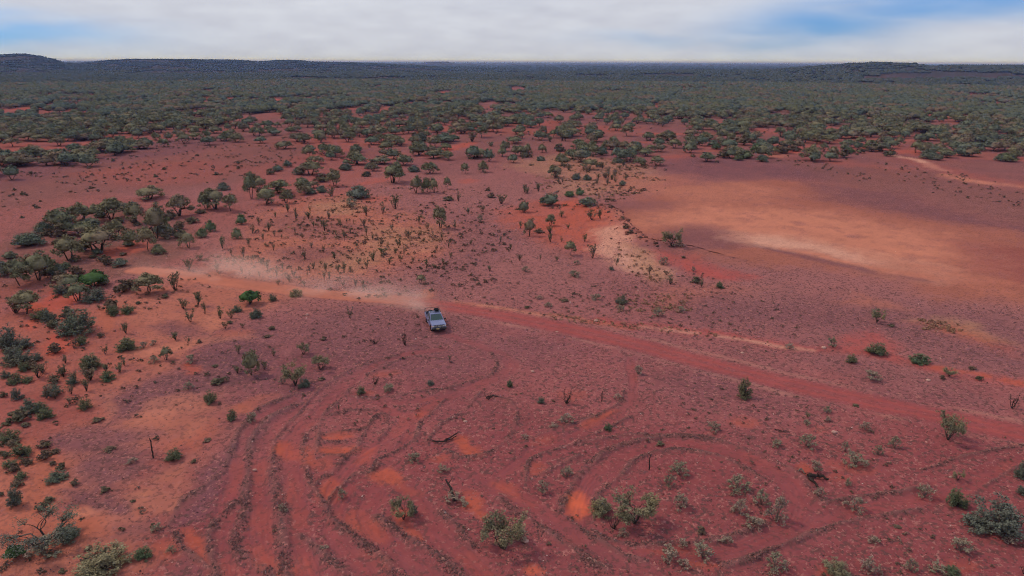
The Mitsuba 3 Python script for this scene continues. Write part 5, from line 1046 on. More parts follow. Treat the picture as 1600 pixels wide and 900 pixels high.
TUFTS = [([(-157.9, 217.7),(-154.7, 264.4),(-138.7, 309.8),(-89.5, 312.2),(-65.1, 224.2),(-81.3, 189.2),(-109.2, 169.7),(-109.5, 147.7)], 500, 0.9),([(-60.1, 154.8),(-52.0, 189.5),(-0.1, 190.9),(-0.0, 102.4),(-21.5, 93.2),(-38.9, 102.0)], 700, 0.7),([(-4.6, 245.2),(52.1, 241.2),(40.3, 183.9),(21.7, 147.6),(-0.1, 155.6)], 350, 0.9),([(42.2, 185.0),(88.5, 193.7),(105.3, 163.2),(99.2, 124.1),(80.6, 98.8),(63.1, 110.3),(47.3, 132.8)], 420, 0.8),([(69.5, 200.9),(93.7, 185.9),(103.2, 138.4),(97.8, 126.8),(80.4, 143.7),(59.5, 169.8)], 350, 0.8),([(86.2, 239.4),(125.9, 232.6),(139.6, 191.6),(123.1, 157.1),(100.2, 182.2)], 160, 0.8),([(-87.8, 116.4),(-48.4, 108.8),(-28.9, 60.8),(-30.4, 53.8),(-22.9, 37.9),(-33.3, 37.8)], 420, 0.5),([(-40.9, 90.3),(-12.8, 88.0),(-2.9, 73.3),(-15.9, 66.6),(-23.7, 58.3),(-30.2, 59.5)], 170, 0.35),([(-10.0, 105.7),(30.8, 108.6),(38.5, 88.5),(32.7, 73.6),(8.3, 85.8),(-8.7, 90.6)], 240, 0.4),([(14.5, 73.4),(45.5, 55.3),(33.6, 38.1),(18.9, 38.1),(11.2, 54.0)], 110, 0.3),([(-17.3, 73.2),(14.5, 73.4),(22.3, 54.1),(16.8, 38.1),(-16.6, 37.9),(-21.0, 53.8)], 110, 0.3),([(-132.6, 499.2),(203.5, 513.7),(126.9, 256.9),(-0.1, 190.9),(-71.0, 223.8)], 500, 1.2)]
STRAW = [([(-53.3, 170.5),(-26.5, 180.1),(-11.8, 126.0),(-26.4, 116.9),(-40.9, 121.0)], 420, 0.6),([(-0.2, 253.6),(43.5, 242.0),(41.6, 190.4),(24.4, 166.5),(9.4, 171.6)], 420, 0.9),([(18.3, 122.3),(23.3, 118.5),(24.2, 108.8),(22.6, 101.0),(16.1, 105.9)], 60, 0.5),([(14.8, 96.4),(25.9, 96.5),(23.9, 88.4),(13.7, 88.3)], 160, 0.4),([(53.3, 87.4),(60.5, 81.7),(59.3, 77.6),(51.5, 82.7)], 120, 0.5),([(-60.4, 116.5),(-44.0, 116.7),(-31.1, 102.1),(-50.0, 105.2)], 220, 0.5),([(5.1, 88.2),(16.3, 84.0),(16.0, 82.2),(5.0, 85.8)], 130, 0.3),([(16.5, 84.7),(41.0, 75.9),(40.3, 74.4),(16.1, 82.4)], 160, 0.3)]

# ------------------------------------------------------------------ materials
COL = dict(gravel=(0.245, 0.086, 0.094), gravel2=(0.280, 0.092, 0.094), purple=(0.158, 0.070, 0.086), redsoil=(0.225, 0.058, 0.064), lane=(0.285, 0.066, 0.068),  # red soil tone, also used to paint vignette darkness near the camera
           pink=(0.390, 0.138, 0.098), pinkor=(0.385, 0.118, 0.078), sandlit=(0.48, 0.182, 0.126), orange=(0.40, 0.092, 0.060), orangelit=(0.70, 0.15, 0.065),  # bare sand and orange earth in brighter soil colours of their own
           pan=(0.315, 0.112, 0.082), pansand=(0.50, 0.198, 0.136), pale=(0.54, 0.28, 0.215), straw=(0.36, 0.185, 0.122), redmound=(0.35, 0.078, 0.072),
           farred=(0.300, 0.088, 0.074), farredlit=(0.42, 0.092, 0.066), plain=(0.195, 0.084, 0.078), berm=(0.155, 0.080, 0.078), scrubsoil=(0.215, 0.092, 0.084),  # red earth in two tones of its own, the second brighter
           dusty=(0.305, 0.130, 0.126), duff=(0.085, 0.065, 0.052), far=(0.040, 0.042, 0.044))  # dusty: haze and vignette lift of the middle distance, put into colour


def gravel_weight(lo, hi, sc, seed):
    def fn(p, n, uv):
        v = noise(p.x * sc + seed, p.y * sc, p.z * sc)
        w = noise(p.x * sc * 2.3 + 9 + seed, p.y * sc * 2.3, p.z * sc)
        return smoothstep(lo, hi, 0.62 * v + 0.38 * w) * uv.x
    return fn


scene['soil_base'] = {'type': 'diffuse', 'reflectance': {'type': 'mesh_attribute', 'name': 'vertex_color'}}
scene['soil_dark'] = {'type': 'diffuse', 'reflectance': {'type': 'rgb', 'value': [0.11, 0.055, 0.055]}}
scene['soil_pale'] = {'type': 'diffuse', 'reflectance': {'type': 'rgb', 'value': [0.36, 0.150, 0.140]}}
scene['soil_a'] = {'type': 'blendbsdf', 'weight': proc(gravel_weight(0.50, 0.74, 3.6, 3.0)), 'a': {'type': 'ref', 'id': 'soil_base'}, 'b': {'type': 'ref', 'id': 'soil_dark'}}
scene['soil'] = {'type': 'blendbsdf', 'weight': proc(gravel_weight(0.60, 0.84, 5.0, 40.0)), 'a': {'type': 'ref', 'id': 'soil_a'}, 'b': {'type': 'ref', 'id': 'soil_pale'}}
scene['stone_mat'] = {'type': 'diffuse', 'reflectance': {'type': 'mesh_attribute', 'name': 'vertex_color'}}


def leaf_bsdf(a, b, c, k=0.16, spread=0.5):
    def fn(p, n, uv):
        h = noise(p.x * k + 5.0, p.y * k + 11.0, 0.0)
        h2 = noise(p.x * k * 1.7 + 31.0, p.y * k * 1.7 + 7.0, 3.0)
        g = noise(p.x * 4.0, p.y * 4.0, p.z * 4.0)
        col = mix(mix(a, b, smoothstep(0.3, 0.7, h)), c, smoothstep(0.55, 0.85, h2))
        return col * (1 - spread / 2 + spread * g)
    return {'type': 'twosided', 'b': {'type': 'diffuse', 'reflectance': proc(fn)}}


scene['leaf_tree'] = leaf_bsdf((0.185, 0.165, 0.105),(0.150, 0.152, 0.098),(0.205, 0.158, 0.112))
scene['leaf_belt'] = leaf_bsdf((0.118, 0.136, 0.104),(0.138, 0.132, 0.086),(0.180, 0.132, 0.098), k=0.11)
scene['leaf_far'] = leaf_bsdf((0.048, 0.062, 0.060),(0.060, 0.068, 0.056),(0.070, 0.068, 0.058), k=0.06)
scene['leaf_rim_shaded'] = leaf_bsdf((0.042, 0.055, 0.060),(0.050, 0.060, 0.058),(0.058, 0.062, 0.060), k=0.012)  # ridge leaves coloured darker and bluer, for cloud shade and haze
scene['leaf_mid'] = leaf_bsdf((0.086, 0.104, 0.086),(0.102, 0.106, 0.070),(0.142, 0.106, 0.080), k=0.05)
scene['leaf_bush'] = leaf_bsdf((0.125, 0.146, 0.112),(0.130, 0.142, 0.122),(0.155, 0.150, 0.110))
scene['leaf_grey'] = leaf_bsdf((0.265, 0.215, 0.170),(0.215, 0.20, 0.145),(0.29, 0.225, 0.185), k=0.4, spread=0.8)
scene['leaf_green'] = leaf_bsdf((0.112, 0.150, 0.088),(0.135, 0.148, 0.092),(0.155, 0.150, 0.092), k=0.2)
scene['leaf_vivid'] = leaf_bsdf((0.050, 0.098, 0.038),(0.056, 0.10, 0.04),(0.06, 0.095, 0.04))
scene['leaf_stunted'] = leaf_bsdf((0.185, 0.142, 0.105),(0.165, 0.145, 0.095),(0.145, 0.145, 0.088), k=0.3)
scene['leaf_airy'] = leaf_bsdf((0.230, 0.205, 0.130),(0.205, 0.190, 0.128),(0.250, 0.210, 0.118), k=0.5, spread=0.8)
scene['leaf_low'] = leaf_bsdf((0.125, 0.088, 0.068),(0.112, 0.098, 0.068),(0.15, 0.108, 0.082), k=0.35)
scene['straw_mat'] = leaf_bsdf((0.36, 0.21, 0.14),(0.29, 0.165, 0.12),(0.24, 0.135, 0.10), k=0.6)
scene['tuft_mat'] = leaf_bsdf((0.13, 0.085, 0.068),(0.105, 0.082, 0.060),(0.17, 0.11, 0.09), k=0.5)
scene['bark'] = {'type': 'twosided', 'b': {'type': 'diffuse', 'reflectance': {'type': 'rgb', 'value': [0.052, 0.040, 0.036]}}}
scene['twig'] = {'type': 'twosided', 'b': {'type': 'diffuse', 'reflectance': {'type': 'rgb', 'value': [0.16, 0.125, 0.11]}}}
scene['dead_wood'] = {'type': 'twosided', 'b': {'type': 'diffuse', 'reflectance': {'type': 'rgb', 'value': [0.045, 0.034, 0.032]}}}

# ------------------------------------------------------------------ the ground


def bump(x, y):
    """tracks and their ridges: (height to add, stoniness change, lane mask, ridge mask)"""
    dz, lane, ridge = np.zeros(x.shape), np.zeros(x.shape), np.zeros(x.shape)
    wob = (nz(x, y, 1.6, 3, 21) - 0.5)
    wheel = np.zeros(x.shape)
    worn = nz(x, y, 4.5, 3, 24)
    for pts, half in LANES:
        m = box_mask(x, y, pts, half + 2)
        if m.any():
            d = line_dist(x[m], y[m], pts)[0] + wob[m] * 1.0
            w = (1 - sstep(half * 0.7, half * 1.25, d)) * np.clip(0.35 + 1.1 * worn[m], 0, 1)
            lane[m] = np.maximum(lane[m], w)
            for off in (0.25, 0.62, 0.95):
                wheel[m] = np.maximum(wheel[m], np.exp(-(((d - off * half) / 0.13) ** 2)) * sstep(0.35, 0.6, nz(x[m] + off * 40, y[m], 3.2, 2, 25)))
    for pts, half in BERMS:
        m = box_mask(x, y, pts, half * 3 + 1.5)
        if m.any():
            d = line_dist(x[m], y[m], pts)[0] + wob[m] * 0.8 * min(1, half / 0.3)
            w = np.exp(-((d / (half * 1.1)) ** 2)) * sstep(0.15, 0.58, nz(x[m], y[m], 2.1, 3, 33))
            ridge[m] = np.maximum(ridge[m], w)
    lane = lane * (1 - np.clip(ridge * 1.4, 0, 1))
    dz = dz - 0.06 * lane - 0.05 * wheel + 0.17 * ridge
    m = box_mask(x, y, ROAD, 8)
    road = np.zeros(x.shape)
    rut = np.zeros(x.shape)
    edge = np.zeros(x.shape)
    if m.any():
        d = line_dist(x[m], y[m], ROAD)[0] + (nz(x[m], y[m], 3.0, 2, 8) - 0.5) * 0.6
        road[m] = 1 - sstep(1.45, 2.3, d)
        rut[m] = np.exp(-(((d - 0.8) / 0.30) ** 2))
        edge[m] = np.exp(-(((d - 2.6) / 0.4) ** 2)) * sstep(0.3, 0.7, nz(x[m], y[m], 3, 3, 9))
        dz = dz - 0.06 * rut + 0.10 * edge
    return dz, lane, ridge, road, rut, edge, wheel


def box_mask(x, y, pts, pad):
    a = np.array([p[:2] for p in pts])
    return (x > a[:, 0].min() - pad) & (x < a[:, 0].max() + pad) & (y > a[:, 1].min() - pad) & (y < a[:, 1].max() + pad)


def soil(x, y):
    """base colour (n, 3) and stoniness (n) of the ground"""
    r = np.hypot(x, y)
    n1, n2, n3 = nz(x, y, 22, 4, 41), nz(x, y, 6, 3, 42), nz(x, y, 70, 3, 43)
    c = np.zeros(x.shape + (3,))
    st = np.full(x.shape, 0.85)

    def lay(w, col, s=None):
        nonlocal c, st
        w = np.clip(w, 0, 1)
        c[:] = c * (1 - w[..., None]) + np.array(COL[col]) * w[..., None]
        if s is not None:
            st[:] = st * (1 - w) + s * w
    lay(np.ones(x.shape), 'gravel')
    lay(sstep(0.40, 0.62, n1) * 0.8, 'gravel2')
    lay(sstep(0.46, 0.60, nz(x, y, 15, 4, 44)) * 0.45, 'purple')
    lay(sstep(0.60, 0.74, n2) * 0.35, 'redsoil', 0.5)
    lay(sstep(74, 105, r + (n1 - 0.5) * 40) * (1 - sstep(190, 260, r)) * (0.45 + 0.5 * n3), 'dusty')  # middle distance painted paler, for haze and the brighter vignette centre
    # farther out: red earth between the scrub
    fr = sstep(170, 300, r)
    lay(fr * 0.75, 'scrubsoil', 0.5)
    lay(fr * sstep(0.45, 0.6, n3) * 0.8, 'farred', 0.4)
    lay(fr * sstep(0.52, 0.62, nz(x, y, 14, 4, 46)) * 0.45, 'purple')
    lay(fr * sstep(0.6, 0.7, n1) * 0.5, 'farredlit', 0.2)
    lay(sstep(74, 52, r + (n1 - 0.5) * 40 - 0.18 * x) * 0.72, 'redsoil')  # soil painted darker towards the camera, as vignette shade
    wx, wy = nz(x, y, 5, 4, 51) - 0.5, nz(x, y, 5, 4, 52) - 0.5
    vx, vy = nz(x, y, 22, 4, 53) - 0.5, nz(x, y, 22, 4, 54) - 0.5
    grain = nz(x, y, 1.1, 3, 55) - 0.5
    frag = sstep(0.36, 0.60, nz(x, y, 2.6, 4, 57))
    for kind, pts, soft, warp, col, s, stone, *half in SOIL:
        m = box_mask(x, y, pts, 2 * soft + 2 * warp + (half[0] if half else 0) + 1)
        if not m.any():
            continue
        k = min(warp, 3.0)
        qx = x[m] + 2.4 * k * wx[m] + 3.2 * max(0, warp - 2) * vx[m]
        qy = y[m] + 2.4 * k * wy[m] + 3.2 * max(0, warp - 2) * vy[m]
        sd = poly_sd(qx, qy, list(pts)) if kind == 'poly' else half[0] - line_dist(qx, qy, pts)[0]
        w = sstep(-soft, soft, sd + grain[m] * (soft * 1.2 + 0.6)) * s
        w = w * np.clip(0.30 + 0.75 * n2[m] + 0.75 * frag[m], 0, 1)
        full = np.zeros(x.shape)
        full[m] = w
        lay(full, col, stone)
    dz, lane, ridge, road, rut, edge, wheel = bump(x, y)
    streak = nz(x, y, 0.9, 3, 61)
    lay(lane * (0.2 + 0.6 * streak) * 0.75, 'lane', 0.2)
    lay(wheel * 0.35 * (0.3 + streak), 'purple', 0.4)
    lay(lane * sstep(0.58, 0.74, nz(x, y, 3.4, 3, 66)) * 0.22, 'orange', 0.05)
    lay(ridge * 0.7, 'berm', 1.0)
    lay(road * (0.40 + 0.35 * streak) * (1 - sstep(100, 150, r) * 0.3), 'lane', 0.08)
    lay(rut * road * 0.55, 'redmound', 0.02)
    # the road runs through dusty sand at its far end
    lay(road * sstep(-8, -20, x) * 0.85, 'sandlit', 0.05)
    lay(edge * 0.30, 'pale', 0.6)
    # litter under the dense scrub, and scrub too far off to tell apart
    belt = scrub_density(x, y)
    lay(sstep(230, 420, r) * np.clip(belt, 0, 1) * 0.45, 'duff', 0.3)
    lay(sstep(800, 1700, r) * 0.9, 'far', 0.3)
    tone = 0.80 + 0.28 * nz(x, y, 2.2, 3, 62) + 0.12 * nz(x, y, 8, 3, 65) + 0.34 * (nz(x, y, 0.42, 2, 63) - 0.5) * (0.35 + 0.65 * np.clip(st, 0, 1))
    c *= tone[..., None]
    stone = st * (1 - sstep(250, 600, r)) * (0.72 + 0.5 * nz(x, y, 9, 2, 64))
    return c, np.clip(stone, 0, 1), dz, lane, ridge, road


def scrub_density(x, y):
    """0 bare, about 0.35 loose, 1 closed scrub"""
    r = np.hypot(x, y)
    wx, wy = nz(x, y, 30, 3, 71) - 0.5, nz(x, y, 30, 3, 72) - 0.5
    qx, qy = x + wx * 75, y + wy * 75
    soft = 22 + r * 0.05
    d = sstep(-soft, soft, poly_sd(qx, qy, DENSE))
    d = np.maximum(d, 0.40 * sstep(-25, 30, poly_sd(qx, qy, SPARSE)) * (0.5 + nz(x, y, 40, 2, 74)))
    d = np.maximum(d, sstep(1000, 1400, r) * 1.0)
    for gx, gy, rx, ry in GAPS:
        e = ((x + wx * 20 - gx) / (1.15 * rx)) ** 2 + ((y + wy * 20 - gy) / (1.4 * ry)) ** 2
        d = d * np.where(e < 2.0, sstep(0.6, 1.5, e), 1)
    hole = nz(x, y, 55, 3, 73)
    return d * (1 - sstep(0.53, 0.66, hole) * (1 - sstep(800, 1300, r)) * 0.85)


def ground():
    tanr = [0.0, 8, 16, 24, 30, 34]
    dep = np.arange(42.5, -0.001, -0.075)          # rings in even steps of the angle seen from above the ground's middle
    rr = 32.0 / np.tan(np.radians(np.maximum(dep, 0.12)))
    rr = rr[rr < 15500]
    add, last = [], rr[0]
    for q in rr[1:]:
        if q - last > 260:
            add.append((q + last) / 2)
        last = q
    rad = np.unique(np.concatenate([tanr, rr, add, [17000.0]]))
    az = np.concatenate([np.linspace(-41, 41, 1000), np.linspace(41, 319, 96)[1:-1]])
    az = np.radians(az)
    R, A = np.meshgrid(rad[1:], az, indexing='ij')
    X, Y = (R * np.sin(A)).ravel(),(R * np.cos(A)).ravel()
    X, Y = np.append(X, 0.0), np.append(Y, 0.0)
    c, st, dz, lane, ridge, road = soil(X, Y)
    r = np.hypot(X, Y)
    near = 1 - sstep(180, 320, r)
    rough = (nz(X, Y, 0.42, 2, 81) - 0.5) * 0.17 + (nz(X, Y, 1.7, 2, 82) - 0.5) * 0.18
    Zv = height(X, Y) + near * (dz + rough * np.clip(0.25 + st, 0, 1) * (1 + 1.4 * ridge) * (1 - 0.7 * lane) * (1 - 0.8 * road))
    # far scrub as relief of the ground itself
    Zv = Zv + sstep(4200, 5200, r) * (nz(X, Y, 60, 2, 83)) * 5.0
    nr, na = R.shape
    i, j = np.meshgrid(np.arange(nr - 1), np.arange(na), indexing='ij')
    a, b = i * na + j, i * na + (j + 1) % na
    q = np.stack([a, b, b + na, a + na], -1).reshape(-1, 4)
    f = np.vstack([q[:, [0, 2, 1]], q[:, [0, 3, 2]]])
    j = np.arange(na)
    f = np.vstack([f, np.stack([np.full(na, nr * na),(j + 1) % na, j], 1)])
    v = np.stack([X, Y, Zv], 1)
    fn = np.cross(v[f[:, 1]] - v[f[:, 0]], v[f[:, 2]] - v[f[:, 0]])
    if np.median(fn[:, 2]) < 0:
        f = f[:, ::-1]
    uv = np.stack([st, np.zeros_like(st)], 1)
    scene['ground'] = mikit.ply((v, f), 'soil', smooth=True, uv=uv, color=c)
    labels['ground'] = {'label': 'red stony outback earth with wheel ruts, sandy patches and a claypan', 'category': 'ground', 'kind': 'structure'}


ground()


def gz(x, y):
    return float(height(np.array([x]), np.array([y]))[0])


# ------------------------------------------------------------------ loose stones (one mass)
def stones():
    n = 560000
    u = rng.random(n)
    r = 36 * (190 / 36) ** u
    a = np.radians(rng.uniform(-40, 40, n))
    x, y = r * np.sin(a), r * np.cos(a)
    keep = rng.random(n) < np.clip((r / 36) ** 0.0 * 0.9, 0, 1)
    x, y, r = x[keep], y[keep], r[keep]
    c, st, dz, lane, ridge, road = soil(x, y)
    p = np.clip(0.20 * st ** 2 + 0.75 * np.clip(ridge, 0, 1), 0, 1) * (1 - 0.9 * lane) * (1 - 0.9 * road)
    keep = rng.random(len(x)) < p
    x, y, r, c, dz, ridge = x[keep], y[keep], r[keep], c[keep], dz[keep], ridge[keep]
    n = len(x)
    size = 0.030 + 0.045 * rng.random(n) ** 2.2 + 0.06 * rng.random(n) ** 9 + 0.05 * np.clip(ridge, 0, 1) * rng.random(n)
    size *= np.clip(r / 70, 0.9, 1.7)
    octa = np.array([[1, 0, 0], [-1, 0, 0], [0, 1, 0], [0, -1, 0], [0, 0, 1.0]])
    of = np.array([[0, 2, 4], [2, 1, 4], [1, 3, 4], [3, 0, 4]])
    th = rng.random(n) * 6.283
    v = octa[None] * (1 + 0.5 * (rng.random((n, 5, 1)) - 0.5)) * size[:, None, None]
    v = v + (rng.random((n, 5, 3)) - 0.5) * size[:, None, None] * 0.7
    v[..., 2] *= 0.85
    cs, sn = np.cos(th)[:, None], np.sin(th)[:, None]
    v = np.stack([v[..., 0] * cs - v[..., 1] * sn, v[..., 0] * sn + v[..., 1] * cs, v[..., 2]], -1)
    v = v + np.stack([x, y, height(x, y) + dz - 0.01], -1)[:, None]
    tone = rng.choice(4, n, p=[0.55, 0.385, 0.055, 0.010])
    pal = np.array([[0.135, 0.066, 0.068], [0.25, 0.105, 0.103], [0.37, 0.185, 0.165], [0.54, 0.40, 0.37]])[tone] * (0.75 + 0.5 * rng.random((n, 1)))
    rub = (np.clip(ridge, 0, 1) * 0.75 * rng.random(n))[:, None]
    pal = pal * (1 - rub) + np.array([[0.125, 0.085, 0.075]]) * rub
    f = (of[None] + (np.arange(n) * 5)[:, None, None]).reshape(-1, 3)
    scene['gravel'] = mikit.ply((v.reshape(-1, 3), f), 'stone_mat', smooth=False, color=np.repeat(pal, 5, 0))
    labels['gravel'] = {'label': 'loose purple and pinkish stones strewn over the red earth', 'category': 'gravel', 'kind': 'stuff'}
    print('stones', n)


stones()


def rubble():
    g = np.random.default_rng(23)
    vs, fs, at = [], [], 0
    ico = trimesh.creation.icosphere(0, 1.0)
    for k in range(190):
        s = g.random() * (len(SCARP) - 1)
        i = min(int(s), len(SCARP) - 2)
        a, b = np.array(SCARP[i]), np.array(SCARP[i + 1])
        p = a + (b - a) * (s - i) + g.normal(size=2) * [2.0, 2.0]
        q = 0.12 + 0.34 * g.random() ** 3
        v = ico.vertices * (0.7 + 0.6 * g.random((12, 1))) * q * [1.2, 1.2, 0.8]
        vs.append(v + [p[0], p[1], float(height(p[:1], p[1:])[0]) + q * 0.2]); fs.append(ico.faces + at); at += 12
    col = np.repeat(np.array([[0.15, 0.065, 0.055], [0.22, 0.085, 0.07], [0.09, 0.05, 0.045]])[g.integers(3, size=190)], 12, 0)
    scene['scarp_rubble'] = mikit.ply((np.vstack(vs), np.vstack(fs)), 'stone_mat', smooth=False, color=col)
    labels['scarp_rubble'] = {'label': 'dark red clods crumbling off the edge of the scarp', 'category': 'rubble', 'kind': 'stuff'}


rubble()

# ------------------------------------------------------------------ plants: forms of unit width and height, then one entry per plant
def tube(pts, rad, sides=4):
    pts, k = np.asarray(pts, float), len(pts)
    d = np.gradient(pts, axis=0)
    d /= np.linalg.norm(d, axis=1, keepdims=True) + 1e-9
    a = np.cross(d, np.where(np.abs(d[:, [2]]) < 0.9, [[0, 0, 1.0]], [[1.0, 0, 0]]))
    a /= np.linalg.norm(a, axis=1, keepdims=True) + 1e-9
    b = np.cross(d, a)
    t = np.arange(sides) * 2 * np.pi / sides
    v = (pts[:, None] + np.asarray(rad)[:, None, None] * (np.cos(t)[None, :, None] * a[:, None] + np.sin(t)[None, :, None] * b[:, None])).reshape(-1, 3)
    i, j = np.meshgrid(np.arange(k - 1), np.arange(sides), indexing='ij')
    p, q = i * sides + j, i * sides + (j + 1) % sides
    f = np.concatenate([np.stack([p, q, q + sides], -1).reshape(-1, 3), np.stack([p, q + sides, p + sides], -1).reshape(-1, 3)])
    return v, f


def join(parts):
    vs, fs, at = [], [], 0
    for v, f in parts:
        vs.append(v); fs.append(f + at); at += len(v)
    return np.vstack(vs), np.vstack(fs)


def limb(g, a, b, r0, r1, sag=0.08, sides=4, k=4):
    t = np.linspace(0, 1, k)[:, None]
    p = np.asarray(a) * (1 - t) + np.asarray(b) * t
    p = p + np.sin(np.pi * t) * (g.random(3) - 0.5) * sag * 2
    return tube(p, r0 + (r1 - r0) * t[:, 0], sides)


def leaves(g, centres, radii, per, size, up=0.35, shell=0.55):
    """small leaf sprays, one triangle each, spread through clumps"""
    c = np.repeat(np.asarray(centres, float), per, 0)
    rad = np.repeat(np.asarray(radii, float), per, 0)
    n = len(c)
    d = g.normal(size=(n, 3))
    d /= np.linalg.norm(d, axis=1, keepdims=True)
    p = c + d * rad * (shell + (1 - shell) * g.random((n, 1)))
    nrm = d * 0.6 + g.normal(size=(n, 3)) * 0.5 + [0, 0, up]
    nrm /= np.linalg.norm(nrm, axis=1, keepdims=True)
    a = np.cross(nrm, g.normal(size=(n, 3)))
    a /= np.linalg.norm(a, axis=1, keepdims=True)
    b = np.cross(nrm, a)
    s = size * (0.6 + 0.8 * g.random((n, 1)))
    v = np.stack([p + a * s, p - a * 0.6 * s + b * 0.75 * s, p - a * 0.6 * s - b * 0.75 * s], 1).reshape(-1, 3)
    return v, np.arange(3 * n).reshape(-1, 3)


def dome(g, n, z0, z1, rx=0.40, flat=0.5, jit=0.10):
    u, t = np.sqrt(g.random(n)), g.random(n) * 6.283
    x, y = rx * u * np.cos(t), rx * u * np.sin(t)
    z = z0 + (z1 - z0) * np.sqrt(np.clip(1 - u * u, 0, 1)) * (1 - flat * g.random(n))
    return np.stack([x, y, z], 1) + (g.random((n, 3)) - 0.5) * jit


def core(seed, rx, z0, z1, sub=1):
    """the shaded heart of a crown"""
    m = trimesh.creation.icosphere(sub, 1.0)
    v = np.array(m.vertices)
    k = 0.72 + 0.56 * meshkit.fbm(v * 1.7 + seed * 3.3, 3, 5)[:, None]
    v = v * k
    zc = z0 + 0.30 * (z1 - z0)
    z = np.where(v[:, 2] > 0, zc + v[:, 2] * (z1 - zc), zc + v[:, 2] * (zc - z0))
    return np.stack([v[:, 0] * rx, v[:, 1] * rx, z], 1), np.array(m.faces)


def form_tree(seed, per=40, leaf=0.034):
    g = np.random.default_rng(seed)
    low, nclump = 0.18 + 0.24 * g.random(), int(g.integers(34, 56))
    c = dome(g, nclump, low, 0.93, 0.40, 0.45, 0.10)
    c[:, :2] *= [[1.0 + 0.2 * g.random(), 0.8 + 0.2 * g.random()]]
    c[:, :2] += (g.random(2) - 0.5) * 0.14
    c[:, 2] -= 0.35 * np.abs(c[:, 0]) * g.random(nclump)
    wood = []
    for s in range(g.integers(1, 5)):
        t = g.random() * 6.283
        fork = np.array([0.13 * math.cos(t), 0.13 * math.sin(t), 0.30 + 0.10 * g.random()])
        wood.append(limb(g, [0.02 * math.cos(t), 0.02 * math.sin(t), -0.04], fork, 0.024, 0.016, 0.04))
        for k in range(5):
            e = c[g.integers(len(c))]
            e = e * np.array([1, 1, 0.97]) if e[:2] @ fork[:2] > -0.02 else c[np.argmax(c[:, :2] @ fork[:2])]
            wood.append(limb(g, fork, e, 0.013, 0.004, 0.05, 3))
    crown = join([leaves(g, c, np.full((nclump, 3), [0.11, 0.11, 0.085]), per, leaf), core(seed, 0.30, low + 0.08, 0.84)])
    return join(wood), crown


def form_dome(seed, nclump=26, per=30, leaf=0.05, z0=0.12, stems=5, flat=0.25, heart=0.80):
    g = np.random.default_rng(seed)
    c = dome(g, nclump, z0, 0.90, 0.40, flat, 0.08)
    low = g.random(nclump) < 0.35
    c[low, 2] = z0 + (c[low, 2] - z0) * 0.5
    wood = [limb(g, [0, 0, -0.04], c[g.integers(nclump)], 0.02, 0.006, 0.04, 3, 3) for _ in range(stems)]
    crown = leaves(g, c, np.full((nclump, 3), [0.12, 0.12, 0.12]) * (0.75 + 0.5 * g.random((nclump, 1))), per, leaf)
    if heart:
        crown = join([crown, core(seed, 0.45 * heart, z0, 0.94 * heart + 0.06)])
    return join(wood), crown


def form_stunted(seed):
    g = np.random.default_rng(seed)
    wood, tips = [], []
    for s in range(g.integers(8, 15)):
        t, o = g.random() * 6.283, 0.06 + 0.42 * g.random()
        e = np.array([o * math.cos(t), o * math.sin(t), 0.55 + 0.45 * g.random()])
        wood.append(limb(g, [0, 0, -0.05], e, 0.017, 0.006, 0.10, 3))
        tips += [e * [k, k, k] + (g.random(3) - 0.5) * 0.12 for k in (0.55, 0.72, 0.88, 1.0)]
    tips = np.array(tips)
    return join(wood), leaves(g, tips, np.full((len(tips), 3), [0.12, 0.12, 0.10]), 9, 0.045, 0.2, 0.1)


def form_saltbush(seed):
    g = np.random.default_rng(seed)
    wood, tips = [], []
    for s in range(16):
        t, el = g.random() * 6.283, math.asin(0.15 + 0.85 * g.random())
        e = np.array([0.46 * math.cos(el) * math.cos(t), 0.46 * math.cos(el) * math.sin(t), 0.95 * math.sin(el)]) * (0.75 + 0.3 * g.random())
        wood.append(limb(g, [0, 0, -0.03], e, 0.014, 0.006, 0.08, 3))
        m = e * 0.6
        for k in range(2):
            e2 = m + (e - m) * 0.8 + (g.random(3) - 0.5) * 0.3
            e2[2] = max(e2[2], 0.06)
            wood.append(limb(g, m, e2, 0.009, 0.005, 0.04, 3, 3))
            tips.append(e2)
        tips.append(e)
    tips = np.array(tips)
    return join(wood), leaves(g, tips, np.full((len(tips), 3), 0.10), 15, 0.036, 0.3, 0.2)


def form_feathery(seed, stems=50, nleaf=34, leaf=0.021):
    g = np.random.default_rng(seed)
    wood, tips = [], []
    for s in range(stems):
        t, el = g.random() * 6.283, math.asin(0.10 + 0.9 * g.random())
        e = np.array([0.44 * math.cos(el) * math.cos(t), 0.44 * math.cos(el) * math.sin(t), 0.92 * math.sin(el)]) * (0.70 + 0.36 * g.random())
        wood.append(limb(g, [0, 0, -0.03], e, 0.012, 0.004, 0.08, 3))
        tips += [e, e * 0.78 + (g.random(3) - 0.5) * 0.14, e * 0.55 + (g.random(3) - 0.5) * 0.16]
    tips = np.array(tips)
    tips[:, 2] = np.maximum(tips[:, 2], 0.08)
    return join(wood), leaves(g, tips, np.full((len(tips), 3), 0.095) * (0.7 + 0.6 * g.random((len(tips), 1))), nleaf, leaf, 0.4, 0.15)


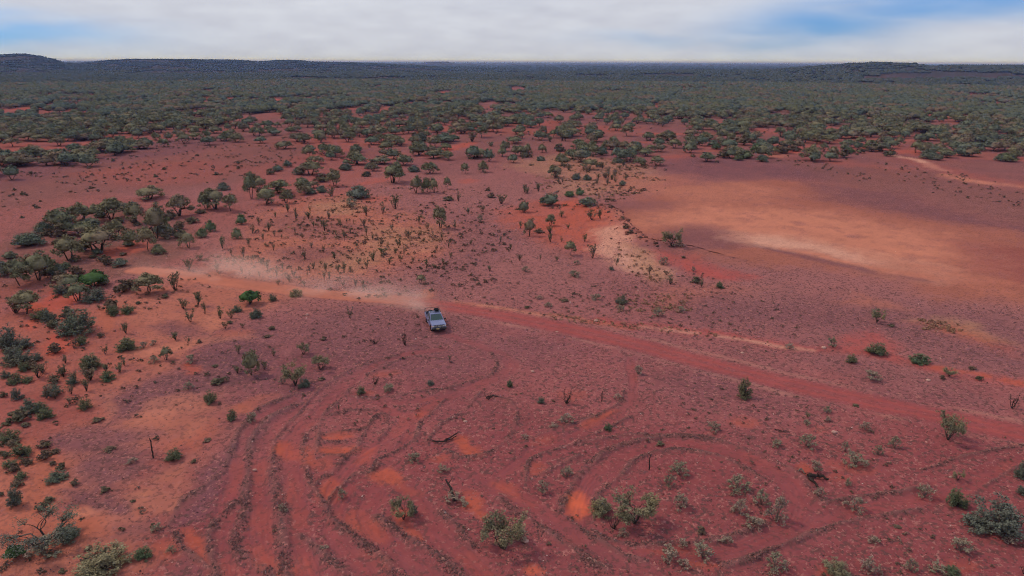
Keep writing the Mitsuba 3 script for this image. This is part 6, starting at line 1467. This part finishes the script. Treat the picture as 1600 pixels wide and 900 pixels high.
def form_airy(seed, nleaf=58, leaf=0.0175):
    g = np.random.default_rng(seed)
    wood, tips = [], []
    base = np.array([0, 0, -0.03])
    for s in range(5):
        t = s * 1.257 + g.random() * 0.9
        o = 0.06 + 0.13 * g.random()
        f1 = np.array([o * math.cos(t), o * math.sin(t), 0.16 + 0.22 * g.random()])
        wood.append(limb(g, base, f1, 0.020, 0.012, 0.05, 5))
        for k in range(4):
            t2 = t + (g.random() - 0.5) * 2.4
            f2 = f1 + np.array([0.19 * math.cos(t2), 0.19 * math.sin(t2), 0.06 + 0.34 * g.random()]) * (0.6 + 0.5 * g.random())
            wood.append(limb(g, f1, f2, 0.009, 0.005, 0.06, 4))
            for q in range(5):
                t3 = t2 + (g.random() - 0.5) * 2.8
                e = f2 + np.array([0.17 * math.cos(t3), 0.17 * math.sin(t3), -0.05 + 0.30 * g.random()]) * (0.5 + 0.6 * g.random())
                wood.append(limb(g, f2, e, 0.004, 0.002, 0.03, 3, 3))
                tips += [e, (e + f2) / 2 + (g.random(3) - 0.5) * 0.05]
    tips = np.array(tips)
    return join(wood), leaves(g, tips, np.full((len(tips), 3), [0.085, 0.085, 0.07]) * (0.5 + g.random((len(tips), 1))), nleaf // 2, leaf, 0.3, 0.05)


def form_dead(seed):
    g = np.random.default_rng(seed)
    wood = []
    for s in range(7):
        t, o = g.random() * 6.283, 0.2 + 0.3 * g.random()
        e = np.array([o * math.cos(t), o * math.sin(t), 0.35 + 0.65 * g.random()])
        wood.append(limb(g, [0, 0, -0.05], e, 0.030, 0.012, 0.12, 4))
        for k in range(3):
            m = e * (0.45 + 0.5 * g.random())
            wood.append(limb(g, m, m + (g.random(3) - [0.5, 0.5, 0.3]) * 0.4, 0.014, 0.006, 0.06, 3, 3))
    return join(wood), None


FORMS = {}


def make_forms(kind, n, fn, wood_mat, leaf_mat, **kw):
    FORMS[kind] = []
    for i in range(n):
        wood, crown = fn(abs(hash_str(kind)) % 9973 + i * 17, **kw)
        key = f'{kind}_form_{i}'
        group = {'type': 'shapegroup', 'trunk': mikit.ply(wood, wood_mat, smooth=False)}
        if kind in ('saltbush', 'stunted_shrub', 'dead_shrub', 'low_shrub'):
            group = {'type': 'shapegroup', 'stems': mikit.ply(wood, wood_mat, smooth=False)}
        if crown is not None:
            group['crown'] = mikit.ply(crown, leaf_mat, smooth=True)
        scene[key] = group
        FORMS[kind].append(key)


def hash_str(s):
    h = 7
    for ch in s:
        h = (h * 31 + ord(ch)) % 1000003
    return h


make_forms('scrub_tree', 10, form_tree, 'bark', 'leaf_tree')
make_forms('round_bush', 5, form_dome, 'bark', 'leaf_bush', nclump=46, per=34, leaf=0.038, heart=0.72)
make_forms('green_shrub', 4, form_dome, 'bark', 'leaf_green', nclump=40, per=34, leaf=0.04, heart=0.72)
make_forms('feathery_bush', 4, form_feathery, 'twig', 'leaf_bush')
make_forms('feathery_green', 4, form_feathery, 'bark', 'leaf_green')
make_forms('feathery_olive', 2, form_feathery, 'bark', 'leaf_airy')
make_forms('vivid_bush', 1, form_dome, 'bark', 'leaf_vivid', nclump=26, per=50, leaf=0.04, z0=0.28)
make_forms('stunted_shrub', 8, form_stunted, 'bark', 'leaf_stunted')
make_forms('saltbush', 6, form_saltbush, 'twig', 'leaf_grey')
make_forms('airy_tree', 5, form_airy, 'bark', 'leaf_airy')
make_forms('bare_tree', 1, form_airy, 'bark', 'leaf_bush', nleaf=34, leaf=0.012)
make_forms('low_shrub', 5, form_dome, 'bark', 'leaf_low', nclump=14, per=18, leaf=0.08, stems=4, heart=0.6)
make_forms('dead_shrub', 3, form_dead, 'dead_wood', None)
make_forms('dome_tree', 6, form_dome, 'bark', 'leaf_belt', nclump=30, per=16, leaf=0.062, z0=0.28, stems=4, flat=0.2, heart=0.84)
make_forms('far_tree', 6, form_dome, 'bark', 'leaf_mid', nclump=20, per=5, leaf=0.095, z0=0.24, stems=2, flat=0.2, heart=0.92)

WORDS = ['', '_leafy', '_mid']
prng = random.Random(4)
taken = {}


def numbered(name):
    taken[name] = taken.get(name, -1) + 1
    return name if taken[name] == 0 else f'{name}_{taken[name]:03d}'


def plant(kind, x, y, w, h, label=None, cat=None, group=None, form=None, name=None, tilt=0.0):
    key = numbered(name or kind)
    fk = form or kind
    sg = FORMS[fk][prng.randrange(len(FORMS[fk]))]
    tw = T().translate([x, y, gz(x, y)]).rotate([0, 0, 1], prng.uniform(0, 360))
    if tilt:
        tw = tw.rotate([1, 0, 0], tilt)
    scene[key] = {'type': 'instance', 'to_world': tw.scale([w, w, h]), 'form': {'type': 'ref', 'id': sg}}
    if label:
        labels[key] = {'label': label, 'category': cat or 'shrub'}
        if group:
            labels[key]['group'] = group
    return key


for code, x, y, w, h, said in PLANTS:
    kind, cat, one, many = KINDS[code]
    group = None
    if isinstance(said, tuple):
        where, nth = REGS[said[0]], said[1]
        label = f'{one} {where}' if nth < 0 else f'{ORD[nth]} {one} {where}' if nth == 0 else f'{ORD[nth]} {one} from the left, {where}'
        group = None if nth == -2 else f'{many} {where}'
    else:
        label = said
    form = 'vivid_bush' if label.startswith(('bright green', 'brightest green')) else None
    if label.startswith('large spreading tree with bare'):
        form = 'bare_tree'
    if 'brownish leaning' in label:
        form = 'feathery_olive'
    if form is None and math.hypot(x, y) < 125 and code in 'BG':
        form = 'feathery_bush' if code == 'B' else 'feathery_olive' if 'olive' in label or 'brown' in label else 'feathery_green'
    left = x < -0.33 * y - 1 and y < 215 and code in 'TBG'
    plant(kind, x, y, w * (1.15 if left else 1.0), h * (1.12 if left else 1.0), label, cat, group, form)

# ------------------------------------------------------------------ the scrub belt: the nearest trees one by one, the rest as one mass
brng = np.random.default_rng(77)
N = 30000
rr = np.sqrt(brng.uniform(215 ** 2, 1150 ** 2, N))
aa = np.radians(brng.uniform(-40, 40, N))
bx, by = rr * np.sin(aa), rr * np.cos(aa)
den = scrub_density(bx, by)
ok = brng.random(N) < den * 0.80
bx, by, rr, den = bx[ok], by[ok], rr[ok], den[ok]
bz = height(bx, by)
bw = 5.2 + 4.8 * brng.random(len(bx)) ** 1.2
bh = 2.9 + 2.0 * brng.random(len(bx))
sm = den < 0.45
bw[sm] *= 0.78
order = np.argsort(rr)
REGION = [(-27, 'dark rounded tree on the near scrub edge at far left', 'trees on the far left scrub edge'),
          (-17, 'dark rounded tree on the near scrub edge behind the bare plain', 'trees on the scrub edge behind the bare plain'),
          (-9, 'rounded tree in the loose stand behind the left end of the middle grove', 'trees behind the left end of the middle grove'),
          (-2, 'rounded tree in the loose stand directly behind the middle grove', 'trees directly behind the middle grove'),
          (5, 'rounded tree standing loosely on red earth at the centre, before the scrub', 'trees on red earth at the centre'),
          (12, 'rounded grey-green tree behind the dead wood left of the claypan', 'trees behind the dead wood'),
          (20, 'rounded grey-green tree just behind the claypan', 'trees just behind the claypan'),
          (28, 'broad rounded tree behind the right part of the claypan', 'trees behind the right part of the claypan'),
          (99, 'broad rounded tree on the near scrub edge at far right', 'trees on the far right scrub edge')]
n_near = 215
for i in order[:n_near]:
    az = math.degrees(math.atan2(bx[i], by[i]))
    lab, grp = next((l, g) for a, l, g in REGION if az < a)
    key = numbered('dome_tree')
    k = brng.integers(10)
    sg = FORMS['dome_tree' if k < 6 else 'scrub_tree'][brng.integers(6 if k < 6 else 10)]
    scene[key] = {'type': 'instance', 'to_world': T().translate([bx[i], by[i], bz[i]]).rotate([0, 0, 1], brng.uniform(0, 360)).scale([bw[i], bw[i], bh[i]]), 'form': {'type': 'ref', 'id': sg}}
    labels[key] = {'label': lab, 'category': 'tree', 'group': grp}
labels['distant_scrub'] = {'label': 'closed grey-green scrub running back to the skyline', 'category': 'scrub', 'kind': 'stuff'}
ns = 0


def scrub_piece(sg, x, y, z, w, h, turn):
    global ns
    ns += 1
    c, s = math.cos(turn), math.sin(turn)
    scene[f'distant_scrub__{ns:03d}'] = {'type': 'instance', 'to_world': T([[c * w, -s * w, 0, x], [s * w, c * w, 0, y], [0, 0, h, z], [0, 0, 0, 1]]), 'form': {'type': 'ref', 'id': sg}}


for i in order[n_near:]:
    far = rr[i] > 480
    sg = FORMS['far_tree' if far else ('dome_tree' if brng.random() < 0.7 else 'scrub_tree')][brng.integers(6)]
    scrub_piece(sg, bx[i], by[i], bz[i], bw[i], bh[i], brng.uniform(0, 6.28))
print('belt', len(order))


def tile(seed, n, span, w, h, form):
    """a piece of closed scrub: several crowns side by side"""
    g = np.random.default_rng(seed)
    vs, fs, at = [], [], 0
    for k in range(n):
        v, f = form(seed * 31 + k)
        a = g.random() * 6.283
        s, hh = w * (0.7 + 0.6 * g.random()), h * (0.75 + 0.5 * g.random())
        p = np.stack([(v[:, 0] * math.cos(a) - v[:, 1] * math.sin(a)) * s, (v[:, 0] * math.sin(a) + v[:, 1] * math.cos(a)) * s, v[:, 2] * hh], 1)
        vs.append(p + [g.uniform(-span, span), g.uniform(-span, span), 0]); fs.append(f + at); at += len(v)
    return np.vstack(vs), np.vstack(fs)


for k in range(5):
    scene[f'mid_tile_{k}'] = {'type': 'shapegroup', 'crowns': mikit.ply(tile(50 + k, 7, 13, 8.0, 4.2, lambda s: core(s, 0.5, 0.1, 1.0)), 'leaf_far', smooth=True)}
    scene[f'back_tile_{k}'] = {'type': 'shapegroup', 'crowns': mikit.ply(tile(80 + k, 8, 15, 8.5, 3.6, lambda s: core(s, 0.5, 0.1, 1.0, 0)), 'leaf_rim_shaded', smooth=True)}
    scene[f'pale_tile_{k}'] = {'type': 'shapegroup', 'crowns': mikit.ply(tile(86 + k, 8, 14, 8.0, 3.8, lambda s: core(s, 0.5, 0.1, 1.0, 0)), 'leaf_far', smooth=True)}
    scene[f'rim_tile_{k}'] = {'type': 'shapegroup', 'crowns': mikit.ply(tile(90 + k, 8, 40, 17, 3.6, lambda s: core(s, 0.5, 0.1, 1.0, 0)), 'leaf_rim_shaded', smooth=True)}
for r0, r1, count, pre in ((1120, 1800, 2500, 'mid'),(1800, 3700, 9800, 'back'),(3700, 5600, 3200, 'rim')):
    rr2 = np.sqrt(brng.uniform(r0 ** 2, r1 ** 2, count))
    aa2 = np.radians(brng.uniform(-41, 41, count))
    x2, y2 = rr2 * np.sin(aa2), rr2 * np.cos(aa2)
    z2 = height(x2, y2)
    gap, patch = nz(x2, y2, 160, 3, 91), nz(x2, y2, 220, 3, 92)
    for i in range(count):
        if gap[i] < 0.60:
            s = brng.uniform(0.85, 1.15)
            pale = pre == 'back' and patch[i] > 0.34 + 0.36 * (rr2[i] - 1800) / 700
            scrub_piece(f'{"pale" if pale else pre}_tile_{brng.integers(5)}', x2[i], y2[i], z2[i], s, s, brng.uniform(0, 6.28))

# ------------------------------------------------------------------ tufts of dry grass and ankle-high scrub (masses nobody could count)
for k in range(4):
    scene[f'tuft_form_{k}'] = {'type': 'shapegroup', 'blades': mikit.ply(form_dome(300 + k, 8, 8, 0.15, 0.05, 1, 0.4, 0)[1], 'tuft_mat')}
    scene[f'straw_form_{k}'] = {'type': 'shapegroup', 'blades': mikit.ply(form_dome(320 + k, 8, 9, 0.15, 0.05, 1, 0.4, 0)[1], 'straw_mat')}
trng = np.random.default_rng(5)
for name, form, polys, lab in (('ankle_scrub', 'tuft_form', TUFTS, 'scattered ankle-high dark tufts on the bare ground'),('dry_grass', 'straw_form', STRAW, 'pale dry grass tufts on the sandy flats')):
    labels[name] = {'label': lab, 'category': 'grass', 'kind': 'stuff'}
    k = 0
    for poly, count, size in polys:
        a = np.array(poly)
        x, y = trng.uniform(a[:, 0].min(), a[:, 0].max(), count * 3), trng.uniform(a[:, 1].min(), a[:, 1].max(), count * 3)
        inside = (poly_sd(x, y, list(poly)) > 0) & (trng.random(count * 3) < sstep(0.3, 0.6, nz(x, y, 12, 2, 17)))
        x, y = x[inside][:count], y[inside][:count]
        z = height(x, y)
        for q in range(len(x)):
            k += 1
            s = size * trng.uniform(0.5, 1.5)
            t = trng.uniform(0, 6.28)
            scene[f'{name}__{k:03d}'] = {'type': 'instance', 'to_world': T().translate([x[q], y[q], z[q]]).rotate([0, 0, 1], math.degrees(t)).scale([s, s, s * 0.6]), 'form': {'type': 'ref', 'id': f'{form}_{trng.integers(4)}'}}

# ------------------------------------------------------------------ logs, sticks, boulders
for name, pts, r, lab, cat in STICKS:
    p = np.array([[x, y, gz(x, y) + l] for x, y, l in pts])
    k = 9
    t = np.linspace(0, len(p) - 1, k)
    q = np.stack([np.interp(t, range(len(p)), p[:, c]) for c in range(3)], 1)
    g = np.random.default_rng(hash_str(lab))
    q[1:-1] += (g.random((k - 2, 3)) - 0.5) * r * 0.9
    rad = r * np.linspace(1.0, 0.55, k) * (0.85 + 0.3 * g.random(k))
    parts = [tube(q, rad, 7)]
    for e, o in ((0, -1),(k - 1, 1)):
        c = np.vstack([parts[0][0][e * 7:(e + 1) * 7], q[e]])
        parts.append((c, np.array([[i, (i + 1) % 7, 7] for i in range(7)])))
    for b in range(2 if r > 0.07 else 1):
        m = q[g.integers(2, k - 2)]
        parts.append(limb(g, m, m + (g.random(3) - [0.5, 0.5, 0.1]) * r * 9, r * 0.4, r * 0.15, r, 4))
    key = numbered(name)
    scene[key] = mikit.ply(join(parts), 'dead_wood' if 'grey' not in lab and 'pale' not in lab else 'twig', smooth=False)
    labels[key] = {'label': lab, 'category': cat}
scene['boulder_mat'] = {'type': 'diffuse', 'reflectance': proc(lambda p, n, uv: mix((0.36, 0.19, 0.17),(0.50, 0.32, 0.28), noise(p.x * 7, p.y * 7, p.z * 7)))}
for x, y, s, lab in ROCKS:
    m = trimesh.creation.icosphere(2, 1.0)
    s *= 0.62
    v = m.vertices * (0.75 + 0.5 * meshkit.fbm(m.vertices * 1.3 + x, 3, 5))[:, None] * [s * 1.2, s * 0.9, s * 0.7]
    key = numbered('boulder')
    scene[key] = mikit.ply((v + [x, y, gz(x, y) + s * 0.25], m.faces), 'boulder_mat', smooth=25)
    labels[key] = {'label': lab, 'category': 'rock'}

# ------------------------------------------------------------------ the pickup
CX, CY, CHEAD = CARPOS
CT = T().translate([CX, CY, gz(CX, CY) - 0.03]).rotate([0, 0, 1], CHEAD)      # own axes: x along the car, +x the nose; y to its left
scene['car_paint'] = {'type': 'principled', 'base_color': {'type': 'rgb', 'value': [0.17, 0.20, 0.37]}, 'metallic': 0.3, 'roughness': 0.32, 'clearcoat': 0.6, 'clearcoat_gloss': 0.85}
scene['car_black'] = {'type': 'principled', 'base_color': {'type': 'rgb', 'value': [0.025, 0.025, 0.027]}, 'roughness': 0.55}
scene['car_glass'] = {'type': 'principled', 'base_color': {'type': 'rgb', 'value': [0.02, 0.05, 0.055]}, 'roughness': 0.06, 'specular': 0.7}
scene['car_chrome'] = {'type': 'roughconductor', 'material': 'Al', 'alpha': 0.2}
scene['car_lamp'] = {'type': 'principled', 'base_color': {'type': 'rgb', 'value': [0.5, 0.5, 0.5]}, 'roughness': 0.1, 'specular': 0.8}
scene['car_plate'] = {'type': 'diffuse', 'reflectance': {'type': 'rgb', 'value': [0.55, 0.45, 0.25]}}
scene['car_tyre'] = {'type': 'diffuse', 'reflectance': {'type': 'rgb', 'value': [0.035, 0.026, 0.024]}}
scene['car_orange'] = {'type': 'principled', 'base_color': {'type': 'rgb', 'value': [0.5, 0.14, 0.02]}, 'roughness': 0.2}
scene['bag_cloth'] = {'type': 'diffuse', 'reflectance': {'type': 'rgb', 'value': [0.018, 0.02, 0.022]}}
car = 'pickup_truck'
labels[car] = {'label': 'silver-blue pickup with a dark bull bar driving towards the camera ahead of its dust', 'category': 'car'}


def cpart(path, mesh, mat, smooth=30):
    key = numbered(car + '__' + path)
    if isinstance(mesh, list):
        mesh = join([(np.asarray(m.vertices), np.asarray(m.faces)) if hasattr(m, 'vertices') else m for m in mesh])
    scene[key] = mikit.ply(mesh, mat, smooth=smooth, to_world=CT)
    return key[len(car) + 2:]


def rbox(x0, x1, y0, y1, z0, z1, r=0.03):
    from manifold3d import Manifold
    s = []
    for x in (x0 + r, x1 - r):
        for y in (y0 + r, y1 - r):
            for z in (z0 + r, z1 - r):
                s.append(Manifold.sphere(r, 8).translate((x, y, z)))
    m = Manifold.batch_hull(s).to_mesh()
    return trimesh.Trimesh(m.vert_properties[:, :3], m.tri_verts)


def loft(sections):
    """closed solid through rings of equal length"""
    k = len(sections[0])
    v = np.vstack(sections)
    f = []
    for i in range(len(sections) - 1):
        for j in range(k):
            a, b = i * k + j, i * k + (j + 1) % k
            f += [[a, b, b + k], [a, b + k, a + k]]
    for base, flip in ((0, True),((len(sections) - 1) * k, False)):
        for j in range(1, k - 1):
            f.append([base, base + j + 1, base + j] if flip else [base, base + j, base + j + 1])
    m = trimesh.Trimesh(v, f, process=False)
    trimesh.repair.fix_normals(m)
    return m


def side_solid(outline, half0, half1, zlow, zhigh):
    """a side outline (x, z) given width, tapering from half0 at zlow to half1 at zhigh"""
    import shapely
    p = shapely.Polygon(outline)
    m = trimesh.creation.extrude_polygon(p, 2.0, engine='earcut')
    v = m.vertices.copy()
    x, z, s = v[:, 0], v[:, 1], v[:, 2] - 1.0
    w = half0 + (half1 - half0) * np.clip((z - zlow) / (zhigh - zlow), 0, 1)
    m.vertices = np.stack([x, s * w, z], 1)
    trimesh.repair.fix_normals(m)
    return m


def arch(cx, r, n=9):
    return [(cx + r * math.cos(a), 0.44 + r * math.sin(a)) for a in np.linspace(0, math.pi, n)]


RW, WX, HX = 0.39, (1.55, -1.50), 0.93
low = [(2.35, 0.44)] + [(2.40, 0.62),(2.36, 0.98),(2.2, 1.04),(1.0, 1.14),(-0.95, 1.13),(-0.95, 0.44)]
low += [(WX[0] - 0.46, 0.44)] + arch(WX[0], 0.46)[::-1][1:]
cpart('body', side_solid(low, HX, HX - 0.05, 0.6, 1.14), 'car_paint', 20)
# cab: roof, pillars and the glass between them, set a few mm into the frame
def quad(a, b, c, d, t=0.012):
    a, b, c, d = map(np.array, (a, b, c, d))
    n = np.cross(b - a, d - a); n = n / np.linalg.norm(n) * t
    v = np.vstack([a, b, c, d, a - n, b - n, c - n, d - n])
    f = [[0, 1, 2], [0, 2, 3], [4, 6, 5], [4, 7, 6], [0, 4, 5], [0, 5, 1], [1, 5, 6], [1, 6, 2], [2, 6, 7], [2, 7, 3], [3, 7, 4], [3, 4, 0]]
    return v, np.array(f)
ZB, ZT = 1.13, 1.74
yb, yt = 0.86, 0.66
A = [(1.05, ZB),(0.35, ZT),(-0.78, ZT),(-0.93, ZB)]
cpart('roof', rbox(-0.80, 0.38, -yt - 0.02, yt + 0.02, ZT - 0.03, ZT + 0.045, 0.03), 'car_paint')
pill = []
for s in (-1, 1):
    for (x0, x1) in ((1.05, 0.35),(0.02, -0.1),(-0.90, -0.76)):
        pill.append(tube([(x0, s * yb, ZB - 0.02),(x1, s * yt, ZT)], [0.055, 0.05], 6))
cpart('pillars', pill, 'car_paint')
cpart('windscreen', quad((1.03, yb - 0.06, ZB + 0.01),(1.03, -yb + 0.06, ZB + 0.01),(0.37, -yt + 0.05, ZT - 0.02),(0.37, yt - 0.05, ZT - 0.02)), 'car_glass', False)
cpart('rear_window', quad((-0.91, -yb + 0.06, ZB + 0.01),(-0.91, yb - 0.06, ZB + 0.01),(-0.77, yt - 0.05, ZT - 0.02),(-0.77, -yt + 0.05, ZT - 0.02)), 'car_glass', False)
for s in (-1, 1):
    cpart('side_window', quad((0.95, s * yb, ZB + 0.01),(0.02, s * yb, ZB + 0.01),(-0.05, s * yt, ZT - 0.02),(0.33, s * yt, ZT - 0.02)), 'car_glass', False)
    cpart('side_window', quad((-0.05, s * yb, ZB + 0.01),(-0.86, s * yb, ZB + 0.01),(-0.74, s * yt, ZT - 0.02),(-0.12, s * yt, ZT - 0.02)), 'car_glass', False)
    d = cpart('door', quad((1.02, s * (HX + 0.004), 0.56),(-0.02, s * (HX + 0.004), 0.56),(-0.02, s * (HX - 0.035), 1.10),(1.02, s * (HX - 0.035), 1.10), 0.02), 'car_paint', False)
    cpart(d + '__handle', rbox(0.05, 0.22, s * HX - 0.03, s * HX + 0.03, 0.97, 1.0, 0.012), 'car_black')
    m = cpart('mirror', rbox(0.82, 0.95, s * 1.06 - 0.11, s * 1.06 + 0.11, 1.14, 1.32, 0.04), 'car_black')
    cpart(m + '__arm', tube([(0.9, s * 0.86, 1.14),(0.9, s * 1.0, 1.2)], [0.025, 0.02], 6), 'car_black')
cpart('bonnet', loft([np.array([(x, y, z) for y, z in ((-w, z0),(-w * 0.8, z0 + 0.035),(w * 0.8, z0 + 0.035),(w, z0),(w, z0 - 0.03),(-w, z0 - 0.03))]) for x, w, z0 in ((1.03, 0.84, 1.135),(1.7, 0.83, 1.085),(2.2, 0.80, 1.035),(2.33, 0.78, 0.985))]), 'car_paint', 40)
g = cpart('grille', rbox(2.36, 2.41, -0.50, 0.50, 0.72, 0.95, 0.015), 'car_black')
for k in range(4):
    cpart(g + '__bar', rbox(2.40, 2.425, -0.48, 0.48, 0.745 + 0.055 * k, 0.765 + 0.055 * k, 0.008), 'car_chrome')
for s in (-1, 1):
    cpart('headlight', rbox(2.33, 2.42, s * 0.70 - 0.17, s * 0.70 + 0.17, 0.76, 0.93, 0.03), 'car_lamp')
    cpart('indicator', rbox(2.24, 2.40, s * 0.895 - 0.025, s * 0.895 + 0.025, 0.78, 0.92, 0.015), 'car_orange')
b = cpart('bull_bar', [rbox(2.42, 2.62, -0.92, 0.92, 0.50, 0.70, 0.05), tube([(2.56, -0.62, 0.60),(2.60, -0.60, 1.05),(2.60, 0.60, 1.05),(2.56, 0.62, 0.60)], [0.035] * 4, 8),
                       tube([(2.58, -0.25, 0.6),(2.60, -0.25, 1.05)], [0.03] * 2, 8), tube([(2.58, 0.25, 0.6),(2.60, 0.25, 1.05)], [0.03] * 2, 8)], 'car_black')
cpart('number_plate', rbox(2.625, 2.645, -0.40, -0.03, 0.55, 0.68, 0.008), 'car_plate')
cpart('underbody', rbox(-2.45, 2.3, -0.62, 0.62, 0.36, 0.50, 0.05), 'car_black')
# the tray behind the cab: an open box with sides
t0, t1, tz0, tz1 = -2.52, -1.0, 0.70, 1.16
tray = cpart('tray', [rbox(t0, t1, -0.93, 0.93, tz0 - 0.04, tz0, 0.01), rbox(t1 - 0.06, t1, -0.93, 0.93, tz0, tz1, 0.015), rbox(t0, t1 - 0.06, 0.87, 0.93, tz0, tz1, 0.015), rbox(t0, t1 - 0.06, -0.93, -0.87, tz0, tz1, 0.015)], 'car_paint')
cpart('tailgate', rbox(t0 - 0.05, t0 - 0.004, -0.92, 0.92, tz0, tz1, 0.015), 'car_paint')
for s in (-1, 1):
    cpart('tail_light', rbox(t0 - 0.07, t0 - 0.052, s * 0.86 - 0.05, s * 0.86 + 0.05, 0.84, 1.08, 0.008), 'car_orange')
bars = []
for x in (-1.12, -2.42):
    bars += [tube([(x, -0.90, tz1),(x, -0.88, 1.66),(x, 0.88, 1.66),(x, 0.90, tz1)], [0.03] * 4, 6)]
for s in (-1, 1):
    bars.append(tube([(-1.12, s * 0.88, 1.66),(-2.42, s * 0.88, 1.66)], [0.03, 0.03], 6))
    bars.append(tube([(-1.12, s * 0.90, 1.42),(-2.42, s * 0.90, 1.42)], [0.022, 0.022], 6))
cpart('ladder_rack', bars, 'car_black')
for x in WX:
    for s in (-1, 1):
        prof = np.array([(0.22, -0.11),(0.33, -0.125),(0.385, -0.09),(0.39, 0.0),(0.385, 0.09),(0.33, 0.125),(0.22, 0.11)])
        ty = trimesh.creation.revolve(np.vstack([prof, prof[:1]]), sections=24)
        ty.apply_transform(trimesh.transformations.rotation_matrix(math.pi / 2, [1, 0, 0]))
        ty.apply_translation([x, s * 0.80, RW])
        w = cpart('wheel', ty, 'car_tyre', 40)
        rim = trimesh.creation.revolve([(0.0, 0.03),(0.10, 0.05),(0.17, 0.02),(0.225, 0.07),(0.225, -0.07),(0.0, -0.05)], sections=20)
        rim.apply_transform(trimesh.transformations.rotation_matrix(-s * math.pi / 2, [1, 0, 0]))
        rim.apply_translation([x, s * 0.84, RW])
        cpart(w + '__rim', rim, 'car_chrome', 40)
    cpart('axle', trimesh.creation.cylinder(0.06, segment=[[x, -0.7, RW], [x, 0.7, RW]], sections=8), 'car_black')


def load_item(name, box, mat, lab, cat, dent):
    m = rbox(*box, 0.09).subdivide()
    v = m.vertices + (meshkit.fbm(m.vertices * 3.1 + dent, 3, 3)[:, None] - 0.5) * 0.10 * m.vertex_normals
    key = numbered(name)
    scene[key] = mikit.ply((v, m.faces), mat, smooth=40, to_world=CT)
    labels[key] = {'label': lab, 'category': cat}


load_item('swag_bag', (-1.72, -1.16, -0.70, -0.02, tz0 + 0.02, 1.60), 'bag_cloth', 'bulky black bag standing in the tray behind the cab, under the rack', 'bag', 1.0)
load_item('duffel_bag', (-2.35, -1.80, -0.55, 0.30, tz0 + 0.02, 1.10), 'bag_cloth', 'lower black bag lying farther back in the pickup tray', 'bag', 5.0)
rr = []
for s in (-1, 1):
    rr += [tube([(-0.75, s * 0.56, ZT + 0.10),(0.05, s * 0.56, ZT + 0.10)], [0.022] * 2, 6)]
for x in (-0.7, -0.35, 0.0):
    rr += [tube([(x, -0.60, ZT + 0.02),(x, -0.56, ZT + 0.10),(x, 0.56, ZT + 0.10),(x, 0.60, ZT + 0.02)], [0.02] * 4, 6)]
cpart('roof_rack', rr, 'car_black')
load_item('roof_bag', (-0.78, -0.25, -0.02, 0.55, ZT + 0.115, ZT + 0.42), 'bag_cloth', 'black bag strapped on the roof rack of the pickup', 'bag', 9.0)
load_item('storage_box', (-1.70, -1.18, 0.10, 0.74, tz0 + 0.02, 1.22), 'car_lamp', 'pale grey box in the pickup tray beside the black bag', 'box', 12.0)


# ------------------------------------------------------------------ the dust behind the pickup: a cloud of real dust, denser low down and near the car
DX0, DX1, DY0, DY1, DZ0, DZ1 = DUSTBOX
nx, ny, nzz = 128, 64, 20
gx = DX0 + (np.arange(nx) + 0.5) / nx * (DX1 - DX0)
gy = DY0 + (np.arange(ny) + 0.5) / ny * (DY1 - DY0)
gzz = DZ0 + (np.arange(nzz) + 0.5) / nzz * (DZ1 - DZ0)
GZ_, GY_, GX_ = np.meshgrid(gzz, gy, gx, indexing='ij')
dens = np.zeros(GX_.shape)
trail = DUSTLINE
run = np.concatenate([[0], np.cumsum([math.hypot(b[0] - a[0], b[1] - a[1]) for a, b in zip(trail[:-1], trail[1:])])])
dist, along = line_dist(GX_, GY_, [(a[0], a[1], s) for a, s in zip(trail, run)])
n1 = meshkit.fbm(np.stack([GX_ / 5, GY_ / 5, GZ_ / 2.5], -1), 4, 13)
n2 = meshkit.fbm(np.stack([GX_ / 14, GY_ / 14, GZ_ / 9], -1), 3, 19)
age = along / run[-1]
wide = 1.2 + 1.9 * np.clip(along / 30, 0, 1)
tall = 0.7 + 0.9 * np.clip(along / 35, 0, 1)
puff = 0.8 * np.exp(-((along - 3) / 5) ** 2) + 0.75 * np.exp(-((age - 0.70) / 0.09) ** 2) + 0.30 * np.exp(-((age - 0.30) / 0.2) ** 2) + 0.18
zrel = GZ_ - height(GX_.ravel(), GY_.ravel()).reshape(GX_.shape)
dens = puff * np.exp(-((dist / wide) ** 2)) * np.exp(-np.maximum(zrel, 0) / tall) * sstep(0.36, 0.66, n1) * (0.35 + 1.2 * n2)
edge = np.minimum.reduce([GX_ - DX0, DX1 - GX_, GY_ - DY0, DY1 - GY_, DZ1 - GZ_]) / 2.0
dens = dens * np.clip(edge, 0, 1) * np.clip(1.08 - age, 0, 1) ** 0.3 * sstep(0.0, 2.0, along)
vol = mi.VolumeGrid(np.ascontiguousarray(dens[..., None].astype(np.float32)))
DTW = T().translate([DX0, DY0, DZ0]).scale([DX1 - DX0, DY1 - DY0, DZ1 - DZ0])
scene['dust_medium'] = {'type': 'heterogeneous', 'albedo': {'type': 'rgb', 'value': [0.92, 0.72, 0.65]}, 'scale': DUSTSCALE,
                        'sigma_t': {'type': 'gridvolume', 'grid': vol, 'to_world': DTW}, 'phase': {'type': 'isotropic'}}
scene['dust'] = {'type': 'cube', 'to_world': DTW.translate([0.5, 0.5, 0.5]).scale([0.5, 0.5, 0.5]), 'bsdf': {'type': 'null'},
                 'interior': {'type': 'ref', 'id': 'dust_medium'}, 'exterior': {'type': 'ref', 'id': 'haze_medium'}}
labels['dust'] = {'label': 'pale dust hanging over the track behind the pickup', 'category': 'dust', 'kind': 'stuff'}


# ------------------------------------------------------------------ the air
scene['haze'] = {'type': 'cube', 'to_world': T().translate([0, 0, 24.0]).scale([17600, 17600, 31.0]), 'bsdf': {'type': 'null'}, 'interior': {'type': 'ref', 'id': 'haze_medium'}}
labels['haze'] = {'label': 'thin bluish air over the whole plain', 'category': 'haze', 'kind': 'stuff'}
